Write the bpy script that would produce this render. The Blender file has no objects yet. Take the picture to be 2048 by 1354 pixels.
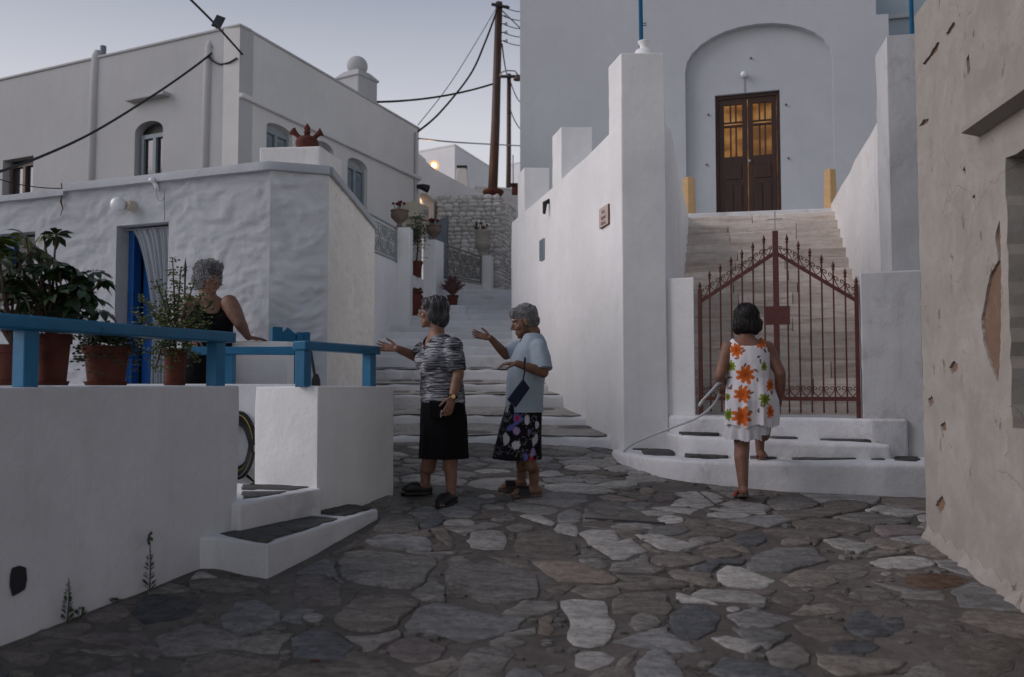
import bpy, bmesh, math, random
import numpy as np
from mathutils import Vector, Matrix
from mathutils.geometry import tessellate_polygon
R = math.radians
random.seed(7); RNG = np.random.default_rng(7)
scn = bpy.context.scene
COL = scn.collection

# ---------------------------------------------------------------- camera
EYE = 1.55
FPX = 1800.0                       # focal length in photo pixels (2048 wide)
PITCH = math.atan2(94, FPX)
cam_d = bpy.data.cameras.new('camera'); cam = bpy.data.objects.new('camera', cam_d); COL.objects.link(cam)
cam.location = (0, 0, EYE); cam.rotation_euler = (math.pi/2 + PITCH, 0, 0)
cam_d.sensor_width = 36; cam_d.lens = 36*FPX/2048; cam_d.clip_end = 3000; cam_d.clip_start = 0.05
cam_d.dof.use_dof = True; cam_d.dof.focus_distance = 7.2; cam_d.dof.aperture_fstop = 2.4
scn.camera = cam

# ---------------------------------------------------------------- world: dusk sky
SUN_AZ = R(-94)                   # compass angle from +Y towards +X: the afterglow is left and behind
SUN_EL = R(4)
wd = bpy.data.worlds.new('World'); scn.world = wd; wd.use_nodes = True
nt = wd.node_tree; nt.nodes.clear()
wo = nt.nodes.new('ShaderNodeOutputWorld'); bg = nt.nodes.new('ShaderNodeBackground')
sky = nt.nodes.new('ShaderNodeTexSky'); sky.sky_type = 'NISHITA'; sky.sun_disc = False
sky.sun_elevation = SUN_EL; sky.sun_rotation = SUN_AZ
sky.air_density = 1.0; sky.dust_density = 1.6; sky.ozone_density = 2.5
hsv = nt.nodes.new('ShaderNodeHueSaturation'); hsv.inputs['Saturation'].default_value = 0.55
nt.links.new(sky.outputs[0], hsv.inputs['Color'])
# even dusk veil: pale lavender at the horizon, deeper above, the same all round
tcw = nt.nodes.new('ShaderNodeTexCoord'); sep = nt.nodes.new('ShaderNodeSeparateXYZ'); nt.links.new(tcw.outputs['Generated'], sep.inputs[0])
veil = nt.nodes.new('ShaderNodeValToRGB'); nt.links.new(sep.outputs[2], veil.inputs[0])
for _i, (_p, _c) in enumerate(((0.0, (1.0, .97, .97)), (.15, (.97, .95, .99)), (.28, (.83, .84, .92)), (.40, (.48, .52, .63)), (.65, (.22, .27, .37)), (1.0, (.12, .15, .22)))):
    _e = veil.color_ramp.elements[_i] if _i < 2 else veil.color_ramp.elements.new(_p)
    _e.position = _p; _e.color = _c + (1,)
vs_ = nt.nodes.new('ShaderNodeVectorMath'); vs_.operation = 'SCALE'; vs_.inputs['Scale'].default_value = 10.0; nt.links.new(veil.outputs[0], vs_.inputs[0])
tint = nt.nodes.new('ShaderNodeMix'); tint.data_type = 'RGBA'; tint.blend_type = 'MIX'; tint.inputs[0].default_value = 0.80
nt.links.new(hsv.outputs[0], tint.inputs[6]); nt.links.new(vs_.outputs[0], tint.inputs[7]); nt.links.new(tint.outputs[2], bg.inputs[0])
bg.inputs[1].default_value = 0.10
nt.links.new(bg.outputs[0], wo.inputs[0])
sun_d = bpy.data.lights.new('sun', 'SUN'); sun = bpy.data.objects.new('sun', sun_d); COL.objects.link(sun)
sun_d.energy = 1.85; sun_d.angle = R(45); sun_d.color = (1.0, 0.91, 0.94)
_sd = Vector((math.sin(SUN_AZ)*math.cos(R(32)), math.cos(SUN_AZ)*math.cos(R(32)), math.sin(R(32))))
sun.rotation_euler = _sd.to_track_quat('Z', 'Y').to_euler()
scn.view_settings.view_transform = 'Standard'; scn.view_settings.look = 'None'
scn.view_settings.gamma = 1; scn.view_settings.use_curve_mapping = False
scn.view_settings.exposure = -0.17
scn.render.engine = 'CYCLES'
scn.cycles.use_denoising = True
scn.cycles.max_bounces = 6; scn.cycles.diffuse_bounces = 4; scn.cycles.sample_clamp_indirect = 6

# ---------------------------------------------------------------- geometry of the view
def ray(px, py):
    u = (px-1024)/FPX; v = (677-py)/FPX
    return Vector((u, math.cos(PITCH)-v*math.sin(PITCH), math.sin(PITCH)+v*math.cos(PITCH)))
CAM = Vector((0, 0, EYE))
def at(px, py, Y):
    r = ray(px, py); return CAM + r*(Y/r.y)
def onz(px, py, z):
    r = ray(px, py); return CAM + r*((z-EYE)/r.z)
def gz(x, y): return 0.1*y - 0.02*x            # the sloping street
def ong(px, py):
    r = ray(px, py); t = -EYE/(r.z - 0.1*r.y + 0.02*r.x); return CAM + r*t

class Frame:
    """vertical plane over the plan line A-B: local x along it, y into the wall, z up"""
    def __init__(s, A, B):
        s.A = Vector((A[0], A[1], 0)); d = Vector((B[0]-A[0], B[1]-A[1], 0)); s.L = d.length; s.x = d/s.L
        s.y = Vector((-s.x.y, s.x.x, 0))
        s.M = Matrix(((s.x.x, s.y.x, 0, s.A.x), (s.x.y, s.y.y, 0, s.A.y), (0, 0, 1, 0), (0, 0, 0, 1)))
    def px(s, px, py, off=0.0):
        r = ray(px, py); t = (s.y.dot(s.A - CAM) + off)/s.y.dot(r); p = CAM + r*t
        return ((p - s.A).dot(s.x), p.z)
    def sx(s, px, off=0.0): return s.px(px, 771, off)[0]
    def p(s, a, b, z): return s.M @ Vector((a, b, z))

# ---------------------------------------------------------------- noise
def _h(i, j, k, seed):
    n = (i.astype(np.int64)*374761393 + j.astype(np.int64)*668265263 + k.astype(np.int64)*2147483647 + seed*144269504) & 0x7fffffff
    n = ((n ^ (n >> 13))*1274126177) & 0x7fffffff
    n = ((n ^ (n >> 16))*974711) & 0x7fffffff
    return (n % 100003)/100003.0
def vnoise(P, scale, seed=0):
    P = np.asarray(P, float)*scale; I = np.floor(P); f = P-I; f = f*f*(3-2*f); I = I.astype(np.int64)
    o = 0
    for a in (0, 1):
        for b in (0, 1):
            for c in (0, 1):
                w = (f[:, 0] if a else 1-f[:, 0])*(f[:, 1] if b else 1-f[:, 1])*(f[:, 2] if c else 1-f[:, 2])
                o = o + w*_h(I[:, 0]+a, I[:, 1]+b, I[:, 2]+c, seed)
    return o*2-1
def fbm(P, scale, seed=0, octv=3):
    return sum(vnoise(P, scale*2**k, seed+k)*0.5**k for k in range(octv))

# ---------------------------------------------------------------- mesh builder
class B:
    def __init__(s): s.v = []; s.f = []
    def add(s, vs, fs, M=None):
        o = len(s.v)
        s.v += [tuple((M @ Vector(q)) if M is not None else q) for q in vs]
        s.f += [tuple(i+o for i in q) for q in fs]
        return s
    def box(s, x0, x1, y0, y1, z0, z1, M=None):
        v = [(x, y, z) for x in (x0, x1) for y in (y0, y1) for z in (z0, z1)]
        return s.add(v, [(0,1,3,2), (4,6,7,5), (0,4,5,1), (2,3,7,6), (0,2,6,4), (1,5,7,3)], M)
    def prism(s, poly, z0, z1, M=None):
        n = len(poly); zf0 = z0 if callable(z0) else (lambda x, y: z0); zf1 = z1 if callable(z1) else (lambda x, y: z1)
        a = sum(poly[i][0]*poly[(i+1) % n][1]-poly[(i+1) % n][0]*poly[i][1] for i in range(n))
        if a < 0: poly = poly[::-1]
        v = [(x, y, zf0(x, y)) for x, y in poly] + [(x, y, zf1(x, y)) for x, y in poly]
        f = [tuple(range(n))[::-1], tuple(range(n, 2*n))] + [(i, (i+1) % n, n+(i+1) % n, n+i) for i in range(n)]
        return s.add(v, f, M)
    def loft(s, rings, close=True, cap=True, M=None):
        n = len(rings[0]); v = [tuple(p) for r in rings for p in r]; f = []
        for k in range(len(rings)-1):
            for i in range(n if close else n-1):
                j = (i+1) % n; f.append((k*n+i, k*n+j, (k+1)*n+j, (k+1)*n+i))
        if cap and close: f += [tuple(range(n))[::-1], tuple(range((len(rings)-1)*n, len(rings)*n))]
        return s.add(v, f, M)
    def tube(s, pts, r, n=6, M=None, cap=True, close=False):
        pts = [Vector(p) for p in pts]; rr = r if isinstance(r, (list, tuple)) else [r]*len(pts)
        rings = []; up = None; m = len(pts)
        for i, p in enumerate(pts):
            t = (pts[(i+1) % m if close else min(i+1, m-1)] - pts[(i-1) % m if close else max(i-1, 0)])
            if t.length < 1e-9: t = Vector((0, 0, 1))
            t.normalize()
            if up is None:
                up = Vector((0, 0, 1)) if abs(t.z) < .9 else Vector((1, 0, 0))
            up = (up - t*up.dot(t)); up.normalize() if up.length > 1e-6 else None
            w = t.cross(up)
            rings.append([p + (up*math.cos(2*math.pi*k/n) + w*math.sin(2*math.pi*k/n))*rr[i] for k in range(n)])
        if close: rings.append(rings[0]); cap = False
        return s.loft(rings, True, cap, M)
    def lathe(s, prof, n=20, M=None, c=(0, 0, 0)):
        rings = [[(c[0]+r*math.cos(2*math.pi*k/n), c[1]+r*math.sin(2*math.pi*k/n), c[2]+z) for k in range(n)] for r, z in prof]
        return s.loft(rings, True, True, M)
    def ell(s, c, r, M3=None, seg=16, rg=10, M=None):
        c = Vector(c); r = (r, r, r) if isinstance(r, (int, float)) else r
        rings = []
        for a in range(rg+1):
            t = math.pi*(0.02+0.96*a/rg)
            ring = []
            for k in range(seg):
                q = 2*math.pi*k/seg
                d = Vector((r[0]*math.sin(t)*math.cos(q), r[1]*math.sin(t)*math.sin(q), -r[2]*math.cos(t)))
                ring.append(c + (M3 @ d if M3 is not None else d))
            rings.append(ring)
        return s.loft(rings, True, True, M)
    def chain(s, pts, rr, n=14):
        """tapered limb: spheres at joints and cones between, for remeshing"""
        pts = [Vector(p) for p in pts]
        for p, r in zip(pts, rr): s.ell(p, r, seg=12, rg=8)
        for i in range(len(pts)-1): s.tube([pts[i], pts[i+1]], [rr[i], rr[i+1]], n)
        return s
    def mesh(s, name):
        m = bpy.data.meshes.new(name); m.from_pydata(s.v, [], s.f); m.update()
        return m

def place(o, parent):
    COL.objects.link(o)
    if parent is not None:
        o.parent = parent; o.matrix_parent_inverse = world_of(parent).inverted()
    return o
def world_of(o):
    m = Matrix.Translation(o.location) @ o.rotation_euler.to_matrix().to_4x4()
    if o.parent is not None: m = world_of(o.parent) @ o.matrix_parent_inverse @ m
    return m
def tag(o, label=None, cat=None, group=None, kind=None):
    if label: o['label'] = label
    if cat: o['category'] = cat
    if group: o['group'] = group
    if kind: o['kind'] = kind
    return o
def thing(name, loc, label, cat, group=None):
    e = bpy.data.objects.new(name, None); e.location = loc; e.empty_display_size = .1; COL.objects.link(e)
    return tag(e, label, cat, group)

def fix_normals(me):
    bm = bmesh.new(); bm.from_mesh(me); bmesh.ops.recalc_face_normals(bm, faces=bm.faces); bm.to_mesh(me); bm.free()
def co_of(me):
    a = np.empty(len(me.vertices)*3); me.vertices.foreach_get('co', a); return a.reshape(-1, 3)
def no_of(me):
    a = np.empty(len(me.vertices)*3); me.vertices.foreach_get('normal', a); return a.reshape(-1, 3)
def set_co(me, a): me.vertices.foreach_set('co', np.ascontiguousarray(a).ravel()); me.update()
def remeshed(me, voxel, smooth=0):
    o = bpy.data.objects.new('tmp', me); COL.objects.link(o)
    m = o.modifiers.new('r', 'REMESH'); m.mode = 'VOXEL'; m.voxel_size = voxel
    if smooth:
        q = o.modifiers.new('s', 'SMOOTH'); q.factor = .5; q.iterations = smooth
    dg = bpy.context.evaluated_depsgraph_get(); ev = o.evaluated_get(dg)
    out = bpy.data.meshes.new_from_object(ev); bpy.data.objects.remove(o); bpy.data.meshes.remove(me)
    return out
def rough(me, *layers):
    P = co_of(me); N = no_of(me); d = 0
    for amp, scale, seed in layers: d = d + amp*fbm(P, scale, seed, 2)
    set_co(me, P + N*np.asarray(d)[:, None])
def crisped(me, bev, cutsz):
    """hand-plastered block: small worn arrises, faces cut into cells so that they can undulate"""
    bm = bmesh.new(); bm.from_mesh(me); bmesh.ops.recalc_face_normals(bm, faces=bm.faces)
    es = [e for e in bm.edges if len(e.link_faces) == 2 and e.calc_face_angle(0) > .35]
    bmesh.ops.bevel(bm, geom=es, offset=bev, segments=3, profile=.5, affect='EDGES', clamp_overlap=True)
    for ax in range(3):
        lo = min(v.co[ax] for v in bm.verts); hi = max(v.co[ax] for v in bm.verts); n = int((hi-lo)/cutsz)
        for k in range(1, n+1):
            co = [0, 0, 0]; no = [0, 0, 0]; co[ax] = lo+(hi-lo)*k/(n+1); no[ax] = 1
            bmesh.ops.bisect_plane(bm, geom=bm.verts[:]+bm.edges[:]+bm.faces[:], plane_co=co, plane_no=no, dist=1e-5)
    bm.to_mesh(me); bm.free(); me.update(); return me
def obj(name, b, mat, parent=None, smooth=False, bevel=0, voxel=0, vs=2, noise=None, label=None, kind=None, seg=2, crisp=0, cutsz=.12):
    me = b.mesh(name) if isinstance(b, B) else b
    if crisp:
        me = crisped(me, crisp, cutsz)
        if noise: rough(me, *noise)
        me.materials.append(mat); me.polygons.foreach_set('use_smooth', [True]*len(me.polygons))
        o = bpy.data.objects.new(name, me); place(o, parent); wn = o.modifiers.new('wn', 'WEIGHTED_NORMAL'); wn.weight = 80
        if label: o['label'] = label
        if kind: o['kind'] = kind
        return o
    if voxel:
        fix_normals(me); me = remeshed(me, voxel, vs); me.name = name
        if noise: rough(me, *noise)
    elif isinstance(b, B):
        fix_normals(me)
        if bevel:
            bm = bmesh.new(); bm.from_mesh(me)
            es = [e for e in bm.edges if len(e.link_faces) == 2 and e.calc_face_angle(0) > .5]
            bmesh.ops.bevel(bm, geom=es, offset=bevel, segments=seg, profile=.5, affect='EDGES', clamp_overlap=True)
            bm.to_mesh(me); bm.free()
        if noise: rough(me, *noise)
    me.materials.clear()
    for m in (mat if isinstance(mat, (list, tuple)) else [mat]): me.materials.append(m)
    if smooth or voxel: me.polygons.foreach_set('use_smooth', [True]*len(me.polygons))
    o = bpy.data.objects.new(name, me); place(o, parent)
    if label: o['label'] = label
    if kind: o['kind'] = kind
    return o
def shade(o, ang=40):
    """smooth shading with sharp edges kept"""
    me = o.data; me.polygons.foreach_set('use_smooth', [True]*len(me.polygons))
    bm = bmesh.new(); bm.from_mesh(me)
    for e in bm.edges: e.smooth = not (len(e.link_faces) == 2 and e.calc_face_angle(0) > R(ang))
    bm.to_mesh(me); bm.free(); return o

def arch(x0, x1, z0, zs, zt, n=14):
    """outline of an arched opening: springing at zs, crown at zt"""
    c = (x0+x1)/2; a = (x1-x0)/2
    return [(x0, z0), (x1, z0)] + [(c+a*math.cos(math.pi*k/n), zs+(zt-zs)*math.sin(math.pi*k/n)) for k in range(n+1)]
def rect(x0, x1, z0, z1): return [(x0, z0), (x1, z0), (x1, z1), (x0, z1)]
def wall_plate(fr, outline, holes, thick, reveal=None):
    """wall with openings: front sheet with holes, reveals going in, outer edge"""
    b = B(); loops = [outline]+list(holes)
    polys = [[Vector((x, z, 0)) for x, z in l] for l in loops]
    flat = [p for l in loops for p in l]
    tris = tessellate_polygon(polys)
    for t in tris: b.add([(flat[i][0], 0, flat[i][1]) for i in t], [(0, 1, 2)], fr.M)
    for k, l in enumerate(loops):
        n = len(l); d = thick if k == 0 else (reveal[k-1] if reveal else thick)
        v = [(x, 0, z) for x, z in l]+[(x, d, z) for x, z in l]
        b.add(v, [(i, (i+1) % n, n+(i+1) % n, n+i) for i in range(n)], fr.M)
    me = b.mesh('wall'); bm = bmesh.new(); bm.from_mesh(me); bmesh.ops.remove_doubles(bm, verts=bm.verts, dist=1e-4)
    bmesh.ops.recalc_face_normals(bm, faces=bm.faces)
    # front must look outwards
    for f in bm.faces:
        pass
    bm.to_mesh(me); bm.free(); return me
# ---------------------------------------------------------------- materials
class NT:
    def __init__(s, name):
        s.m = bpy.data.materials.new(name); s.m.use_nodes = True; s.t = s.m.node_tree
        s.p = s.t.nodes['Principled BSDF']; s.o = s.t.nodes['Material Output']
        s.tc = s.t.nodes.new('ShaderNodeTexCoord'); s.co = s.tc.outputs['Object']
    def n(s, k, **kw):
        q = s.t.nodes.new(k)
        for a, v in kw.items(): setattr(q, a, v)
        return q
    def l(s, a, b): s.t.links.new(a, b); return b
    def mapping(s, scale=(1,1,1), rot=(0,0,0), co=None):
        q = s.n('ShaderNodeMapping'); q.inputs['Scale'].default_value = scale; q.inputs['Rotation'].default_value = rot
        s.l(co or s.co, q.inputs[0]); return q.outputs[0]
    def noise(s, scale, detail=4, rough=.55, co=None, dist=0):
        q = s.n('ShaderNodeTexNoise'); q.inputs['Scale'].default_value = scale; q.inputs['Detail'].default_value = detail
        q.inputs['Roughness'].default_value = rough; q.inputs['Distortion'].default_value = dist
        s.l(co or s.co, q.inputs['Vector']); return q.outputs[0]
    def ramp(s, val, stops):
        q = s.n('ShaderNodeValToRGB'); e = q.color_ramp.elements
        while len(e) < len(stops): e.new(.5)
        for i, (p, c) in enumerate(stops):
            e[i].position = p; e[i].color = (c if isinstance(c, tuple) else (c, c, c)) + (1,)
        s.l(val, q.inputs[0]); return q.outputs[0]
    def mix(s, fac, a, b, mode='MIX'):
        q = s.n('ShaderNodeMix', data_type='RGBA', blend_type=mode)
        for i, x in ((0, fac), (6, a), (7, b)):
            if isinstance(x, (int, float)): q.inputs[i].default_value = x
            elif isinstance(x, tuple): q.inputs[i].default_value = x + (1,)
            else: s.l(x, q.inputs[i])
        return q.outputs[2]
    def math(s, op, a, b=0.0):
        q = s.n('ShaderNodeMath', operation=op)
        for i, x in ((0, a), (1, b)):
            if isinstance(x, (int, float)): q.inputs[i].default_value = x
            else: s.l(x, q.inputs[i])
        return q.outputs[0]
    def bump(s, h, strength=.3, dist=.02, prev=None):
        q = s.n('ShaderNodeBump'); q.inputs['Strength'].default_value = strength; q.inputs['Distance'].default_value = dist
        s.l(h, q.inputs['Height'])
        if prev is not None: s.l(prev, q.inputs['Normal'])
        return q.outputs[0]
    def out(s, col=None, rough=.85, nor=None, metal=0, spec=.3, sss=0):
        if col is not None:
            if isinstance(col, tuple): s.p.inputs['Base Color'].default_value = col + (1,)
            else: s.l(col, s.p.inputs['Base Color'])
        if isinstance(rough, (int, float)): s.p.inputs['Roughness'].default_value = rough
        else: s.l(rough, s.p.inputs['Roughness'])
        if nor is not None: s.l(nor, s.p.inputs['Normal'])
        s.p.inputs['Metallic'].default_value = metal; s.p.inputs['Specular IOR Level'].default_value = spec
        if sss:
            s.p.inputs['Subsurface Weight'].default_value = sss; s.p.inputs['Subsurface Radius'].default_value = (.01, .004, .002)
            s.p.inputs['Subsurface Scale'].default_value = .6
        return s.m

def plaster(name, base=(.80, .80, .79), var=.06, bump=.35, stain=0.0, stain_col=(.42, .36, .28), streak=.0, speck=0.0, bscale=1.0):
    k = NT(name); c0 = tuple(x*(1-var) for x in base); c1 = tuple(min(.86, x*(1+var*.5)) for x in base)
    big = k.noise(.9, 4, .6); col = k.mix(k.ramp(big, [(.38, 0.), (.62, 1.)]), c0, c1)
    mid = k.noise(7, 5, .65); col = k.mix(k.math('MULTIPLY', k.ramp(mid, [(.42, 0.), (.75, 1.)]), .22), col, tuple(x*.82 for x in base))
    if streak:
        sv = k.noise(1.0, 5, .7, co=k.mapping((9, 9, .7))); col = k.mix(k.math('MULTIPLY', k.ramp(sv, [(.5, 0.), (.72, 1.)]), streak), col, tuple(x*.62 for x in base))
    if stain:
        sv = k.noise(2.3, 8, .75, dist=.6); col = k.mix(k.math('MULTIPLY', k.ramp(sv, [(.54, 0.), (.68, 1.)]), stain), col, stain_col)
    if speck:
        sv = k.noise(26, 3, .7, co=k.mapping((1, 1, .45))); col = k.mix(k.math('MULTIPLY', k.ramp(sv, [(.60, 0.), (.68, 1.)]), speck), col, stain_col)
    nb = k.bump(k.noise(2.2*bscale, 5, .6), bump*.8, .03); nb = k.bump(k.noise(22*bscale, 6, .65), bump, .006, nb); nb = k.bump(k.noise(120, 2, .5), bump*.5, .0015, nb)
    return k.out(col, .92, nb, spec=.15)
def paint(name, c, rough=.5, var=.15, bump=.1, scale=8, spec=.35, wear=0.0, wear_col=(.2, .16, .12), metal=0):
    k = NT(name); col = k.mix(k.ramp(k.noise(scale, 5, .6), [(.3, 0.), (.7, 1.)]), tuple(x*(1-var) for x in c), tuple(min(.9, x*(1+var*.6)) for x in c))
    if wear: col = k.mix(k.math('MULTIPLY', k.ramp(k.noise(30, 6, .75), [(.58, 0.), (.66, 1.)]), wear), col, wear_col)
    return k.out(col, rough, k.bump(k.noise(scale*6, 4, .6), bump, .004), spec=spec, metal=metal)

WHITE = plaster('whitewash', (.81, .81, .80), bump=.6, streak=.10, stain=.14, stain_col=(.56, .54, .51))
WHITE_DIM = plaster('whitewash_streaked_dim', (.64, .65, .675), var=.10, streak=.20, stain=.16, stain_col=(.44, .43, .42), bump=.7)  # streaked wash, base darkened to put the left wall's shade into its colour
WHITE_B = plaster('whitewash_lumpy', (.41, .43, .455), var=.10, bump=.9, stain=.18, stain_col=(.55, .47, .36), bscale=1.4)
WHITE_B_LIT = plaster('whitewash_lumpy_lit', (.60, .62, .64), var=.10, bump=.9, stain=.18, stain_col=(.55, .47, .36), bscale=1.4)  # lighter copy of the darkened front wash, light put into the corner's colour
CREAM_SPECK = plaster('cream_speckled', (.84, .80, .74), var=.07, bump=.5, speck=.55, stain_col=(.44, .36, .24), stain=.10)
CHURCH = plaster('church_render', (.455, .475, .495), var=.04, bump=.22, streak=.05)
GREYWASH = plaster('greyed_wash', (.52, .525, .53), var=.12, bump=.5, stain=.45, stain_col=(.26, .25, .235), streak=.25)
WORN_WHITE = plaster('worn_whitewash', (.74, .73, .71), var=.08, bump=.5, stain=.25, stain_col=(.45, .36, .28), streak=.2, speck=.3)
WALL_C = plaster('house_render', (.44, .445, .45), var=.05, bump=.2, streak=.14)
WALL_C_LIT = plaster('house_render_lit', (.64, .635, .62), var=.05, bump=.2, streak=.10)  # brighter copy of the front render, the alley face's light is in the colour
STEP_WHITE = plaster('step_whitewash', (.72, .725, .735), var=.14, bump=.7, stain=.45, stain_col=(.36, .33, .30), bscale=1.6)
FAR_WHITE = plaster('far_whitewash', (.80, .80, .81), var=.05, bump=.1)

def peel():
    k = NT('peeling_plaster'); base = k.mix(k.ramp(k.noise(1.1, 5, .6), [(.3, 0.), (.7, 1.)]), (.275, .25, .218), (.35, .325, .29))
    base = k.mix(k.math('MULTIPLY', k.ramp(k.noise(3.0, 7, .75, dist=.5), [(.44, 0.), (.66, 1.)]), .38), base, (.47, .455, .435))
    base = k.mix(k.math('MULTIPLY', k.ramp(k.noise(1.0, 6, .75, co=k.mapping((7, 7, .9))), [(.5, 0.), (.75, 1.)]), .35), base, (.30, .25, .2))
    # cracks: thin dark wandering lines
    dv = k.n('ShaderNodeTexVoronoi', feature='DISTANCE_TO_EDGE'); dv.inputs['Scale'].default_value = .95
    nz = k.n('ShaderNodeTexNoise'); nz.inputs['Scale'].default_value = 5; nz.inputs['Detail'].default_value = 6; k.l(k.co, nz.inputs['Vector'])
    wv = k.n('ShaderNodeVectorMath', operation='SCALE'); k.l(nz.outputs['Color'], wv.inputs[0]); wv.inputs['Scale'].default_value = .30
    wa = k.n('ShaderNodeVectorMath', operation='ADD'); k.l(k.co, wa.inputs[0]); k.l(wv.outputs[0], wa.inputs[1]); k.l(wa.outputs[0], dv.inputs['Vector'])
    crack = k.ramp(dv.outputs['Distance'], [(.0, 1.), (.006, 0.)])
    crack = k.math('MULTIPLY', crack, k.ramp(k.noise(1.3, 2), [(.50, 0.), (.58, 1.)]))
    base = k.mix(k.math('MULTIPLY', crack, .22), base, (.12, .10, .085))
    # chips: red-brown bare spots
    chip = k.ramp(k.noise(9, 7, .72, co=k.mapping((1, 1, .55)), dist=.4), [(.635, 0.), (.655, 1.)])
    base = k.mix(k.math('MULTIPLY', chip, .8), base, (.17, .12, .09))
    pit = k.ramp(k.noise(55, 4, .7), [(.64, 0.), (.68, 1.)]); base = k.mix(k.math('MULTIPLY', pit, .5), base, (.16, .12, .1))
    h = k.mix(chip, k.noise(6, 7, .65), (.1, .1, .1)); h = k.mix(crack, h, (0., 0., 0.))
    nb = k.bump(h, .4, .015); nb = k.bump(k.noise(30, 6, .7), .4, .005, nb)
    return k.out(base, .95, nb, spec=.1)
PEEL = peel()

def stone(name, stops, scale=5, bump=.7, rough=.78, ov=.55, stretch=(1, 2.4, 1)):
    k = NT(name); oi = k.n('ShaderNodeObjectInfo')
    off = k.n('ShaderNodeVectorMath', operation='SCALE'); 
    cx = k.n('ShaderNodeCombineXYZ'); 
    for i in range(3): k.l(oi.outputs['Random'], cx.inputs[i])
    k.l(cx.outputs[0], off.inputs[0]); off.inputs['Scale'].default_value = 37
    ad = k.n('ShaderNodeVectorMath', operation='ADD'); k.l(k.co, ad.inputs[0]); k.l(off.outputs[0], ad.inputs[1]); co = ad.outputs[0]
    w = k.noise(scale, 8, .7, co=k.mapping(stretch, (0, 0, .5 if stretch[2] == 1 else -.38), co), dist=.8)
    col = k.ramp(w, [(.37, stops[0][1]), (.5, stops[1][1]), (.63, stops[2][1])])
    col = k.mix(k.math('MULTIPLY', k.ramp(k.noise(scale*5, 6, .75, co=co), [(.48, 0.), (.62, 1.)]), ov), col, tuple(x*.5 for x in stops[0][1]))
    br = k.n('ShaderNodeHueSaturation'); k.l(col, br.inputs['Color']); k.l(k.math('ADD', k.math('MULTIPLY', oi.outputs['Random'], .45), .75), br.inputs['Value'])
    nb = k.bump(k.noise(scale*1.6, 8, .7, co=co), bump, .02); nb = k.bump(k.noise(60, 5, .7, co=co), bump*.7, .004, nb)
    return k.out(br.outputs[0], rough, nb, spec=.2)
ST = {
 'light': stone('pale_flagstone', [(.3, (.25, .237, .22)), (.55, (.33, .315, .295)), (.75, (.42, .405, .38))]),
 'grey': stone('grey_flagstone', [(.3, (.135, .125, .113)), (.55, (.20, .186, .17)), (.75, (.27, .253, .232))]),
 'brown': stone('brown_flagstone', [(.3, (.125, .108, .092)), (.55, (.18, .158, .138)), (.75, (.235, .21, .186))]),
 'dark': stone('blue_slate_flagstone', [(.3, (.075, .078, .082)), (.55, (.105, .11, .115)), (.75, (.15, .153, .157))]),
 'peach': stone('peach_flagstone', [(.3, (.21, .172, .145)), (.55, (.265, .217, .182)), (.75, (.315, .265, .228))]),
 'pink': stone('rose_flagstone', [(.3, (.135, .112, .105)), (.55, (.178, .15, .14)), (.75, (.225, .195, .185))]),
 'orange': stone('rust_flagstone', [(.3, (.10, .062, .043)), (.55, (.145, .09, .06)), (.75, (.18, .12, .085))]),
 'blue': stone('bluish_flagstone', [(.3, (.15, .148, .143)), (.55, (.205, .202, .197)), (.75, (.275, .268, .258))]),
}
def mortar():
    k = NT('street_mortar'); c = k.ramp(k.noise(1.3, 8, .7), [(.36, (.075, .064, .055)), (.5, (.12, .103, .09)), (.64, (.165, .145, .128))])
    c = k.mix(k.math('MULTIPLY', k.ramp(k.noise(14, 8, .75), [(.46, 0.), (.66, 1.)]), .55), c, (.06, .053, .047))
    dv = k.n('ShaderNodeTexVoronoi', feature='DISTANCE_TO_EDGE'); dv.inputs['Scale'].default_value = 2.6
    nz = k.n('ShaderNodeTexNoise'); nz.inputs['Scale'].default_value = 6; nz.inputs['Detail'].default_value = 6; k.l(k.co, nz.inputs['Vector'])
    wv = k.n('ShaderNodeVectorMath', operation='SCALE'); k.l(nz.outputs['Color'], wv.inputs[0]); wv.inputs['Scale'].default_value = .25
    wa = k.n('ShaderNodeVectorMath', operation='ADD'); k.l(k.co, wa.inputs[0]); k.l(wv.outputs[0], wa.inputs[1]); k.l(wa.outputs[0], dv.inputs['Vector'])
    cr = k.math('MULTIPLY', k.ramp(dv.outputs['Distance'], [(0., 1.), (.018, 0.)]), k.ramp(k.noise(2, 2), [(.45, 0.), (.55, 1.)]))
    c = k.mix(k.math('MULTIPLY', cr, .7), c, (.03, .027, .025))
    h = k.mix(cr, k.noise(9, 8, .7), (0., 0., 0.))
    nb = k.bump(h, .8, .02); nb = k.bump(k.noise(90, 4, .7), .5, .004, nb)
    return k.out(c, .75, nb, spec=.35)
MORTAR = mortar()
SLATE = stone('dark_slate', [(.3, (.05, .05, .048)), (.55, (.085, .084, .08)), (.75, (.12, .118, .11))], 4, .5)
TREAD = stone('worn_tread_stone', [(.3, (.33, .305, .275)), (.55, (.44, .415, .38)), (.75, (.54, .515, .48))], 3, .6)
MARBLE = stone('striped_marble_step', [(.25, (.50, .42, .355)), (.5, (.66, .585, .515)), (.75, (.76, .70, .64))], 2.2, .35, .8, .22, (.55, 1.5, 7))
RUBBLE = stone('limewashed_rubble', [(.3, (.64, .62, .59)), (.55, (.76, .75, .73)), (.75, (.82, .81, .80))], 6, .8, .9, .3)
RUBBLE_GAP = plaster('rubble_gap', (.46, .44, .41), var=.3, bump=.8)

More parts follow.
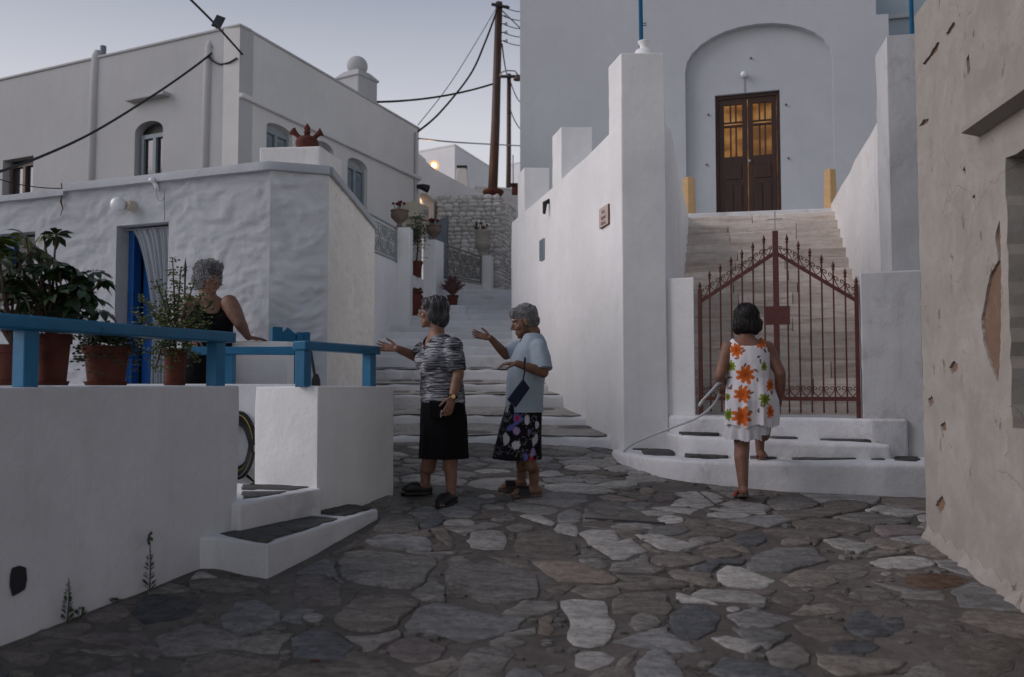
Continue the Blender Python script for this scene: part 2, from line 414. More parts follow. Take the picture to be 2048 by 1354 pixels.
BLUE = paint('sea_blue_paint', (.008, .125, .25), .42, .22, .15, 6, wear=.22, wear_col=(.06, .12, .16))
BLUE_D = paint('deep_blue_paint', (.008, .075, .27), .4, .2, .12, 6)
BLUE_P = paint('pole_blue_paint', (.02, .16, .32), .4)
GREYBLUE = paint('grey_blue_shutter', (.23, .28, .31), .55, .12, .1, 10)
GREYBLUE_D = paint('slate_blue_door', (.15, .185, .21), .55, .12, .1, 10)
RUST = paint('rust_red_iron', (.095, .025, .02), .5, .3, .25, 25, wear=.2, wear_col=(.05, .02, .015))
TERRA = paint('terracotta', (.115, .039, .027), .8, .22, .3, 9, .2)
TERRA_D = paint('aged_terracotta', (.115, .04, .029), .85, .3, .4, 12, .2, wear=.2, wear_col=(.3, .2, .16))
URN = paint('weathered_urn_stone', (.18, .135, .115), .9, .25, .5, 14, .15)
URN_P = paint('pale_urn_stone', (.40, .36, .32), .9, .2, .5, 14, .15)
IRON_W = paint('grey_green_iron', (.26, .30, .29), .55, .15, .15, 20)
IRON_G = paint('worn_grey_iron', (.22, .215, .205), .6, .2, .2, 20)
OCHRE = paint('ochre_block', (.55, .36, .18), .8, .12, .25, 12, .2)
WOOD = None
def wood(name, c, dark):
    k = NT(name); g = k.noise(3, 7, .65, co=k.mapping((14, 14, 1.0)), dist=.6)
    col = k.mix(k.ramp(g, [(.35, 0.), (.7, 1.)]), dark, c)
    return k.out(col, .5, k.bump(g, .3, .006), spec=.35)
DOORWOOD = wood('dark_door_wood', (.062, .028, .018), (.025, .012, .009))
POLEWOOD = wood('creosoted_pole', (.085, .045, .03), (.035, .02, .014))
BROWNFRAME = wood('weathered_brown_frame', (.14, .105, .08), (.07, .05, .04))
WHITEFRAME = paint('old_white_frame', (.55, .55, .52), .6)
BLACK = paint('black_plastic', (.012, .012, .013), .45, .2)
CABLE = paint('black_cable', (.015, .015, .016), .6)
CABLE_G = paint('grey_cable', (.30, .31, .32), .6)
HOSE_W = paint('grey_white_hose', (.46, .48, .50), .45, .08)
HOSE_K = paint('black_hose', (.012, .013, .012), .4)
HOSE_Y = paint('yellow_hose_stripe', (.30, .25, .05), .45)
PLASTIC_C = paint('cream_plastic', (.52, .47, .38), .55)
DARKROOM = paint('dark_interior', (.012, .013, .015), .9)
DARKGREY = paint('dark_grey_shutter', (.05, .055, .062), .7, .25, .4, 9)
METAL = paint('galvanised_metal', (.34, .35, .36), .4, .1, metal=.6)
def glass_dark():
    k = NT('dark_window_glass'); return k.out(k.mix(k.noise(2, 2), (.02, .022, .025), (.05, .052, .055)), .06, spec=.6)
GLASS = glass_dark()
def glass_clear():
    k = NT('clear_glass'); k.p.inputs['Transmission Weight'].default_value = 1.0; k.p.inputs['IOR'].default_value = 1.1
    return k.out((.95, .95, .95), .03)
LENS = glass_clear()
def globe():
    k = NT('opal_globe'); k.p.inputs['Coat Weight'].default_value = .4
    return k.out((.72, .74, .76), .25, spec=.5)
OPAL = globe()
def emit(name, c, s):
    k = NT(name); k.p.inputs['Emission Color'].default_value = c + (1,); k.p.inputs['Emission Strength'].default_value = s
    return k.out(c, .5)
LAMP_GLOW = emit('lit_lamp', (1.0, .74, .38), 12)
def shade_glass():
    k = NT('glowing_lamp_glass'); tr = k.n('ShaderNodeBsdfTransparent'); em = k.n('ShaderNodeEmission'); em.inputs[0].default_value = (1, .50, .14, 1); em.inputs[1].default_value = 1.5; mx = k.n('ShaderNodeMixShader'); mx.inputs[0].default_value = .5
    k.l(tr.outputs[0], mx.inputs[1]); k.l(em.outputs[0], mx.inputs[2]); k.l(mx.outputs[0], k.o.inputs[0]); return k.m
LAMP_GLASS = shade_glass()
def lit_pane():
    k = NT('warm_lit_room'); n = k.noise(2.2, 3, .5, co=k.mapping((1, 1, 1.6)))
    c = k.ramp(n, [(.38, (.30, .12, .03)), (.52, (.75, .33, .09)), (.64, (.95, .52, .20))])
    k.l(c, k.p.inputs['Emission Color']); k.p.inputs['Emission Strength'].default_value = .36
    return k.out((.3, .2, .1), .6)
LIT = lit_pane()
def cloth(name, c, var=.15, scale=30, bump=.25, rough=.95, big=.0):
    k = NT(name); col = k.mix(k.noise(scale, 4, .6), tuple(x*(1-var) for x in c), tuple(min(.9, x*(1+var)) for x in c))
    nb = k.bump(k.noise(14, 4, .6), bump, .01); nb = k.bump(k.noise(300, 2, .5), bump, .001, nb)
    k.p.inputs['Sheen Weight'].default_value = .15
    return k.out(col, rough, nb, spec=.12)
CURTAIN = cloth('grey_white_curtain', (.29, .315, .35))
BLACKCLOTH = cloth('black_cloth', (.0055, .0055, .0065))
BLACKCLOTH.node_tree.nodes['Principled BSDF'].inputs['Sheen Weight'].default_value = .02
SHIRTBLUE = cloth('pale_blue_cotton', (.285, .345, .40), .10, 40, .3)
NAVY = cloth('navy_fabric', (.010, .014, .032))
VOILE = cloth('white_underskirt', (.60, .59, .61), .05)
def skin(name, c, blotch=.25):
    k = NT(name); col = k.mix(k.ramp(k.noise(14, 5, .7), [(.35, 0.), (.7, 1.)]), tuple(x*(1-blotch) for x in c), c)
    col = k.mix(k.math('MULTIPLY', k.ramp(k.noise(60, 4, .7), [(.55, 0.), (.7, 1.)]), .35), col, tuple(x*.55 for x in c))
    nb = k.bump(k.noise(45, 6, .7), .35, .004)
    return k.out(col, .55, nb, spec=.35, sss=.12)
SKIN1 = skin('tanned_skin', (.265, .138, .096), .35); SKIN2 = skin('deep_tanned_skin', (.235, .122, .077), .45); SKIN3 = skin('sunned_skin', (.245, .122, .082), .35); SKIN4 = skin('fair_tanned_skin', (.235, .122, .085), .35)
def hairmat(name, a, b_, w):
    k = NT(name); n = k.noise(9, 5, .65, co=k.mapping((6, 6, 1.2)))
    n2 = k.noise(5, 2, .5)
    col = k.mix(k.ramp(k.math('ADD', k.math('MULTIPLY', n, .6), k.math('MULTIPLY', n2, .4)), [(w-.1, 0.), (w+.12, 1.)]), a, b_)
    return k.out(col, .5, k.bump(n, .5, .006), spec=.4)
HAIR1 = hairmat('iron_grey_hair', (.016, .016, .019), (.11, .112, .12), .56)
HAIR2 = hairmat('silver_grey_hair', (.05, .05, .05), (.33, .33, .325), .47)
HAIR3 = hairmat('black_hair', (.006, .005, .005), (.018, .013, .011), .5)
HAIR4 = hairmat('white_grey_hair', (.08, .083, .087), (.34, .345, .36), .49)
def vcol(name, rough=.95, bump=.25):
    k = NT(name); a = k.n('ShaderNodeVertexColor'); a.layer_name = 'print'
    nb = k.bump(k.noise(16, 4, .6), bump, .01); nb = k.bump(k.noise(300, 2, .5), .2, .001, nb)
    return k.out(a.outputs[0], rough, nb, spec=.12)
PRINT = vcol('printed_fabric')
def leafmat(name, a, b_, rough=.45):
    k = NT(name); oi = k.n('ShaderNodeObjectInfo'); col = k.mix(k.ramp(k.noise(7, 3), [(.35, 0.), (.65, 1.)]), a, b_)
    k.p.inputs['Subsurface Weight'].default_value = 0
    return k.out(col, rough, spec=.4)
LEAF = leafmat('glossy_leaf', (.012, .028, .010), (.03, .062, .017)); LEAF_Y = leafmat('yellow_green_leaf', (.05, .072, .014), (.09, .115, .022))
LEAF_S = leafmat('small_fleshy_leaf', (.04, .07, .018), (.11, .14, .03)); LEAF_D = leafmat('dull_leaf', (.03, .05, .024), (.06, .085, .04))
LEAF_R = leafmat('rust_rosette_leaf', (.09, .05, .02), (.16, .09, .035)); HEATHER = leafmat('mauve_heather', (.10, .05, .05), (.19, .10, .10), .8)
BARK = paint('brown_stem', (.07, .045, .03), .85, .3, .4, 20); PETAL_D = paint('dark_red_petal', (.10, .012, .018), .7); PETAL = paint('red_petal', (.30, .03, .03), .7)
SOIL = paint('potting_soil', (.03, .022, .017), .95, .4, .8, 30)
CHIM = plaster('chimney_wash', (.62, .60, .57), var=.12, bump=.5, stain=.4, stain_col=(.34, .26, .2))
# ================================================================ SETTING
# ---- ground far around (below everything that is built)
b = B(); n = 40; g = [-400+800*i/n for i in range(n+1)]; h = [-60+460*i/n for i in range(n+1)]
def gfar(x, y):
    z = 0.1*min(y, 12) - .6
    if y > 12: z += (min(y, 80)-12)*.16
    return z
b.add([(x, y, gfar(x, y)) for y in h for x in g], [(j*(n+1)+i, j*(n+1)+i+1, (j+1)*(n+1)+i+1, (j+1)*(n+1)+i) for j in range(n) for i in range(n)])
tag(obj('ground', b, paint('dry_earth', (.16, .135, .11), .95, .3, .5, 3)), kind='structure')

# ---- street: mortar sheet with flagstones laid in it
b = B(); xs = np.linspace(-7, 6, 131); ys = np.linspace(-3, 9.6, 127)
XX, YY = np.meshgrid(xs, ys); PP = np.stack([XX.ravel(), YY.ravel(), 0*XX.ravel()], 1)
ZZ = 0.1*PP[:, 1]-.02*PP[:, 0] + .010*fbm(PP, .9, 3) + .004*fbm(PP, 5, 9)
nx = len(xs); b.add([(float(p[0]), float(p[1]), float(z)) for p, z in zip(PP, ZZ)], [(j*nx+i, j*nx+i+1, (j+1)*nx+i+1, (j+1)*nx+i) for j in range(len(ys)-1) for i in range(nx-1)])
street = tag(obj('street', b, MORTAR, smooth=True), kind='structure')

def z6(pts): return [(600+.3418*x, 950+.3418*y) for x, y in pts]
def z7(pts): return [(1250+.3896*x, 950+.3896*y) for x, y in pts]
def z5(pts): return [(.3418*x, 950+.3418*y) for x, y in pts]
def zb(f, x0, x1, y0, y1, n=9):
    ph = random.random()*6
    return f([((x0+x1)/2+(x1-x0)/2*math.cos(a)*random.uniform(.88, 1.08), (y0+y1)/2+(y1-y0)/2*math.sin(a)*random.uniform(.85, 1.08)) for a in [ph+2*math.pi*k/n for k in range(n)]])
TR = [
 ('light', z6([(975,390),(1010,335),(1120,325),(1195,335),(1212,400),(1195,445),(1080,445),(1000,430)])),
 ('light', z6([(1625,345),(1700,325),(1840,325),(1870,370),(1900,390),(1945,378),(2035,450),(1900,500),(1830,495),(1700,410)])),
 ('grey', z6([(220,510),(260,455),(330,440),(480,450),(790,490),(800,540),(750,575),(730,640),(640,668),(520,668),(250,610)])),
 ('grey', z6([(835,630),(880,480),(940,475),(1150,510),(1270,550),(1385,590),(1410,690),(1390,730),(1200,755),(1060,745),(960,690)])),
 ('peach', z6([(1355,515),(1450,508),(1610,515),(1740,550),(1870,610),(1840,635),(1690,632),(1500,628)])),
 ('blue', z6([(380,385),(450,355),(560,350),(740,370),(775,410),(765,455),(640,440),(440,415)])),
 ('grey', z6([(420,325),(480,245),(560,225),(660,235),(695,300),(690,330),(600,343)])),
 ('brown', z6([(760,320),(830,305),(870,335),(915,410),(870,425),(820,380)])),
 ('blue', z6([(615,880),(690,785),(780,755),(880,765),(1000,800),(1330,845),(1280,905),(1160,945),(960,990),(850,945),(640,910)])),
 ('light', z6([(1522,740),(1600,728),(1780,740),(1800,800),(1840,860),(1835,940),(1780,1000),(1690,1018),(1590,1000),(1565,930),(1575,870),(1540,800)])),
 ('light', z6([(1605,1060),(1650,1038),(1760,1040),(1860,1080),(1810,1120),(1700,1160),(1610,1130)])),
 ('grey', z6([(925,1182),(935,1090),(1000,1030),(1100,1005),(1240,1020),(1265,1060),(1200,1140),(1180,1220),(1100,1290),(950,1290)])),
 ('pink', z6([(505,1020),(560,975),(660,950),(780,985),(860,1010),(830,1075),(760,1105),(620,1100),(530,1070)])),
 ('dark', z6([(-60,960),(60,915),(160,915),(250,960),(315,1010),(240,1095),(100,1100),(-40,1080)])),
 ('pink', z6([(-60,680),(0,600),(80,585),(180,620),(250,660),(230,760),(100,780),(0,785)])),
 ('brown', z6([(190,850),(300,740),(420,700),(600,700),(700,740),(600,830),(540,900),(380,920),(230,890)])),
 ('brown', z6([(1580,680),(1640,650),(1860,655),(1885,700),(1800,725),(1680,720)])),
 ('brown', z6([(1250,440),(1285,340),(1480,330),(1610,400),(1640,460),(1580,490),(1300,495)])),
 ('blue', z6([(800,215),(850,185),(960,190),(1045,230),(1000,250),(860,245)])),
 ('light', z6([(1055,185),(1100,175),(1195,188),(1190,207),(1100,205)])),
 ('light', z6([(1280,240),(1330,230),(1420,245),(1495,285),(1470,300),(1380,275)])),
 ('peach', z6([(1390,850),(1440,825),(1490,840),(1470,880),(1490,920),(1460,945),(1385,935),(1400,890)])),
 ('light', zb(z6, 10, 140, 810, 870)), ('grey', z6([(1680,175),(1760,155),(1880,165),(1940,215),(1870,248),(1740,230)])),
 ('light', zb(z6, 1740, 1985, 35, 80)), ('grey', z6([(1625,495),(1760,492),(1805,545),(1760,555),(1660,530)])),
 ('light', zb(z6, 1040, 1150, 118, 140)), ('light', zb(z6, 840, 1030, 262, 305)), ('grey', zb(z6, 1110, 1270, 240, 275)), ('grey', zb(z6, 1210, 1380, 285, 335)),
 ('grey', zb(z6, 1790, 2100, 285, 330)), ('blue', zb(z6, 1500, 1660, 205, 300)), ('grey', zb(z6, 410, 640, 120, 190)), ('light', zb(z6, 600, 770, 55, 85)),
 ('grey', zb(z6, 1100, 1330, 950, 1020)), ('brown', zb(z6, 850, 1010, 640, 720)),
 ('blue', z7([(620,480),(670,410),(770,375),(980,372),(1000,410),(1048,440),(960,465),(830,500),(660,495)])),
 ('light', z7([(465,510),(520,470),(600,480),(690,515),(780,545),(720,583),(560,575),(480,545)])),
 ('light', z7([(335,620),(390,590),(480,594),(650,604),(735,640),(720,668),(600,655),(420,645)])),
 ('dark', z7([(225,720),(330,665),(420,670),(490,720),(470,800),(370,850),(270,835),(240,780)])),
 ('light', z7([(440,840),(520,830),(620,850),(705,880),(640,915),(520,885)])),
 ('blue', z7([(40,1000),(110,910),(200,885),(260,960),(300,1020),(320,1080),(60,1080)])),
 ('light', z7([(1015,335),(1100,325),(1230,350),(1300,365),(1200,405),(1080,370)])),
 ('grey', zb(z7, 1020, 1255, 452, 540)), ('light', zb(z7, 1255, 1600, 422, 492)), ('orange', zb(z7, 1420, 1760, 508, 590)),
 ('dark', zb(z7, 1120, 1440, 685, 850)), ('grey', zb(z7, 1130, 1370, 580, 660)), ('grey', zb(z7, 720, 960, 865, 1000)), ('dark', zb(z7, 1040, 1310, 855, 930)),
 ('light', zb(z7, 410, 650, 190, 228)), ('light', z7([(50,312),(180,310),(385,362),(270,392),(170,380),(110,345)])), ('dark', zb(z7, 560, 730, 298, 365)),
 ('grey', zb(z7, 20, 185, 705, 810)), ('light', zb(z7, 515, 600, 678, 708, 6)), ('brown', zb(z7, 390, 600, 378, 430)), ('brown', zb(z7, 1590, 2040, 800, 1060)),
 ('brown', zb(z7, 750, 980, 592, 680)), ('grey', zb(z7, 310, 500, 318, 355)), ('brown', zb(z7, 790, 960, 322, 365)), ('pink', zb(z7, 135, 275, 88, 145)),
 ('peach', zb(z7, 70, 155, 66, 102)), ('light', zb(z7, 165, 310, 212, 254)), ('grey', zb(z7, -40, 100, 190, 240)), ('blue', zb(z7, 110, 330, 262, 315)),
 ('light', zb(z7, 1310, 1380, 498, 525, 6)), ('brown', zb(z7, 800, 1100, 490, 590)), ('brown', zb(z7, 120, 420, 405, 470)), ('grey', zb(z7, 720, 1000, 110, 185)), ('brown', zb(z7, 1010, 1260, 130, 190)),
 ('dark', z5([(770,830),(810,740),(880,700),(1060,715),(1190,760),(1110,830),(980,870),(850,880)])),
 ('blue', z5([(1280,850),(1380,750),(1500,738),(1640,800),(1640,860),(1560,910),(1400,950),(1310,900)])),
 ('brown', zb(z5, 1090, 1530, 605, 695)), ('pink', z5([(430,960),(550,925),(830,930),(870,980),(950,1050),(900,1090),(700,1010),(500,990)])),
 ('brown', zb(z5, 1050, 1680, 1040, 1220)), ('brown', zb(z5, 300, 620, 1060, 1180)), ('dark', zb(z5, 780, 960, 1155, 1240)),
]
def densify(poly, seg, jit):
    out = []; n = len(poly)
    for i in range(n):
        a = Vector(poly[i]); c = Vector(poly[(i+1) % n]); m = max(1, int((c-a).length/seg))
        nrm = Vector((-(c-a).y, (c-a).x)).normalized() if (c-a).length > 1e-6 else Vector((0, 0))
        for k in range(m):
            out.append(a.lerp(c, k/m) + nrm*random.uniform(-jit, jit)*(1 if k else .5))
    return out
def flag(poly, kind, parent, zf, th=.008, name='stone'):
    """irregular slab: own outline, worn edge, slightly domed top"""
    cx = sum(p[0] for p in poly)/len(poly); cy = sum(p[1] for p in poly)/len(poly)
    size = max((Vector(p)-Vector((cx, cy))).length for p in poly)
    pts = densify([(p[0]-cx, p[1]-cy) for p in poly], max(.035, size*.17), size*.038)
    n = len(pts); e = min(.009, size*.06); z0 = zf(cx, cy)
    tilt = (random.uniform(-.012, .012), random.uniform(-.012, .012))
    def Z(x, y, h): return zf(cx+x, cy+y)-z0 + h + tilt[0]*x + tilt[1]*y
    v = [(p.x, p.y, Z(p.x, p.y, -.02)) for p in pts]
    v += [(p.x*(1-e/size*.4), p.y*(1-e/size*.4), Z(p.x, p.y, th*random.uniform(.45, .75))) for p in pts]
    v += [(p.x*(1-e/size*1.6), p.y*(1-e/size*1.6), Z(p.x, p.y, th)) for p in pts]
    v += [(p.x*.45, p.y*.45, Z(p.x*.45, p.y*.45, th+random.uniform(-.001, .004))) for p in pts] + [(0, 0, Z(0, 0, th+.002))]
    f = [(r*n+i, r*n+(i+1) % n, (r+1)*n+(i+1) % n, (r+1)*n+i) for r in range(3) for i in range(n)] + [(3*n+i, 3*n+(i+1) % n, 4*n) for i in range(n)]
    bb = B().add(v, f); me = bb.mesh(name); fix_normals(me); me.materials.append(ST[kind] if isinstance(kind, str) else kind)
    me.polygons.foreach_set('use_smooth', [True]*len(me.polygons))
    o = bpy.data.objects.new(name, me); o.location = (cx, cy, z0)
    COL.objects.link(o); o.parent = parent
    return o
# occupancy raster on the street for the filling stones (2 cm cells)
OX, OY, CS = -4.0, 2.2, .02; occ = np.zeros((int(7.6/CS), int(8.2/CS)), bool)
def cells(poly, grow=0):
    xs_ = [p[0] for p in poly]; ys_ = [p[1] for p in poly]
    i0, i1 = int((min(xs_)-OX)/CS)-1, int((max(xs_)-OX)/CS)+2; j0, j1 = int((min(ys_)-OY)/CS)-1, int((max(ys_)-OY)/CS)+2
    i0, j0 = max(i0, 0), max(j0, 0); i1, j1 = min(i1, occ.shape[1]), min(j1, occ.shape[0])
    if i1 <= i0 or j1 <= j0: return None
    X, Y = np.meshgrid(OX+(np.arange(i0, i1)+.5)*CS, OY+(np.arange(j0, j1)+.5)*CS); ins = np.zeros(X.shape, bool); n = len(poly)
    for k in range(n):
        x1, y1 = poly[k]; x2, y2 = poly[(k+1) % n]
        if abs(y1-y2) < 1e-9: continue
        c = ((y1 > Y) != (y2 > Y)) & (X < (x2-x1)*(Y-y1)/(y2-y1)+x1); ins ^= c
    return slice(j0, j1), slice(i0, i1), ins
def scaled(poly, s):
    cx = sum(p[0] for p in poly)/len(poly); cy = sum(p[1] for p in poly)/len(poly)
    return [(cx+(x-cx)*s, cy+(y-cy)*s) for x, y in poly]
n_st = 0
for kind, pp in TR:
    poly = [tuple(ong(x, y).xy) for x, y in pp]
    flag(poly, kind, street, gz); n_st += 1
    c = cells(scaled(poly, 1.06))
    if c: occ[c[0], c[1]] |= c[2]
# keep stones out of walls and steps
def block(poly):
    c = cells(poly)
    if c: occ[c[0], c[1]] |= c[2]
K0 = Vector((-1.72, 5.03)); E0 = Vector((.387, .922))
def KL(s, y): p = K0 + E0*s + Vector((-.922, .387))*y; return (p.x, p.y)
block([KL(-4, -.02), KL(2.2, -.02), (-4, 9.9), (-4, 2)]); block([(2.62, 2), (2.76, 6.1), (3.6, 6.2), (3.6, 2)])
block([KL(-.05, -.5), KL(1.55, -.38), KL(1.7, .1), KL(-.05, .1)])
block([(1.0, 9.9), (1.02, 8.45), (1.35, 7.72), (1.9, 7.42), (2.6, 7.26), (3.6, 7.15), (3.6, 9.9)])
kinds = ['light']*2+['grey']*8+['brown']*12+['blue']*3+['dark']*1+['pink']*2
FAR_W = 9.45
# fitted stones: cells of a warped partition of the free street, each cut back to a joint
seeds = []
random.seed(5)
for _ in range(9000):
    if len(seeds) > 232: break
    y = random.uniform(3.3, FAR_W); half = .60*y; x = random.uniform(max(-half, -3.9), min(half, 3.3)); i, j = int((x-OX)/CS), int((y-OY)/CS)
    if not (0 <= j < occ.shape[0] and 0 <= i < occ.shape[1]) or occ[j, i]: continue
    rad = random.choice((.20, .26, .34, .42)) if y < 7.5 else random.choice((.17, .24, .34))
    if any(math.hypot((x-q[0])*.72, y-q[1]) < .5*(rad+q[2]) for q in seeds): continue
    seeds.append((x, y, rad))
sx_ = np.array([q[0] for q in seeds]); sy_ = np.array([q[1] for q in seeds]); sr_ = np.array([q[2] for q in seeds])
JJ, II = np.mgrid[0:occ.shape[0], 0:occ.shape[1]]; CX = OX+(II+.5)*CS; CY = OY+(JJ+.5)*CS
wp = np.stack([CX.ravel(), CY.ravel(), 0*CX.ravel()], 1); CXw = CX.ravel()+.07*fbm(wp, 3.1, 41); CYw = CY.ravel()+.05*fbm(wp, 3.1, 51)
own = np.full(CX.size, -1); best = np.full(CX.size, 9.)
for k in range(len(seeds)):
    dd_ = np.hypot((CXw-sx_[k])*.72, CYw-sy_[k])-.45*sr_[k]; m = dd_ < best; best[m] = dd_[m]; own[m] = k
own[occ.ravel()] = -2; own = own.reshape(occ.shape)
for k, (x, y, rad) in enumerate(seeds):
    if random.random() < .07: continue
    joint = random.choice((.018, .022, .03, .045)); na = random.randint(9, 13); ph = random.random()*6; poly = []; ok = True
    for q in range(na):
        a_ = ph+2*math.pi*q/na+random.uniform(-.12, .12); r_ = 0.0; ca, sa = math.cos(a_), math.sin(a_)
        while r_ < .62:
            i, j = int((x+ca*r_-OX)/CS), int((y+sa*r_-OY)/CS)
            if not (0 <= j < occ.shape[0] and 0 <= i < occ.shape[1]) or own[j, i] != k: break
            r_ += CS
        r_ = max(.03, min(r_-joint, rad*1.25)); poly.append((x+ca*r_, y+sa*r_))
    area = abs(sum(poly[q][0]*poly[(q+1) % na][1]-poly[(q+1) % na][0]*poly[q][1] for q in range(na)))/2
    if area < .004 or n_st > 297: continue
    flag(poly, random.choice(kinds if y < 6.4 else ['light']*6+['peach']*2+['grey']*3+['brown']*2+['blue']*2), street, gz); n_st += 1
    c = cells(poly)
    if c: occ[c[0], c[1]] |= c[2]
# the tiny ones past the limit: one part, still real chips
b = B(); m_ = 0
for _ in range(5000):
    if m_ > 160: break
    y = random.uniform(3.3, FAR_W); half = .6*y; x = random.uniform(max(-half, -3.9), min(half, 3.3)); s = random.uniform(.022, .06); asp = random.uniform(.5, .9)
    poly = [(x+s*random.uniform(.75, 1.15)*math.cos(a), y+s*asp*random.uniform(.75, 1.15)*math.sin(a)) for a in [2*math.pi*k/7 for k in range(7)]]
    c = cells(poly)
    if c is None or occ[c[0], c[1]][c[2]].any(): continue
    occ[c[0], c[1]] |= c[2]; m_ += 1
    top = [(px_*.85+x*.15, py_*.85+y*.15) for px_, py_ in poly]
    b.add([(q[0], q[1], gz(*q)-.01) for q in poly]+[(q[0], q[1], gz(*q)+.012) for q in top], [tuple(range(7, 14))]+[(i, (i+1) % 7, 7+(i+1) % 7, 7+i) for i in range(7)])
obj('small_stones', b, ST['grey'], street, kind='stuff')

# ---- alley steps: (distance of riser, height at its foot, height of its nosing), heights relative to the eye
AS = [(9.3, -.62, -.527), (10.3, -.43, -.349), (11.3, -.245, -.113), (12.0, -.06, .02), (12.7, .12, .226), (13.2, .286, .447), (13.7, .45, .601), (14.2, .605, .741),
      (14.7, .745, .882), (15.15, .885, 1.01), (15.6, 1.012, 1.144), (16.05, 1.146, 1.284), (16.45, 1.286, 1.398), (16.85, 1.40, 1.526), (17.25, 1.528, 1.658), (17.65, 1.66, 1.814), (18.05, 1.816, 1.946)]
steps = bpy.data.objects.new('alley_steps', None); steps.location = (-.3, 9.3, .95); COL.objects.link(steps); tag(steps, kind='structure')
def alley_right(d): return 1.09-.2*(d-8.9)+.06 if d < 14.2 else .05 + (d-14.2)*1.6
def alley_left(d): return -1.66 if d < 10.7 else -2.35
for i, (d, zb_, zt) in enumerate(AS):
    last = i == len(AS)-1
    d2 = AS[i+1][0] if not last else 22.0; zt2 = AS[i+1][1] if not last else 2.05
    xl, xr = alley_left(d+.2), alley_right(min(d2, 18)) if d >= 14 else alley_right(d); xr = max(xr, alley_right(d)); nseg = 26
    xs_ = [xl + (xr-xl)*k/nseg for k in range(nseg+1)]
    bend = (lambda t: .10*math.sin(t*3+i)-.22*max(0, t-.55)**1.3) if d < 13 else (lambda t: .05*math.sin(t*4+i*1.7)+.20*t)
    rings = []
    for k, x in enumerate(xs_):
        t = k/nseg; dd = d + bend(t) + random.uniform(-.012, .012); e = random.uniform(-.008, .008); z0, z1, z2 = EYE+zb_-.25, EYE+zt+e, EYE+zt2
        D2 = d2+.35
        rings.append([(x, dd, z0), (x, dd-.012, z0+.20), (x, dd-.005, z1-.04), (x, dd+.006, z1-.014), (x, dd+.03, z1), (x, dd+.12, z1+.1*.12*(zt2-zt)), (x, D2, z2+.012), (x, D2, z0)])
    b = B().loft(rings); st_ = obj('step', b, STEP_WHITE, steps, noise=[(.010, 2.5, i), (.004, 12, i+3)] if i > 4 else [(.004, 2.5, i), (.0015, 12, i)]); shade(st_, 60)
    if i < 5:
        # bare stone of the tread, kept clear of the painted nosing
        vs = []; mm = 30
        for k in range(mm+1):
            t = .015+.97*k/mm; x = xl+(xr-xl)*t; dd = d+bend(t)+.012+.02*math.sin(k*1.3+i)+random.uniform(0, .02); D2 = d2+bend(t)-.02+random.uniform(-.03, .01)
            rt = lambda y: EYE+zt+(zt2-zt+.012)*max(0, y-d-.03)/(d2+.32-d)+.009
            w = 1 if t < .95 else max(0.3, (1-t)/.05); mid = (dd+D2)/2
            dd, D2 = mid+(dd-mid)*w, mid+(D2-mid)*w
            for q in range(5): y = dd+(D2-dd)*q/4; vs.append((x, y, rt(y)+random.uniform(-.002, .002)))
        tb = B().add(vs, [(k*5+q, (k+1)*5+q, (k+1)*5+q+1, k*5+q+1) for k in range(mm) for q in range(4)])
        tr = obj('tread', tb, TREAD, st_, smooth=True)
        def tz(x, y, d=d, d2=d2, zt=zt, zt2=zt2): return EYE+zt+(zt2-zt+.012)*max(0, y-d-.03)/(d2+.32-d)+.010
        x = xl+.25
        while x < xr-.3:
            w_ = random.uniform(.12, .3); y = d+.12+random.uniform(.05, max(.06, d2-d-.35)); hh = min(.13, (d2-d)*.2)
            poly = [(x+w_*math.cos(a)*random.uniform(.85, 1.1), y+hh*math.sin(a)*random.uniform(.8, 1.1)) for a in [2*math.pi*k/8 for k in range(8)]]
            flag(poly, random.choice(['light', 'peach', 'brown', 'grey', 'grey']), st_, tz, .008, 'stone').matrix_parent_inverse = Matrix.Translation(-Vector(steps.location)) if False else Matrix()
            x += w_*2+random.uniform(.02, .25)
# ================================================================ TERRACE on the left
FT = Frame(KL(0, 0), KL(1, 0))
s480 = FT.sx(480); s637 = FT.sx(637); s790 = FT.sx(790); TH = .53
zs0, zs1 = 0.705, 0.87                         # tops of the two entry steps
terrace = thing('terrace', (*KL(-.5, .3), .45), 'white rendered terrace wall with blue rails, entry steps and slate treads on the left', 'terrace')
b = B().box(-4.6, s480, 0, TH, 0, EYE, FT.M)
obj('wall', b, WHITE_DIM, terrace, crisp=.014, cutsz=.16, noise=[(.012, .8, 1), (.004, 5, 2)], label='long white front wall under the potted plants')
b = B().box(s637, s790, 0, TH, 0, EYE, FT.M)
pe = Vector(KL(s790, 0)); pB = Vector((-1.63, 7.95))
b.prism([tuple(pe), tuple(pe+Vector((-.18, .02))), (-1.85, 7.9), tuple(pB)], 0, EYE-.004)
obj('wall', b, WHITE, terrace, crisp=.014, cutsz=.16, noise=[(.012, .8, 5), (.004, 5, 6)], label='short white wall block right of the entry')
# hose wall, terrace floor
b = B().prism([KL(-4.6, TH-.05), KL(s480-.02, TH-.05), KL(s480-.02, 1.3), KL(2.5, 1.3), (-1.9, 8.2), (-6.6, 9.8), (-7, 3)], .4, .95)
b.prism([KL(s480-.03, .0), KL(s637+.03, .0), KL(s637+.03, 1.1), KL(s480-.03, 1.1)], .3, zs1-.004)
obj('floor', b, STEP_WHITE, terrace)
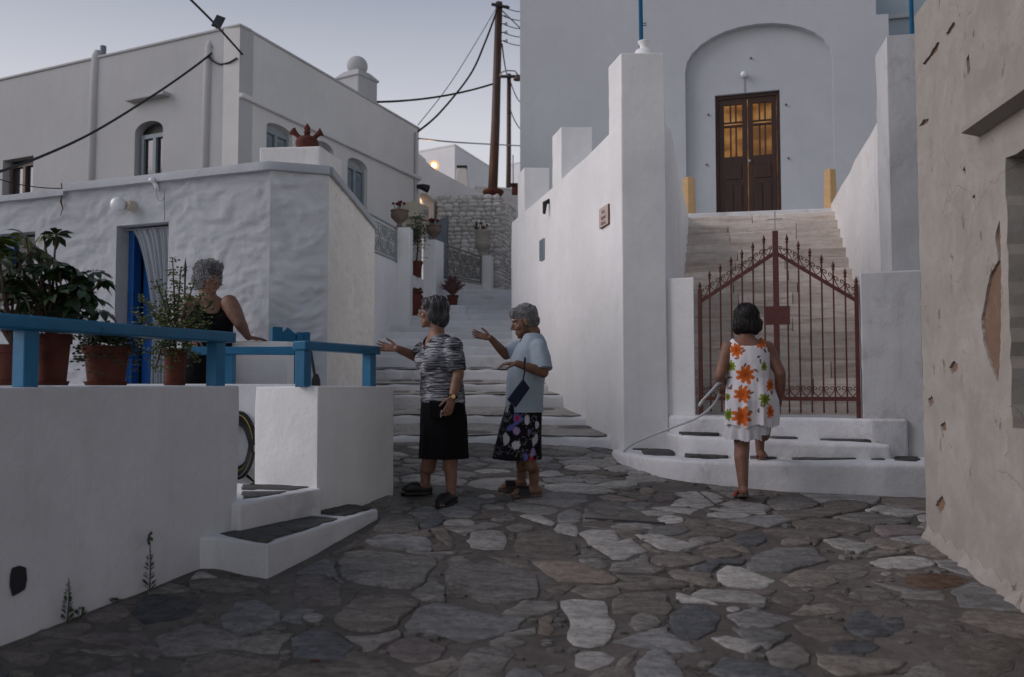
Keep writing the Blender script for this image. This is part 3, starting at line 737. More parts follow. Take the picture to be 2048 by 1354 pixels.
# entry steps: plastered blocks with slate tops
def on_step(px, py, z): p = onz(px, py, z); return (p.x, p.y)
low = [on_step(430, 1076, zs0), on_step(535, 1086, zs0), on_step(640, 1054, zs0), on_step(757, 1017, zs0), KL(1.52, .05), KL(-.02, .05)]
b = B().prism(low, .2, zs0); obj('step', b, STEP_WHITE, terrace, crisp=.018, cutsz=.08, noise=[(.008, 3, 1), (.003, 14, 2)], label='low projecting entry step with two slate slabs')
b = B().prism([KL(s480-.05, -.055), KL(s637-.02, -.055), KL(s637+.02, .3), KL(s480-.05, .3)], .3, zs1); obj('step', b, STEP_WHITE, terrace, crisp=.018, cutsz=.08, noise=[(.006, 3, 11)])
def slab(pts, z, mat=SLATE, name='slate_slab', parent=terrace, th=.006):
    poly = [on_step(x, y, z) for x, y in pts]; return flag(poly, mat, parent, lambda x, y: z+.002, th, name)
def slab_t(*a, **k):
    o = slab(*a, **k); p = k.get('parent', terrace); o.matrix_parent_inverse = world_of(p).inverted(); return o
slab_t([(440,1070),(520,1047),(605,1030),(678,1037),(640,1052),(580,1068),(535,1084),(490,1080)], zs0)
slab_t([(615,1024),(680,1008),(745,1016),(690,1032)], zs0)
slab_t([(484,985),(575,984),(560,989),(515,996),(484,999)], zs1); slab_t([(484,971),(540,971),(618,975),(580,982),(484,979)], zs1)
# masonry block the woman leans on
b = B(); q0 = at(440, 690, 7.15); q1 = at(583, 690, 7.35); b.prism([(q0.x, 7.15), (q1.x, 7.22), (q1.x+.02, 7.38), (q0.x, 7.36)], .9, 1.905)
obj('wall', b, WHITE, terrace, crisp=.012, noise=[(.008, 2, 4)], label='low white masonry counter behind the blue rail')
# drain mouth as a flat patch, its inner shade put into the dark colour
dp = [FT.px(x, y) for x, y in ((20,1150),(24,1136),(38,1131),(50,1135),(52,1158),(48,1178),(36,1186),(24,1192),(19,1172))]; n = len(dp); b = B().add([(x, -.008, z) for x, z in dp]+[(x, .02, z) for x, z in dp], [tuple(range(n))]+[(i, (i+1) % n, n+(i+1) % n, n+i) for i in range(n)], FT.M); obj('hole_shade_patch', b, paint('hole_shade_patch', (.03, .031, .034), .9), terrace)

def rail(name, label, fr, y0, posts, s_a, s_b, ztop, group='blue wooden rails on the terrace', pw=.078, zb=EYE):
    t = thing(name, tuple(fr.p((s_a+s_b)/2, y0, zb)), label, 'railing', group)
    b = B().box(s_a, s_b, y0-.055, y0+.055, ztop-.062, ztop, fr.M); obj('rail', b, BLUE, t, crisp=.010, cutsz=.25, noise=[(.003, 2.5, 3)])
    for s_ in posts:
        b = B().box(s_-pw/2, s_+pw/2, y0-pw/2, y0+pw/2, zb-.01, ztop-.060, fr.M); obj('post', b, BLUE, t, bevel=.006)
    return t
zr = EYE+.315
rail('blue_rail', 'long blue wooden rail in front of the potted plants', FT, .10, [FT.sx(50, .1), FT.sx(431, .1), FT.sx(50, .1)-2.0], -4.5, FT.sx(457, .1), zr)
rail('blue_rail', 'short blue wooden rail on the wall block nearest the alley steps', FT, .12, [FT.sx(606, .12), FT.sx(738, .12)], FT.sx(597, .12), FT.sx(749, .12), zr-.015)
FI = Frame(KL(0, 1.12), KL(1, 1.12)); 
fi0, fi1 = at(372, 690, 6.72), at(592, 690, 6.72); FJ = Frame((fi0.x, 6.72), (fi1.x, 6.75))
b_rail = rail('blue_rail', 'inner blue wooden rail the woman in black leans over', FJ, .0, [FJ.sx(458)], .0, FJ.L, 1.84, pw=.08, zb=EYE+.01)
b = B().box(-.9, FJ.L+.05, -.09, .09, .8, EYE+.012, FJ.M); obj('wall', b, WHITE_DIM, terrace, crisp=.014, cutsz=.16, label='inner white wall with the hose')
# blue picket gate beyond the counter
g0 = at(541, 700, 7.42); g1 = at(616, 700, 7.6); FG = Frame((g0.x, 7.42), (g1.x, 7.6))
t = thing('picket_gate', (g0.x, 7.42, .95), 'deep blue picket gate with pointed boards behind the terrace wall', 'gate')
for (x0, x1, zt, kind) in ((FG.sx(541), FG.sx(562), 655, 'post'), (FG.sx(591), FG.sx(604), 664, 'board'), (FG.sx(605), FG.sx(617), 663, 'board')):
    zt = FG.px((541+617)/2, zt)[1]; b = B().box(x0, x1, -.03, .03, .95, zt, FG.M); obj(kind, b, BLUE, t, bevel=.005)
x0, x1 = FG.sx(563), FG.sx(590); zt = FG.px(575, 654)[1]; z1 = FG.px(575, 668)[1]; z0 = FG.px(575, 685)[1]
b = B(); pr = [(x0, z0), (x1, z0), (x1, z1), ((x0+x1)/2-.02, zt), (x0, z1)]
b.add([(x, -.015, z) for x, z in pr]+[(x, .02, z) for x, z in pr], [tuple(range(5)), tuple(range(9, 4, -1))]+[(i, (i+1) % 5, 5+(i+1) % 5, 5+i) for i in range(5)], FG.M); obj('top_board', b, BLUE, t, bevel=.004)
for xx in np.linspace(x0+.03, x1-.03, 4): obj('picket', B().box(xx-.022, xx+.022, -.012, .012, .97, z0+.02, FG.M), BLUE_D, t, bevel=.004)
# broom leaning
p0, p1 = at(621, 700, 7.0), at(632, 766, 6.85); t = thing('broom', tuple(p1), 'black broom with narrow head leaning beside the blue gate', 'broom')
obj('handle', B().tube([p0, p1], .012, 8), BLACK, t); obj('head', B().loft([[p1+Vector((x*s_, y*s_*.5, z)) for x, y in ((-.03, -.03), (.03, -.03), (.03, .03), (-.03, .03))] for s_, z in ((.5, .07), (1, .03), (1.2, -.06))]), BLACK, t, bevel=.006)
# hose coil on the inner wall
hc = FJ.px(484, 890, -.1); t = thing('hose_coil', tuple(FJ.p(hc[0], -.12, hc[1]-.25)), 'black garden hose with yellow stripe coiled on a white wall', 'hose')
pts = []
for k in range(160):
    a = k/160*2*math.pi*5; rr = .88+.16*math.sin(k*.173); pts.append(FJ.p(hc[0]-.02+.125*math.cos(a)*rr, -.105-.018*(k/160)*5+.008*math.sin(k), hc[1]+.225*math.sin(a)*rr))
obj('coil', B().tube(pts, .0155, 8), HOSE_K, t, smooth=True)
obj('stripe', B().tube([p+Vector((.004, -.0145, .002)) for p in pts[30:62]], .005, 5), HOSE_Y, t, smooth=True)
tail = [FJ.p(hc[0]+.05, -.14, hc[1]-.22), FJ.p(hc[0]+.12, -.17, hc[1]-.27), FJ.p(hc[0]+.02, -.2, hc[1]-.31), FJ.p(hc[0]-.12, -.2, hc[1]-.305), FJ.p(hc[0]-.25, -.2, hc[1]-.30)]
obj('tail', B().tube(tail, .0115, 7), HOSE_K, t, smooth=True)

# ================================================================ LOW HOUSE (whitewashed stone) behind the terrace
PB = [(-5.9, 9.19), (-2.08, 7.67), (-1.61, 7.84), (-1.63, 10.6), (-6.2, 12.4)]
ZB = EYE+1.90
house = thing('low_house', (-3.6, 9.2, .9), 'low whitewashed stone house with cut corner, curtained door and jug on roof', 'house')
FB = Frame(PB[0], PB[1]); FBf = Frame(PB[1], PB[2]); FBr = Frame(PB[2], PB[3])
d0, d1 = FB.sx(226), FB.sx(331); zdt = FB.px(280, 448)[1]
w0, w1 = FB.sx(-60), FB.sx(62); zw0, zw1 = FB.px(30, 600)[1], FB.px(30, 466)[1]
def lumpy(fr, x0, x1, z0, z1, holes, amp, mat, name='wall', cell=.02, seed=0, tex=None, label=None):
    nx = int((x1-x0)/cell); nz = int((z1-z0)/cell); X = np.linspace(x0, x1, nx+1); Z = np.linspace(z0, z1, nz+1)
    for (a, c_, e, f_) in holes:
        for arr, vals in ((X, (a, c_)), (Z, (e, f_))):
            for v in vals: arr[np.abs(arr-v).argmin()] = v
    gx, gz_ = np.meshgrid(X, Z); P = np.stack([gx.ravel(), 0*gx.ravel(), gz_.ravel()], 1)
    # courses of rough stones under many coats of limewash
    q = P*np.array([1.0, 1, 1.0]) + np.stack([.12*vnoise(P, 3, seed), 0*P[:, 0], .06*vnoise(P, 4, seed+1)], 1)
    n1 = vnoise(q*np.array([5.5, 1, 15]), 1, seed+2); n2 = vnoise(q*np.array([14, 1, 34]), 1, seed+3); n3 = fbm(q, 1.1, seed+4)
    n1 = np.tanh(n1*4)*.45
    dy = -amp*(n1 + .6*n2 + .5*n3)
    for (a, c_, e, f_) in holes:
        dist = np.maximum(np.maximum(a-P[:, 0], P[:, 0]-c_), np.maximum(e-P[:, 2], P[:, 2]-f_)); dy *= np.clip(dist/.10, 0, 1)
    ed = np.minimum(P[:, 0]-x0, x1-P[:, 0]); dy *= np.clip(ed/.08, 0, 1)
    V = np.stack([P[:, 0], dy, P[:, 2]], 1); V = (np.array(fr.M)[:3, :3] @ V.T).T + np.array(fr.M)[:3, 3]
    fs = []
    for j in range(nz):
        zc = (Z[j]+Z[j+1])/2
        for i in range(nx):
            xc = (X[i]+X[i+1])/2
            if any(a < xc < c_ and e < zc < f_ for a, c_, e, f_ in holes): continue
            fs.append((j*(nx+1)+i, j*(nx+1)+i+1, (j+1)*(nx+1)+i+1, (j+1)*(nx+1)+i))
    b = B(); b.v = [tuple(map(float, v)) for v in V]; b.f = fs
    me = b.mesh(name); me.materials.append(mat); me.polygons.foreach_set('use_smooth', [True]*len(fs))
    o = bpy.data.objects.new(name, me); place(o, house)
    if label: o['label'] = label
    return o
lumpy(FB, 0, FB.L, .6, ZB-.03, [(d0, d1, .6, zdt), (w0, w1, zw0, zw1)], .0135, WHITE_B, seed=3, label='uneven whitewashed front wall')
lumpy(FBf, 0, FBf.L, .6, ZB-.03, [], .026, WHITE_B_LIT, seed=13, label='narrow whitewashed corner facet')
lumpy(FBr, 0, FBr.L, .3, ZB-.03, [], .007, CREAM_SPECK, seed=23, label='speckled cream side wall along the alley')
b = B()
for (x0, x1, z0, z1) in ((d0, d1, .6, zdt), (w0, w1, zw0, zw1)):
    for (a, c_, e, f_) in ((x0, x0, z0, z1), (x1, x1, z0, z1)): b.add([(a, 0, e), (a, .3, e), (a, .3, f_), (a, 0, f_)], [(0, 1, 2, 3)], FB.M)
    b.add([(x0, 0, z1), (x1, 0, z1), (x1, .3, z1), (x0, .3, z1)], [(0, 1, 2, 3)], FB.M)
obj('reveal', b, WHITE_B, house)
back = [tuple((FB.M @ Vector((0, .32, 0))).xy), tuple((FB.M @ Vector((FB.L-.1, .32, 0))).xy), (-1.72, 8.1), (-1.74, 10.55), PB[4]]
obj('inner_wall', B().prism(back, .6, ZB-.05), DARKROOM, house)
# roof edge: rounded coping, a little lower at its left end
def coping(pts, z, h, out, name='coping'):
    b = B(); P = [Vector(p) for p in pts]; m = len(P); o_ = []
    for i, p in enumerate(P):
        t = (P[min(i+1, m-1)]-P[max(i-1, 0)]).normalized(); o_.append(p + Vector((t.y, -t.x))*out)
    rings = []
    for p, q in zip(P, o_):
        i_ = p + (p-q).normalized()*.30
        rings.append([(q.x, q.y, z), (q.x, q.y, z+h*.75), ((q.x*.8+p.x*.2), (q.y*.8+p.y*.2), z+h), (i_.x, i_.y, z+h+.005), (i_.x, i_.y, z-.04)])
    return shade(obj(name, b.loft(rings), WHITE_B if name == 'coping' else WHITE, house, noise=[(.006, 3, 2)]), 50)
def along(a, c, n): return [tuple(Vector(a).lerp(Vector(c), k/n)) for k in range(n+1)]
pm = FB.p(FB.sx(124), 0, 0).xy
coping(along(PB[0], tuple(pm), 14), ZB-.085, .06, .045)
coping(along(tuple(pm), PB[1], 22)+along(PB[1], PB[2], 4)[1:], ZB-.05, .075, .05)
coping(along(PB[2], PB[3], 14), ZB-.05, .075, .035)
obj('roof', B().prism([tuple((FB.M @ Vector((0, .2, 0))).xy), (-2.2, 7.85), (-1.75, 8.0), (-1.76, 10.6), PB[4]], ZB-.1, ZB-.01), WHITE_B, house)
k0, k1 = at(516, 305, 7.95), at(641, 305, 7.95); zk = at(580, 292, 7.95).z
b = B().prism([(k0.x, 7.97), (k1.x, 7.95), (k1.x+.1, 8.45), (k0.x+.05, 8.5)], ZB-.02, zk); obj('roof_block', b, WORN_WHITE, house, crisp=.018, cutsz=.08, noise=[(.008, 4, 9)])
# door: blue frame, dark room, curtain drawn to one side
t = B(); t.box(d0+.01, d0+.075, .14, .24, .9, zdt-.0, FB.M); obj('door_frame', t, BLUE_D, house, bevel=.006)
obj('door_leaf', B().box(d0+.08, d0+.20, .26, .30, .9, zdt-.03, FB.M), BLUE_D, house, bevel=.006)
cur = thing('door_curtain', tuple(FB.p((d0+d1)/2, .1, .95)), 'grey-white gathered curtain drawn across the blue doorway', 'curtain')
b = B(); nu, nv = 90, 26; V = []
for j in range(nv+1):
    t_ = j/nv; z = zdt-.03-(zdt-.99)*t_; lx = FB.sx(241)+(FB.sx(287)-FB.sx(241))*min(1, t_/.43)**.62; rx = d1-.01
    for i in range(nu+1):
        u = i/nu; x = lx+(rx-lx)*u; V.append((x, .10+.022*math.sin(u*58+1.2*math.sin(u*9+t_*2))*(0.5+.7*t_)+.01*math.sin(u*23+t_*4), z+.012*math.sin(u*20)*t_))
b.add(V, [(j*(nu+1)+i, j*(nu+1)+i+1, (j+1)*(nu+1)+i+1, (j+1)*(nu+1)+i) for j in range(nv) for i in range(nu)], FB.M); obj('cloth', b, CURTAIN, cur, smooth=True)
obj('curtain_rod', B().tube([FB.p(d0+.02, .10, zdt-.025), FB.p(d1-.005, .10, zdt-.025)], .008, 8), METAL, cur)
# dark window at far left
obj('window', B().box(w0+.02, w1-.02, .12, .16, zw0+.02, zw1-.02, FB.M), GLASS, house)
for (a, c_) in ((w0, w0+.05), ((w0+w1)/2-.03, (w0+w1)/2+.03), (w1-.05, w1)): obj('window_frame', B().box(a, c_, .09, .12, zw0, zw1, FB.M), BLUE_D, house, bevel=.004)
# wall lamps
def bulkhead(px, py, rad, label, wire=True):
    a, z = FB.px(px, py); t = thing('wall_lamp', tuple(FB.p(a, -.02, z-rad)), label, 'lamp', 'globe lamps on the low house')
    obj('base', B().tube([FB.p(a+.03, .03, z), FB.p(a+.02, -.07, z)], [.055, .045], 14), PLASTIC_C if wire else WHITE, t, smooth=False)
    obj('globe', B().ell(FB.p(a-.035, -.12, z), rad, seg=20, rg=14), OPAL, t, smooth=True)
bulkhead(262, 413, .068, 'round white globe lamp above the curtained door')
a, z = FB.px(314, 363); t = thing('light_sensor', tuple(FB.p(a, -.03, z-.05)), 'small white light fitting with looped grey wire under the roof edge', 'lamp')
obj('head', B().ell(FB.p(a, -.06, z), (.032, .032, .026), seg=14, rg=10), OPAL, t, smooth=True); obj('body', B().tube([FB.p(a, -.05, z), FB.p(a+.015, -.02, z-.05), FB.p(a+.01, .0, z-.08)], [.018, .022, .014], 8), WHITE, t)
w = [FB.px(x, y) for x, y in ((317,372),(318,392),(322,402),(330,402),(334,392),(333,378),(334,398),(333,408),(334,425),(333,443))]
obj('wire', B().tube([FB.p(a_, -.03, z_) for a_, z_ in w], .004, 5), CABLE_G, t)
w = [FB.px(x, y) for x, y in ((128,368),(130,385),(127,405),(131,418),(126,432))]
tag(obj('hanging_wire', B().tube([FB.p(a_, -.03, z_) for a_, z_ in w], [.006, .005, .009, .005, .003], 5), BARK), 'short rusty wire hanging from the roof edge of the low house', 'wire')

# terracotta jug with three spouts
jb = at(614, 292, 8.12); sc = 8.12/FPX
jug = thing('terracotta_jug', (jb.x, 8.12, zk), 'terracotta pot with two flared spouts and pointed lid on the low roof', 'jug')
J = lambda dx, dy: Vector((jb.x+(dx)*sc, 8.12, zk+dy*sc))
obj('body', B().lathe([(.001, 0), (17*sc, 0), (21*sc, 5*sc), (23.5*sc, 13*sc), (22.5*sc, 21*sc), (16*sc, 28*sc), (8*sc, 30*sc), (.001, 30.5*sc)], 26, c=(jb.x, 8.12, zk)), TERRA_D, jug, smooth=True)
obj('lid', B().lathe([(.001, 28*sc), (7*sc, 29*sc), (5.5*sc, 36*sc), (7.5*sc, 38*sc), (5*sc, 41*sc), (7*sc, 46*sc), (4.5*sc, 51*sc), (.001, 57*sc)], 18, c=(jb.x, 8.12, zk)), TERRA_D, jug, smooth=True)
for s_ in (-1, 1): obj('spout', B().tube([J(12*s_, 24), J(19*s_, 31), J(24*s_, 36), J(30*s_, 41 if s_ < 0 else 39)], [5.5*sc, 4.5*sc, 5.5*sc, 9*sc], 14), TERRA_D, jug, smooth=True)

# ================================================================ TWO-STOREY HOUSE behind it
PC = [(-11.3, 16.97), (-4.16, 13.5), (-2.0, 19.05)]
FC = Frame(PC[0], PC[1]); FCr = Frame(PC[1], PC[2])
ZC = FC.px(470, 54)[1]
upper = thing('two_storey_house', (-6, 16, 1.6), 'two-storey white house with arched grey-blue windows and ball-topped chimney', 'house')
def fpx(fr, x0, x1, y0, y1):          # pixel box on a frame -> s0,s1,z0,z1
    xm, ym = (x0+x1)/2, (y0+y1)/2; return fr.px(x0, ym)[0], fr.px(x1, ym)[0], fr.px(xm, y1)[1], fr.px(xm, y0)[1]
def arch_px(fr, x0, x1, ys, yt, zb):
    s0, s1 = fr.px(x0, ys)[0], fr.px(x1, ys)[0]; c = (x0+x1)/2; return arch(s0, s1, zb, fr.px(c, ys)[1], fr.px(c, yt)[1])
h1 = arch_px(FC, 270, 326, 262, 242, 2.9); lw = fpx(FC, 5, 66, 316, 380); lw = (lw[0], lw[1], 2.9, lw[3])
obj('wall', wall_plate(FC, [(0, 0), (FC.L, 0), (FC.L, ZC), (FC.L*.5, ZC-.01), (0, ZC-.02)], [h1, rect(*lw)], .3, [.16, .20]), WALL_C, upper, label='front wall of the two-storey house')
hr = [arch_px(FCr, 533, 585, 262, 250, 3.35), arch_px(FCr, 630, 667, 297, 284, 3.35), arch_px(FCr, 695, 735, 332, 318, 3.35)]
dr = arch_px(FCr, 800, 812, 470, 455, 1.5)
obj('wall', wall_plate(FCr, [(0, 0), (FCr.L, 0), (FCr.L, ZC), (0, ZC)], hr, .3, [.14]*3), WALL_C_LIT, upper, label='alley-side wall with arched windows')
p2 = FC.p(.05, .32, 0); p3 = FC.p(FC.L-.34, .32, 0); p4 = FCr.p(FCr.L-.02, .32, 0)
obj('inner_wall', B().prism([(p2.x, p2.y), (p3.x, p3.y), (p4.x, p4.y), (-8, 24)], 0, ZC-.03), WALL_C, upper)
# ledge along the alley side
z0, z1 = FCr.px(470, 190)[1], FCr.px(835, 352)[1]; zm = (z0+z1)/2
obj('ledge', B().box(.0, FCr.L+.03, -.07, .02, zm-.05, zm+.03, FCr.M), WALL_C_LIT, upper, bevel=.02)
# roof edge
obj('coping', B().box(-.02, FC.L+.02, -.025, .25, ZC-.01, ZC+.035, FC.M), WALL_C, upper, bevel=.015)
obj('coping', B().box(.24, FCr.L+.02, -.022, .25, ZC-.008, ZC+.037, FCr.M), WALL_C, upper, bevel=.015)
# window fillings
def casement(fr, s0, s1, z0, z1, y, leaf=2, glass=GLASS, frame=GREYBLUE, bars=1, name='window', parent=None, shutter=False):
    parent = parent or upper
    w = obj(name, B().box(s0-.01, s1+.01, y+.03, y+.05, z0, z1, fr.M), frame if shutter else glass, parent)
    obj('frame', B().box(s0-.01, s0+.05, y-.02, y+.028, z0, z1, fr.M), frame, w, bevel=.004); obj('frame', B().box(s1-.05, s1+.01, y-.02, y+.028, z0, z1, fr.M), frame, w, bevel=.004)
    obj('frame', B().box(s0+.05, s1-.05, y-.019, y+.027, z1-.07, z1, fr.M), frame, w, bevel=.004)
    obj('mullion', B().box((s0+s1)/2-.035, (s0+s1)/2+.035, y-.025, y+.026, z0, z1-.07, fr.M), frame, w, bevel=.004)
    for k in range(bars):
        zz = z0+(z1-z0)*(k+1)/(bars+1)*.9; obj('glazing_bar', B().box(s0+.05, s1-.05, y-.012, y+.022, zz-.015, zz+.015, fr.M), frame, w)
    if shutter:
        for side in (0, 1):
            a, c_ = (s0+.06, (s0+s1)/2-.045) if side == 0 else ((s0+s1)/2+.045, s1-.06)
            obj('shutter_panel', B().box(a+.03, c_-.03, y-.005, y+.029, z0+.1, z1-.15, fr.M), GREYBLUE_D, w, bevel=.006)
    return w
s0, s1, z0, z1 = fpx(FC, 272, 326, 262, 360); casement(FC, s0+.02, s1, 2.9, z1-.02, .11)
obj('curtain', B().box(s0+.1, s1-.05, .175, .18, 2.9, z1-.1, FC.M), CURTAIN, upper)
casement(FC, lw[0]+.04, lw[1]-.02, 2.9, lw[3]-.06, .14, frame=BROWNFRAME)
for x0, x1, ys, yt in ((533, 585, 262, 250), (630, 667, 297, 284), (695, 735, 332, 318)):
    s0, s1 = FCr.px(x0, ys)[0], FCr.px(x1, ys)[0]; zt = FCr.px((x0+x1)/2, ys)[1]; casement(FCr, s0, s1, 3.3, zt, .09, shutter=True)
    obj('tympanum', B().box(s0-.05, s1+.05, .13, .14, zt-.01, zt+.35, FCr.M), WALL_C, upper)
# vertical drain casings and a ledge on the front
for px_, py_, r_ in ((192, 100, .09), (418, 80, .085)):
    a, zt = FC.px(px_, py_); obj('drain_casing', B().tube([FC.p(a-.05, .03, 2.6), FC.p(a-.02, .03, zt-.6), FC.p(a, .03, zt-.1), FC.p(a, .03, zt)], [r_, r_, r_*.95, r_*.5], 12), WALL_C, upper, smooth=True)
a, zt = FC.px(200, 90); a, zb_ = FC.px(200, 112); obj('vent_pipe', B().tube([FC.p(a, .06, zb_-.1), FC.p(a, .06, zt)], .05, 10), GREYBLUE_D, upper)
s0, s1, z0, z1 = fpx(FC, 264, 340, 186, 200); obj('ledge', B().box(s0, s1, -.14, .02, z0, z0+.06, FC.M), WALL_C, upper, bevel=.01)
# ball-topped chimney
c0 = at(714, 190, 17.6); chim = [(-.33, -.33), (.33, -.33), (.33, .33), (-.33, .33)]
t = thing('roof_chimney', (c0.x, 17.6, ZC), 'square white chimney topped by a large plaster ball on the two-storey house', 'chimney')
Rz = Matrix.Translation((c0.x, 17.6, 0)) @ Matrix.Rotation(R(-32), 4, 'Z'); zc1 = at(714, 161, 17.6).z; zc2 = at(714, 147, 17.6).z; zc3 = at(714, 113, 17.6).z
obj('shaft', B().prism([(x*.86, y*.86) for x, y in chim], ZC-.3, zc1-.005, Rz), WALL_C, t, bevel=.02)
obj('cap', B().loft([[(x*s_, y*s_, z) for x, y in chim] for s_, z in ((.93, zc1-.02), (.97, zc1+.01), (.60, zc2), (.45, zc2+.03))], M=Rz), WALL_C, t, bevel=.015)
rr = .20; obj('ball', B().ell((c0.x, 17.6, zc3-rr), (rr*1.03, rr*1.03, rr), seg=28, rg=18), WALL_C, t, smooth=True)
# small solar floodlight on the roof corner
a, z = FC.px(431, 50); t = thing('solar_light', tuple(FC.p(a, 0, ZC)), 'small tilted solar panel light on the two-storey roof corner', 'lamp')
obj('stand', B().tube([FC.p(a-.05, .05, ZC), FC.p(a, .03, z), FC.p(a+.05, .05, ZC+.05)], .012, 6), BLACK, t)
Ms = FC.M @ Matrix.Translation((a+.04, .02, z+.05)) @ Matrix.Rotation(R(-28), 4, 'X') @ Matrix.Rotation(R(40), 4, 'Z')
obj('panel', B().box(-.07, .07, -.012, .012, -.12, .12, Ms), BLACK, t, bevel=.005); obj('cell', B().box(-.06, .06, -.016, -.0125, -.11, .11, Ms), GLASS, t)
# ================================================================ CHURCH and its walled stair
ch0, ch1 = (.15, 16.5), (6.36, 14.57); FH = Frame(ch0, ch1)
church = thing('church', (3.6, 15.4, 4.2), 'tall pale grey church front with blind arch and brown double door', 'church')
ZL = EYE+2.70                                   # landing before the door
ar = arch_px(FH, 1370, 1665, 128, 47, ZL)       # outline of the blind arch
ztop = 9.6
sR = FH.px(1752, 20)[0]; sR2 = FH.px(1777, 45)[0]; zr_ = FH.px(1765, 29)[1]
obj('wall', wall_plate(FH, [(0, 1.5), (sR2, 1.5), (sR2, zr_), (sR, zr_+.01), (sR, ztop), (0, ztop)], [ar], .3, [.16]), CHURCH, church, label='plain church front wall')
dx0, dx1, dz1 = FH.px(1431, 300, .14)[0], FH.px(1561, 300, .14)[0], FH.px(1495, 185, .14)[1]
FHi = Frame(tuple(FH.p(0, .14, 0).xy), tuple(FH.p(1, .14, 0).xy))
ai = arch(ar[0][0]-.05, ar[1][0]+.05, ZL, FH.px(1517, 128)[1], FH.px(1517, 47)[1]+.05)
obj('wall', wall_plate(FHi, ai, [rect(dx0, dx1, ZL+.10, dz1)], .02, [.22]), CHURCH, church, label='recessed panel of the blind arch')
pa, pb_, pc_ = FH.p(.01, .31, 0), FH.p(sR2-.02, .31, 0), FH.p(sR-.02, 6, 0)
obj('inner_wall', B().prism([tuple(FH.p(.01, .75, 0).xy), tuple(FH.p(sR-.02, .75, 0).xy), tuple(FH.p(sR-.02, 7, 0).xy), tuple(FH.p(.01, 7, 0).xy)], 1.5, ztop-.02), CHURCH, church)
obj('side_wall', B().prism([tuple(FH.p(.005, .005+.3, 0).xy), tuple(FH.p(.02, .3, 0).xy), tuple(FH.p(.02, 7.2, 0).xy), tuple(FH.p(.005, 7.2, 0).xy)], 1.5, ztop-.01), CHURCH, church)
# warm-lit room seen through the panes
obj('lit_interior', B().box(dx0-.1, dx1+.1, .62, .64, ZL+.1, dz1+.1, FH.M), LIT, church)
# double door
door = obj('door_frame', B().box(dx0, dx0+.055, .20, .32, ZL+.10, dz1, FH.M).box(dx1-.055, dx1, .20, .32, ZL+.10, dz1, FH.M).box(dx0+.055, dx1-.055, .201, .319, dz1-.07, dz1, FH.M), DOORWOOD, church, bevel=.004)
zA, zBt = ZL+.12, dz1-.07; zmid = FH.px(1495, 312, .24)[1]; zpt = FH.px(1495, 208, .24)[1]; zbar = FH.px(1495, 247, .24)[1]
for k in (0, 1):
    xm = (dx0+dx1)/2; a, c_ = (dx0+.06, xm-.006) if k == 0 else (xm+.006, dx1-.06)
    st = .085
    lf = obj('door_leaf', B().box(a, a+st, .22, .27, zA, zBt, FH.M).box(c_-st, c_, .22, .27, zA, zBt, FH.M).box(a+st, c_-st, .221, .269, zA, zmid, FH.M).box(a+st, c_-st, .221, .269, zpt, zBt, FH.M).box(a+st, c_-st, .221, .269, zbar-.05, zbar-.012, FH.M).box(a+st, c_-st, .221, .269, zbar+.022, zbar+.045, FH.M), DOORWOOD, church, bevel=.004)
    for q in (1, 2):
        xx = a+st+(c_-a-2*st)*(.36 if q == 1 else .66); obj('glazing_bar', B().box(xx-.014, xx+.014, .225, .262, zmid+.002, zbar-.052, FH.M), DOORWOOD, lf, bevel=.003); obj('glazing_bar', B().box(xx-.014, xx+.014, .225, .262, zbar+.047, zpt-.002, FH.M), DOORWOOD, lf, bevel=.003)
    obj('pane', B().box(a+st, c_-st, .245, .249, zmid, zpt, FH.M), LENS, lf)
    # raised panels
    h = zmid-zA
    obj('panel', B().box(a+st+.02, c_-st-.02, .205, .2205, zA+h*.66, zA+h*.86, FH.M), DOORWOOD, lf, bevel=.008)
    w = (c_-a-2*st)/2
    for q in (0, 1): obj('panel', B().box(a+st+w*q+.015, a+st+w*(q+1)-.015, .205, .2205, zA+h*.10, zA+h*.58, FH.M), DOORWOOD, lf, bevel=.008)
a, z = FH.px(1499, 322, .2); obj('door_knob', B().ell(FH.p(a, .19, z), .03, seg=12, rg=8), METAL, church, smooth=True)
# globe lamp over the door with its conduit
a, z = FH.px(1488, 152, .14); t = thing('door_lamp', tuple(FH.p(a, .1, z)), 'small round lamp with thin conduit above the church door', 'lamp')
obj('globe', B().ell(FH.p(a, .05, z), .055, seg=16, rg=12), OPAL, t, smooth=True); obj('base', B().tube([FH.p(a, .15, z), FH.p(a, .08, z)], .04, 10), METAL, t)
obj('conduit', B().tube([FH.p(a+.005, .13, z-.05), FH.p(a+.005, .13, dz1)], .008, 6), CABLE_G, t)
for px_, py_ in ((1502, 117), (1417, 230), (1414, 330), (1572, 210), (1577, 317)):
    a, z = FH.px(px_, py_, .14); obj('nail', B().tube([FH.p(a, .15, z), FH.p(a, .11, z)], [.012, .018], 6), RUST, church)

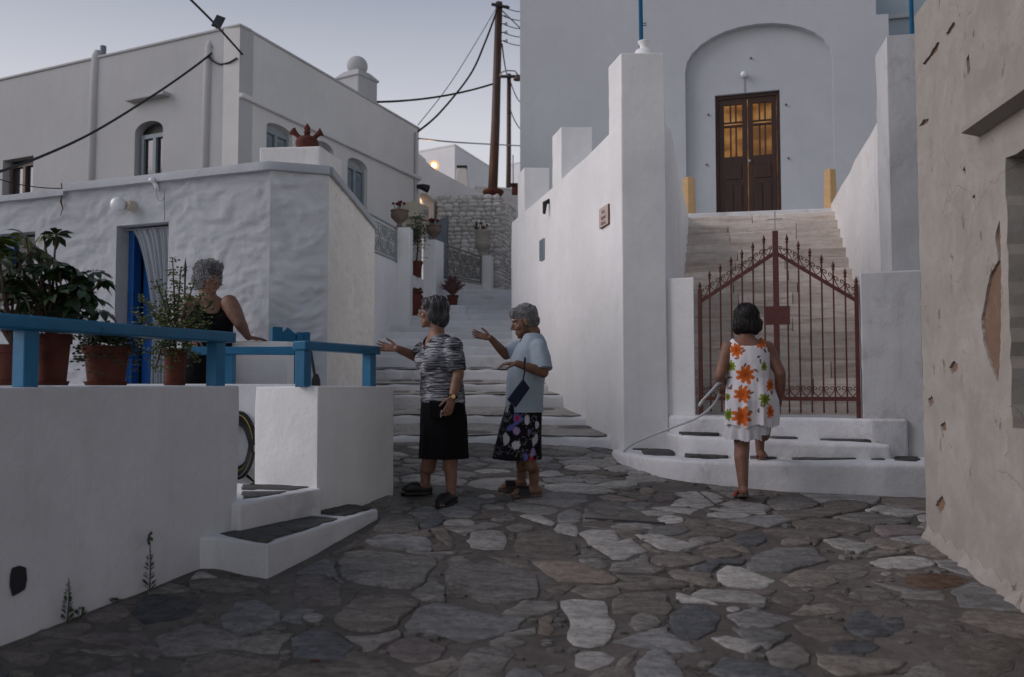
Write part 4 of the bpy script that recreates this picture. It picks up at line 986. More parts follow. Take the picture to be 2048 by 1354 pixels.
# stair mass: landing, retaining walls (level tops), piers
W0, W1 = (0.0, 14.3), (1.09, 8.9); FW = Frame(W0, W1)
ZWT = EYE+2.61
SL0, SL1 = (1.60, 9.0), (2.83, 14.2)           # left cheek of the stair (plan)
SR0, SR1 = (3.66, 8.6), (4.97, 14.0)           # right cheek
yard = thing('church_yard_wall', (.9, 10, .6), 'tall whitewashed church yard wall with square piers along the alley steps', 'wall')
b = B().prism([W0, W1, (1.53, 8.9), SL0, SL1, (2.9, 15.55), (.4, 16.4), (.1, 15.2)], .3, ZWT)
obj('wall', b, WHITE, yard, crisp=.016, cutsz=.22, noise=[(.018, .55, 1), (.005, 3, 2)], label='tall whitewashed wall face along the alley')
d_ = (Vector(W0)-Vector(W1)).normalized()
def pier(px_front, w, dep, ztop, name='pier', base=ZWT-.6, mat=WHITE, lab=None):
    s_ = FW.sx(px_front); p = FW.p(s_, -.012, 0).xy; q = p + d_*dep
    ring = lambda i, z: [(p.x+i, p.y+i*.6, z), (p.x+w, p.y+i*.6, z), (q.x+w+.01, q.y, z), (q.x+i, q.y, z)]
    zs_ = [(.03, base), (.03, ZWT-.30), (.012, ZWT-.15), (.0, ZWT+.02), (.0, ztop)] if base > 1 else [(.0, base), (.0, ztop)]
    b = B().loft([ring(i, z) for i, z in zs_]); return obj(name, b, mat, yard, crisp=.012, noise=[(.008, 1.5, int(px_front)), (.003, 8, 3)], label=lab)
pier(1248, .44, .42, EYE+3.33, base=.4, lab='nearest and tallest-looking pier carrying a vase finial')
pier(1125, .40, .46, EYE+3.26); pier(1050, .38, .46, EYE+3.26)
# low wall block left of the gate
G0, G1 = (1.80, 8.65), (3.143, 8.15); FGt = Frame(G0, G1)
b = B().prism([(1.50, 8.905), (1.56, 8.88), (1.78, 8.76), (1.82, 9.05), (1.50, 9.25)], .6, EYE+1.06)
obj('gate_wall', b, WHITE, yard, crisp=.012, noise=[(.008, 1.5, 21)], label='low white wall block left of the iron gate')
right = thing('stair_wall', (4.2, 11, .9), 'worn white stair wall with tall pier right of the iron gate', 'wall')
b = B().prism([SR0, (SR0[0]+.42, SR0[1]-.02), (5.6, 14.0), (5.3, 15.2), SR1], .6, EYE+2.78)
obj('wall', b, WORN_WHITE, right, crisp=.016, cutsz=.22, noise=[(.02, .6, 31), (.006, 4, 32)], label='stained inner face rising beside the church stair')
e_ = (Vector(SR1)-Vector(SR0)).normalized(); q = Vector(SR0)+e_*.56
b = B().prism([(SR0[0]-.03, SR0[1]-.03), (SR0[0]+.46, SR0[1]-.10), (q.x+.46, q.y-.04), (q.x-.03, q.y)], .6, EYE+3.40)
obj('pier', b, GREYWASH, right, crisp=.012, noise=[(.012, 1.4, 41), (.004, 8, 42)], label='tall greyed pier behind the gate wall')
b = B().prism([(3.16, 8.13), (3.62, 7.96), (4.05, 7.92), (4.1, 8.56), (3.30, 8.62)], .6, EYE+1.02)
obj('gate_wall', b, GREYWASH, right, crisp=.012, noise=[(.010, 1.5, 51), (.004, 8, 52)], label='stained grey wall block right of the iron gate')
# finial vase and blue pole on the near pier, second pole behind
fp = at(1288, 96, 9.1); zf = EYE+3.32; s_ = 9.1/FPX
t = thing('pier_finial', (fp.x, 9.1, zf), 'white vase-shaped plaster finial on top of the nearest pier', 'finial')
obj('vase', B().lathe([(.001, -.02), (25*s_, -.01), (22*s_, 14*s_), (17*s_, 24*s_), (9*s_, 28*s_), (8*s_, 34*s_), (12*s_, 41*s_), (12.5*s_, 43*s_), (7*s_, 45*s_), (.001, 46*s_)], 22, c=(fp.x, 9.1, zf)), WHITE, t, smooth=True)
p = at(1283, 80, 9.22); t = thing('flag_pole', (p.x, 9.22, zf), 'thin blue metal pole standing behind the vase finial', 'pole')
obj('shaft', B().tube([(p.x, 9.22, zf-.05), (p.x-.03, 9.22, 8.2)], .022, 10), BLUE_P, t, smooth=True); q = at(1284, 47, 9.22); obj('hook', B().tube([q, q+Vector((.045, 0, .005)), q+Vector((.045, 0, -.02)), q+Vector((.0, 0, -.02))], .006, 6), BLUE_P, t)
p = at(1823, 30, 9.0); t = thing('flag_pole', (p.x, 9.0, EYE+3.38), 'thin blue metal pole above the tall greyed pier', 'pole')
obj('shaft', B().tube([(p.x, 9.0, EYE+3.36), (p.x, 9.0, 8.2)], .022, 10), BLUE_P, t, smooth=True); obj('collar', B().tube([(p.x, 9.0, EYE+3.38), (p.x, 9.0, EYE+3.46)], .034, 10), BLUE_P, t)
# annex seen past the church corner
an = thing('church_annex', (6.6, 17, 4), 'blue-grey rendered annex wall beside the church corner', 'building')
a0, a1 = at(1700, 40, 17.5), at(2100, 40, 16.6); zs_ = at(1770, 90, 17).z
obj('wall', B().prism([(a0.x, 17.5), (a1.x, 16.6), (a1.x, 20), (a0.x, 21)], 2, ztop-.3), plaster('annex_render', (.36, .42, .47), var=.05, bump=.2), an); 
obj('ledge', B().prism([(a0.x, 17.42), (a1.x, 16.52), (a1.x, 16.62), (a0.x, 17.52)], zs_+.62, zs_+.7), CHURCH, an)
# landing and stone stair
stair = tag(bpy.data.objects.new('church_stair', None), kind='structure'); stair.location = (3, 9, 1.2); COL.objects.link(stair)
b = B().prism([(2.75, 14.02), (5.05, 13.55), (5.6, 14.85), (2.9, 15.75)], 1.5, ZL); obj('landing', b, STEP_WHITE, stair, crisp=.016, cutsz=.22)
b = B().prism([tuple(FH.p(dx0-.5, -.28, 0).xy), tuple(FH.p(dx1+.5, -.28, 0).xy), tuple(FH.p(dx1+.5, .22, 0).xy), tuple(FH.p(dx0-.5, .22, 0).xy)], ZL-.05, ZL+.098); obj('door_sill', b, WHITE, stair, bevel=.02)
NS = 16; ex = Vector((1.23, 5.2)).normalized()
for i in range(NS):
    t0 = (i+.0)/NS; zA_ = EYE-.28+(i+1)*(2.86/NS)*1.0; zA_ = min(zA_, ZL-.11)
    dl = .30+i*.305; L0 = Vector(SL0)+ex*dl; R0 = Vector(SR0)+ex*(dl-.12); L1 = L0+ex*.42; R1 = R0+ex*.42
    L0 = L0+Vector((-.06, 0)); L1 = L1+Vector((-.06, 0)); R0 = R0+Vector((.06, 0)); R1 = R1+Vector((.06, 0))
    cuts = sorted([0, 1]+([random.uniform(.25, .45), random.uniform(.58, .8)] if i % 3 else [random.uniform(.4, .65)]))
    for a, c_ in zip(cuts, cuts[1:]):
        g = .0015; pl = [L0.lerp(R0, a+g), L0.lerp(R0, c_-g), L1.lerp(R1, c_-g), L1.lerp(R1, a+g)]; j = random.uniform(-.006, .006); off = ex*random.uniform(-.012, .008)
        b = B().prism([tuple(p+off) for p in pl], zA_-.24, zA_+j); obj('stone_step', b, MARBLE, stair, bevel=.012, noise=[(.004, 6, i)])
# gate platform: three whitewashed steps with slates let into the treads
plat = tag(bpy.data.objects.new('gate_steps', None), kind='structure'); plat.location = (2.2, 7.8, .8); COL.objects.link(plat)
z1s, z2s, z3s = EYE-.63, EYE-.47, EYE-.29
f1 = [(.98, 8.9), (1.0, 8.55), (1.07, 8.28), (1.2, 8.0), (1.42, 7.74), (1.65, 7.58), (1.9, 7.48), (2.25, 7.39), (2.6, 7.33), (3.0, 7.27), (3.4, 7.22), (4.4, 7.15), (4.4, 9.1), (1.2, 9.1)]
obj('step', B().prism(f1, .3, z1s), STEP_WHITE, plat, crisp=.034, cutsz=.08, noise=[(.020, 1.2, 61), (.006, 7, 62)], label='lowest curved white step before the gate')
f2 = [(1.50, 8.9), (1.52, 8.3), (1.62, 8.14), (2.2, 7.86), (2.75, 7.70), (3.05, 7.64), (3.2, 7.62), (3.24, 7.8), (3.3, 8.3), (3.3, 9.1)]
z2f = lambda x, y: EYE-.45-.05*(x-1.55)/1.65
obj('step', B().prism(f2, .3, z2f), STEP_WHITE, plat, crisp=.034, cutsz=.08, noise=[(.014, 1.2, 63), (.005, 7, 64)])
f3 = [(1.52, 8.9), (1.62, 8.62), (1.8, 8.50), (2.4, 8.26), (3.0, 8.05), (3.18, 7.98), (3.5, 7.95), (3.6, 8.6), (3.4, 9.3), (1.7, 9.6)]
obj('step', B().prism(f3, .3, z3s), STEP_WHITE, plat, crisp=.034, cutsz=.08, noise=[(.010, 1.2, 65)])
for (x0, x1, y0, y1, z) in ((1358,1440,863,871,EYE-.455),(1535,1622,867,876,EYE-.475),(1635,1775,872,883,EYE-.494),(1263,1298,892,901,z1s),(1312,1332,892,897,z1s),(1282,1350,901,912,z1s),(1367,1460,905,915,z1s),(1498,1555,910,919,z1s),(1579,1716,912,922,z1s),(1741,1769,917,924,z1s),(1785,1840,916,925,z1s),(1790,1822,904,913,z1s)):
    sk = 5 if x1-x0 > 50 else 2
    o = slab([(x0+sk*.3,(y0+y1)/2),(x0+sk,y0),((x0+x1)/2,y0-.3),(x1-sk,y0+1),(x1,(y0+y1)/2+1),(x1-sk,y1),((x0+x1)/2,y1),(x0+sk,y1-.5)], z, SLATE, 'slate', plat, .014); o.matrix_parent_inverse = world_of(plat).inverted()

# ochre blocks beside the door
for px_, y0, y1, lab in ((1378, 343, 422, 'ochre hexagonal block left of the church door'), (1661, 331, 414, 'ochre hexagonal block right of the church door')):
    d = 14.25 if px_ < 1500 else 13.75; p = at(px_, y1, d); h = (y1-y0)/FPX*d; r_ = 14.5/FPX*d
    t = thing('ochre_block', (p.x, d, ZL), lab, 'bollard', 'ochre blocks at the church door')
    hx = [(p.x+r_*math.cos(a), d+r_*math.sin(a)) for a in [R(60*k+12) for k in range(6)]]
    tp = [(p.x+(x-p.x)*.86, d+(y-d)*.86) for x, y in hx]
    obj('block', B().loft([[(x, y, ZL-.02) for x, y in hx], [(x, y, ZL+h*.97) for x, y in tp], [(p.x+(x-p.x)*.55, d+(y-d)*.55, ZL+h) for x, y in tp]]), OCHRE, t, bevel=.006)

# plaque on the alley wall
a0, zt = FW.px(1204, 418); a1, _ = FW.px(1222, 410); zb_ = FW.px(1213, 453)[1]; zt = FW.px(1213, 413)[1]
t = thing('wall_plaque', tuple(FW.p(a0, -.02, zb_)), 'small pale terracotta-edged plaque with hand lettering on the white wall', 'plaque')
obj('plate', B().box(a0, a1, -.030, .0, zb_, zt, FW.M), TERRA, t, bevel=.004); obj('face', B().box(a0+.003, a1-.003, -.034, -.029, zb_+.003, zt-.003, FW.M), paint('plaque_face', (.52, .43, .385), .8), t)
for i, (txt, f_) in enumerate((('Οδός', .80), ('Κεχριά', .52), ('Ράλλη', .24))):
    cu = bpy.data.curves.new('lettering', 'FONT'); cu.body = txt; cu.size = (zt-zb_)*.23; cu.align_x = 'CENTER'; cu.extrude = .0006; o = bpy.data.objects.new('lettering', cu)
    dg = bpy.context.evaluated_depsgraph_get(); COL.objects.link(o); dg = bpy.context.evaluated_depsgraph_get(); me = bpy.data.meshes.new_from_object(o.evaluated_get(dg)); bpy.data.objects.remove(o)
    w_ = max(v.co.x for v in me.vertices)-min(v.co.x for v in me.vertices); k_ = min(1, (a1-a0-.05)/w_)
    me.transform(FW.M @ Matrix.Translation(((a0+a1)/2, -.0362, zb_+(zt-zb_)*f_-.03)) @ Matrix.Diagonal((k_, 1, 1, 1)) @ Matrix.Rotation(math.pi/2, 4, 'X'))
    obj('lettering', me, paint('letter_red', (.27, .13, .105), .8), t)
# small window slit and electric box on the wall
a0, z0 = FW.px(1080, 522); a1, z1 = FW.px(1088, 476)
t = thing('vent_niche', tuple(FW.p(a0, 0, z0)), 'small grey-blue shuttered niche low on the alley wall', 'niche')
obj('frame', B().box(a0, a1, -.012, .05, z0, z1, FW.M), GREYBLUE, t, bevel=.004); obj('shutter', B().box(a0+.03, a1-.03, -.016, -.012, z0+.02, z1-.02, FW.M), GREYBLUE_D, t)
a0, z0 = FW.px(1097, 428); z1 = FW.px(1098, 400)[1]; t = thing('drain_spout', tuple(FW.p(a0, 0, z0)), 'small dark drain spout high on the alley wall', 'spout')
obj('mouth', B().tube([FW.p(a0, .02, z1), FW.p(a0, -.05, z1-.04), FW.p(a0, -.06, z0)], [.03, .035, .02], 8), BLACK, t)

# iron gate
gate = thing('iron_gate', (2.45, 8.4, z3s), 'rust-red wrought iron double gate with pointed bars and cross', 'gate')
zB0 = z3s; gl = FGt.L
def gz_px(px_, py_): return FGt.px(px_, py_)
sc_ = FGt.sx(1555); slL = FGt.px(1403, 605)[1]; apex = FGt.px(1555, 505)[1]; slR = FGt.px(1716, 603)[1]; zlow = FGt.px(1560, 797)[1]
def slope(s_): return slL+(apex-slL)*(s_/sc_) if s_ <= sc_ else slR+(apex-slR)*((gl-s_)/(gl-sc_))
def spear(s_, z, r=.011, h=.075):
    return B().loft([[FGt.p(s_+x*w, y*w, z+hh) for x, y in ((-1, 0), (0, -1), (1, 0), (0, 1))] for w, hh in ((r*.6, -.012), (r*1.5, 0), (r*.7, .010), (r*1.5, .028), (.0015, h))])
zt_ = [FGt.px(1403, 566)[1], FGt.px(1716, 556)[1]]
for s_, zt in ((.012, zt_[0]-.06), (gl-.012, zt_[1]-.06)):
    o = obj('post', B().box(s_-.019, s_+.019, -.019, .019, zB0-.02, zt, FGt.M), RUST, gate, bevel=.003); obj('spear_tip', spear(s_, zt, .013), RUST, o)
obj('centre_post', B().box(sc_-.026, sc_+.026, -.02, .02, zB0+.02, FGt.px(1555, 462)[1], FGt.M), RUST, gate, bevel=.004)
for a, c_ in ((.03, sc_-.028), (sc_+.028, gl-.03)):
    obj('top_rail', B().loft([[FGt.p(s_, y, slope(s_)+z) for y, z in ((-.012, -.02), (.012, -.02), (.012, .02), (-.012, .02))] for s_ in (a, c_)]), RUST, gate); obj('bottom_rail', B().box(a, c_, -.012, .012, zlow-.02, zlow+.018, FGt.M), RUST, gate)
    nb_ = 6; st = (c_-a)/(nb_+ .5)
    bars = [a+st*(k+.75) for k in range(nb_)] if a < .5 else [a+st*(k+.75) for k in range(nb_)]
    nodes = [a-.02 if a < .5 else a]+bars+[c_ if a < .5 else c_+.02]
    for s_ in bars:
        zt = slope(s_)+.165; o = obj('bar', B().box(s_-.0075, s_+.0075, -.0075, .0075, zlow-.10, zt, FGt.M), RUST, gate); obj('spear_tip', spear(s_, zt), RUST, o)
        obj('spear_tip', B().loft([[FGt.p(s_+x*w, y*w, zlow-.10-hh) for x, y in ((-1, 0), (0, -1), (1, 0), (0, 1))] for w, hh in ((.0075, 0), (.011, .012), (.001, .04))]), RUST, o)
        obj('collar', B().ell(FGt.p(s_, 0, zt-.07), (.014, .014, .012), seg=8, rg=6), RUST, o)
    def scroll(x0, x1, zf, up=1, r=.0045):
        """heart of two C-scrolls between two bars, standing on the sloping rail"""
        w = x1-x0; m = (x0+x1)/2; b = B()
        for sg in (-1, 1):
            pts = []
            for k in range(26):
                t_ = k/25; ang = -math.pi*.5+sg*0; 
                if t_ < .45: q = t_/.45; x = m+sg*w*.42*math.sin(q*math.pi/2); z = w*.75*q
                else:
                    q = (t_-.45)/.55; a_ = q*math.pi*1.75; rr_ = w*.20*(1-.55*q); x = m+sg*(w*.42-w*.20+rr_*math.cos(a_)); z = w*.75+rr_*math.sin(a_)
                pts.append(FGt.p(x, 0, zf(x)+.018+up*z))
            b.tube(pts, r, 5)
        return b
    for x0, x1 in zip(nodes, nodes[1:]):
        if x1-x0 < .05: continue
        obj('scroll', scroll(x0, x1, slope), RUST, gate, smooth=True); obj('scroll', scroll(x0, x1, lambda x: zlow), RUST, gate, smooth=True)
s0, z0 = FGt.px(1532, 650); s1, z1 = FGt.px(1580, 612); obj('lock_plate', B().box(s0, s1, -.022, -.016, z0, z1, FGt.M), RUST, gate, bevel=.002)
zc = FGt.px(1555, 462)[1]; zx = FGt.px(1555, 438)[1]
obj('cross', B().box(sc_-.006, sc_+.006, -.006, .006, zc, FGt.px(1555, 422)[1], FGt.M).box(sc_-.07, sc_-.0065, -.005, .005, zx-.006, zx+.006, FGt.M).box(sc_+.0065, sc_+.07, -.005, .005, zx-.006, zx+.006, FGt.M), METAL, gate)

# ================================================================ PEELING HOUSE on the right
r0, r1 = (2.745, 6.02), (2.45, 3.0); FR = Frame(r0, r1)
old = thing('peeling_house', (3.5, 4, .5), 'old house wall with peeling beige plaster on the right', 'house')
zR = FR.px(1822, 40)[1]
wx0, wz1 = FR.px(2010, 318); wz0 = FR.px(2010, 855)[1]
random.seed(11)
def jag(a, c, n, j): 
    a, c = Vector(a), Vector(c); return [tuple(a.lerp(c, k/n)+Vector((random.uniform(-j, j), random.uniform(-j, j)))) for k in range(n)]
outl = jag((0, .3), (8.0, .0), 3, 0)+jag((8.0, 0), (8.0, zR), 2, 0)+jag((8.0, zR), (0, zR), 40, .012)+jag((.0, zR), (0, .3), 46, .010)
hole = jag((wx0, wz0), (wx0+1.1, wz0), 4, .01)+jag((wx0+1.1, wz0), (wx0+1.1, wz1), 2, .0)+jag((wx0+1.1, wz1), (wx0, wz1), 8, .01)+jag((wx0, wz1), (wx0, wz0), 22, .012)
# spots where the plaster has fallen: real recesses showing the red render under it
PEEL_RED = plaster('bare_red_render', (.21, .135, .095), var=.3, bump=.9, stain=.6, stain_col=(.33, .27, .22))
lost = [[(1999,440),(1990,475),(1996,520),(1978,556),(1970,600),(1962,640),(1968,690),(1982,735),(1997,765),(2001,700),(2002,600),(2002,500)],
        [(1845,128),(1858,112),(1866,98),(1872,88),(1879,84),(1874,102),(1862,114),(1850,131)], [(1892,66),(1898,56),(1908,44),(1911,50),(1902,64),(1894,72)],
        [(1838,252),(1846,240),(1858,236),(1856,244),(1846,252)], [(1932,118),(1938,108),(1941,140),(1935,152)], [(1898,735),(1907,722),(1916,728),(1914,742),(1904,748)],
        [(1856,800),(1864,790),(1868,806),(1860,815)], [(1880,850),(1890,842),(1893,858),(1884,864)], [(1944,395),(1950,388),(1951,402)], [(1960,240),(1966,232),(1968,246)], [(1925,340),(1929,332),(1932,348)], [(1870,1010),(1884,990),(1892,1008),(1880,1030)]]
loops = [densify([FR.px(x, y) for x, y in l], .022, .006) for l in lost]; loops = [[(p[0], p[1]) for p in l] for l in loops]
obj('wall', wall_plate(FR, outl, [hole]+loops, .3, [.16]+[.014]*len(loops)), PEEL, old)
obj('under_render', B().box(.05, wx0-.012, .0145, .10, .7, zR-.1, FR.M), PEEL_RED, old)
# foot of the wall: broken rendering lying over the stones
b = B(); rings = []
for k in range(60):
    s_ = .02+k*.055; p = FR.p(s_, 0, 0); g = gz(p.x, p.y); o_ = -.015-.03*abs(math.sin(k*1.7)+.5*math.sin(k*.6)); hh = .05+.05*abs(math.sin(k*.9+1))
    rings.append([FR.p(s_, .02, g-.05), FR.p(s_, o_-.02, g-.03), FR.p(s_, o_, g+hh*.4), FR.p(s_, -.006, g+hh), FR.p(s_, .02, g+hh)])
obj('wall_foot', B().loft(rings), PEEL, old)
obj('shutter', B().box(wx0-.05, wx0+1.1, .13, .17, wz0-.05, wz1+.05, FR.M), DARKGREY, old)
for k in range(4): obj('shutter_board', B().box(wx0+.03+k*.26, wx0+.27+k*.26, .115, .129, wz0+.04, wz1-.05, FR.M), DARKGREY, old, bevel=.006)
obj('inner_wall', B().prism([tuple(FR.p(.02, .31, 0).xy), tuple(FR.p(7.9, .31, 0).xy), (7, -2), (7.2, 6.4), (2.95, 6.0)], 0, zR-.02), PEEL, old)
# lintel ledge over the window
l0, lz = FR.px(1956, 278); l1, lz1 = l0+1.5, lz
a = FR.px(1975, 262)[0]
obj('ledge', B().loft([[FR.p(s_, y, lz+z) for y, z in ((.02, .0), (-.10, .03), (-.10, .06), (.02, .085))] for s_ in np.linspace(l0+.02, l0+1.6, 12)]), plaster('ledge_concrete', (.30, .275, .25), var=.15, bump=.6, stain=.4), old, noise=[(.005, 6, 3)])
obj('added_shade_storey', B().prism([(2.50, 2.0), (7, 2.6), (7, -2), (2.3, -2)], zR-.05, 7.2), PEEL, old, bevel=.04)  # unseen storey, added to shade the near end of the street
# ================================================================ FAR END OF THE ALLEY
def P2(px_, d): return at(px_, 771, d).x
# garden wall with pillars
gw = thing('garden_wall', (-2.1, 15, 2.4), 'white garden wall with square pillars beside the upper alley steps', 'wall')
x793, x818 = P2(793, 15.5), P2(819, 15.5)
zw1_ = at(793, 524, 15.5).z; zp1 = at(805, 455, 15.5).z; zlowg = at(830, 552, 16.1).z; zp2 = at(860, 479, 16.6).z; zlr = at(890, 556, 16.9).z; zp3 = at(976, 511, 19.2).z
FG1 = Frame((-2.75, 11.9), (x793, 15.5))
b = B().box(0, FG1.L, 0, .22, 1.2, zw1_, FG1.M); obj('wall', b, WHITE, gw, crisp=.016, cutsz=.22, noise=[(.012, .8, 71)], label='long low wall under the first scrolled railing')
def pil(x0, x1, d0, d1, zb_, zt, nm='pillar'): 
    return obj(nm, B().prism([(x0, d0), (x1, d0-.02), (x1+.02, d1), (x0, d1)], zb_, zt), WHITE, gw, crisp=.012, noise=[(.006, 2, 5)])
pil(x793-.01, x818, 15.47, 15.75, 2.4, zp1)
x845, x870, x887 = P2(845, 16.6), P2(870, 16.6), P2(887, 16.95)
obj('pillar', B().prism([(x845, 16.62), (x870, 16.58), (x887, 16.95), (x845+.1, 17.0)], 2.6, zp2), WHITE, gw, crisp=.012, noise=[(.006, 2, 6)])
obj('wall', B().prism([(x818-.02, 15.7), (x845+.03, 16.65), (x845-.2, 16.8), (x818-.3, 15.9)], 2.2, zlowg), WHITE, gw, bevel=.03, label='short low wall between the two pillars')
x970, x985 = P2(969, 19.2), P2(986, 19.2)
obj('pillar', B().prism([(x970-.06, 19.2), (x985-.05, 19.15), (x985, 19.5), (x970, 19.5)], 3.2, zp3), WHITE, gw, crisp=.012)
FG2 = Frame((x887-.02, 16.95), (x970-.06, 19.2))
b = B().add([(0, 0, 2.7), (FG2.L, 0, 3.2), (FG2.L, .2, 3.2), (0, .2, 2.7), (0, 0, zlr), (FG2.L, 0, at(966, 571, 19.2).z), (FG2.L, .2, at(966, 571, 19.2).z), (0, .2, zlr)], [(0,1,2,3),(4,5,6,7),(0,1,5,4),(1,2,6,5),(2,3,7,6),(3,0,4,7)], FG2.M)
obj('wall', b, WHITE, gw, bevel=.02, label='sloping low wall under the second railing')
def spiral(c, r0, turns, sg, n=34, start=0.0):
    return [(c[0]+sg*r0*(1-.8*k/n)*math.cos(start+turns*2*math.pi*k/n), c[1]+r0*(1-.8*k/n)*math.sin(start+turns*2*math.pi*k/n)) for k in range(n+1)]
def scroll_rail(label, fr, s0, s1, zb0, zb1, zt0, zt1, mat, n, dens=1):
    t = thing('iron_railing', tuple(fr.p((s0+s1)/2, 0, zb0)), label, 'railing', 'scrolled iron railings by the upper steps')
    lo = lambda s_: zb0+(zb1-zb0)*(s_-s0)/(s1-s0); hi = lambda s_: zt0+(zt1-zt0)*(s_-s0)/(s1-s0)
    for f, r_ in ((lambda s_: hi(s_), .018), (lambda s_: hi(s_)-.07, .010), (lambda s_: lo(s_)+.03, .012), (lambda s_: lo(s_)+.09, .010)):
        obj('rail', B().tube([fr.p(s0, 0, f(s0)), fr.p(s1, 0, f(s1))], r_, 6), mat, t)
    for s_ in (s0+.02, s1-.02, s1-.08): obj('upright', B().tube([fr.p(s_, 0, lo(s_)), fr.p(s_, 0, hi(s_))], .012, 6), mat, t)
    w = (s1-s0)/n
    for k in range(n):
        m = s0+w*(k+.5); z0, z1 = lo(m)+.09, hi(m)-.07; h = z1-z0
        for sg in (-1, 1):
            for c, st in (((m+sg*w*.24, z0+h*.72), 0), ((m+sg*w*.24, z0+h*.28), math.pi)):
                obj('scroll', B().tube([fr.p(x, 0, z) for x, z in spiral(c, min(w*.25, h*.25), 1.6*(1 if st == 0 else 1), sg, start=st+.6)], .009, 5), mat, t, smooth=True)
            obj('scroll', B().tube([fr.p(m+sg*(w*.48*math.sin(q*math.pi)), 0, z0+h*q) for q in np.linspace(0, 1, 13)], .009, 5), mat, t, smooth=True)
s_a = FG1.sx(735); zt0 = FG1.px(748, 440)[1]; zt1 = FG1.px(793, 457)[1]
scroll_rail('pale scrolled iron railing on the garden wall beside the low house', FG1, FG1.L-1.75, FG1.L-.02, zw1_-.02, zw1_-.02, zt1+.02, zt1, IRON_W, 4)
za = FG2.px(889, 489)[1]; zb_ = FG2.px(965, 515)[1]; zc_, zd_ = FG2.px(889, 553)[1], FG2.px(965, 568)[1]
scroll_rail('grey scrolled iron railing between the middle and far pillars', FG2, .03, FG2.L-.03, zc_, zd_, za, zb_, IRON_G, 5)
# urns
def urn(px_, y0, y1, wpx, d, zbase, mat, label, kind):
    h = (y1-y0)/FPX*d; w = wpx/FPX*d/2; x = P2(px_, d)
    t = thing('stone_urn', (x, d, zbase), label, 'urn', 'urns on the garden pillars')
    prof = [(.001, 0), (w*.62, 0), (w*.62, h*.06), (w*.32, h*.12), (w*.25, h*.26), (w*.45, h*.36), (w*.9, h*.58), (w*.95, h*.80), (w*.88, h*.90), (w*1.04, h*.93), (w*1.02, h), (w*.8, h*.98), (.001, h*.94)] if kind == 0 else \
           [(.001, 0), (w*.55, 0), (w*.5, h*.07), (w*.3, h*.12), (w*.35, h*.20), (w*.85, h*.32), (w*.92, h*.48), (w*.78, h*.62), (w*.80, h*.82), (w*1.02, h*.94), (w*1.0, h), (w*.8, h*.98), (.001, h*.94)]
    n = 40; rings = [[(x+r_*(1+(.05 if (k % 2 and .3*h < z < .88*h) else 0))*math.cos(2*math.pi*k/n), d+r_*(1+(.05 if (k % 2 and .3*h < z < .88*h) else 0))*math.sin(2*math.pi*k/n), zbase+z) for k in range(n)] for r_, z in prof]
    obj('bowl', B().loft(rings), mat, t, smooth=True)
    return t, Vector((x, d, zbase+h)), w
def blooms(t, c, w, n, mat, hgt, leaf=LEAF_D, r_=.035):
    for k in range(n):
        a = random.uniform(0, 6.28); rr = w*random.uniform(.1, .75); p = c+Vector((rr*math.cos(a), rr*math.sin(a), random.uniform(.4, 1)*hgt))
        st = obj('flower', B().ell(p, (r_, r_, r_*.8), seg=8, rg=5), mat, t, smooth=True, noise=[(.012, 30, k)])
        obj('stalk', B().tube([c+Vector((rr*.4*math.cos(a), rr*.4*math.sin(a), -.02)), p], .006, 4), leaf, st)
for a_ in ((797, 417, 454, 36, 15.6, zp1, URN, 'brown fluted urn with dark flowers on the nearest garden pillar', 0), (866, 446, 478, 32, 16.8, zp2, URN, 'brown fluted urn with dark flowers on the middle pillar', 0), (965, 459, 511, 34, 19.3, zp3, URN_P, 'tall pale urn with small plants on the far pillar', 1)):
    t, c, w = urn(*a_); blooms(t, c, w, 7 if a_[-1] == 0 else 5, PETAL_D if a_[-1] == 0 else TERRA, .14, r_=.032)
    if a_[-1] == 1:
        for k in range(9): obj('leaf', B().tube([c+Vector((-.12, 0, -.02)), c+Vector((-.12+random.uniform(-.15, .1), random.uniform(-.1, .1), random.uniform(.12, .28)))], [.012, .002], 4), LEAF, t)
# terracotta pots on the steps
def pot(name, px_, y0, y1, wtop, d, zb_, label, mat=TERRA, belly=1.0, group=None, rim=True):
    h = (y1-y0)/FPX*d; w = wtop/FPX*d/2; x = P2(px_, d)
    t = thing(name, (x, d, zb_), label, 'plant pot', group)
    prof = [(.001, 0), (w*.62, 0), (w*.80*belly, h*.35), (w*.98*belly, h*.62), (w*.93*belly, h*.82), (w*.84, h*.86), (w*.86, h*.92), (w, h*.93), (w, h), (w*.84, h), (w*.80, h*.93), (.001, h*.92)] if belly > .99 else \
           [(.001, 0), (w*.72, 0), (w*.88, h*.84), (w, h*.845), (w, h), (w*.86, h), (w*.83, h*.93), (.001, h*.92)]
    obj('body', B().lathe(prof, 28, c=(x, d, zb_)), mat, t, smooth=False); shade(t.children[0] if t.children else bpy.data.objects[-1], 35)
    obj('soil', B().lathe([(.001, h*.935), (w*.8, h*.935), (.001, h*.95)], 20, c=(x, d, zb_)), SOIL, t)
    return t, Vector((x, d, zb_+h)), w
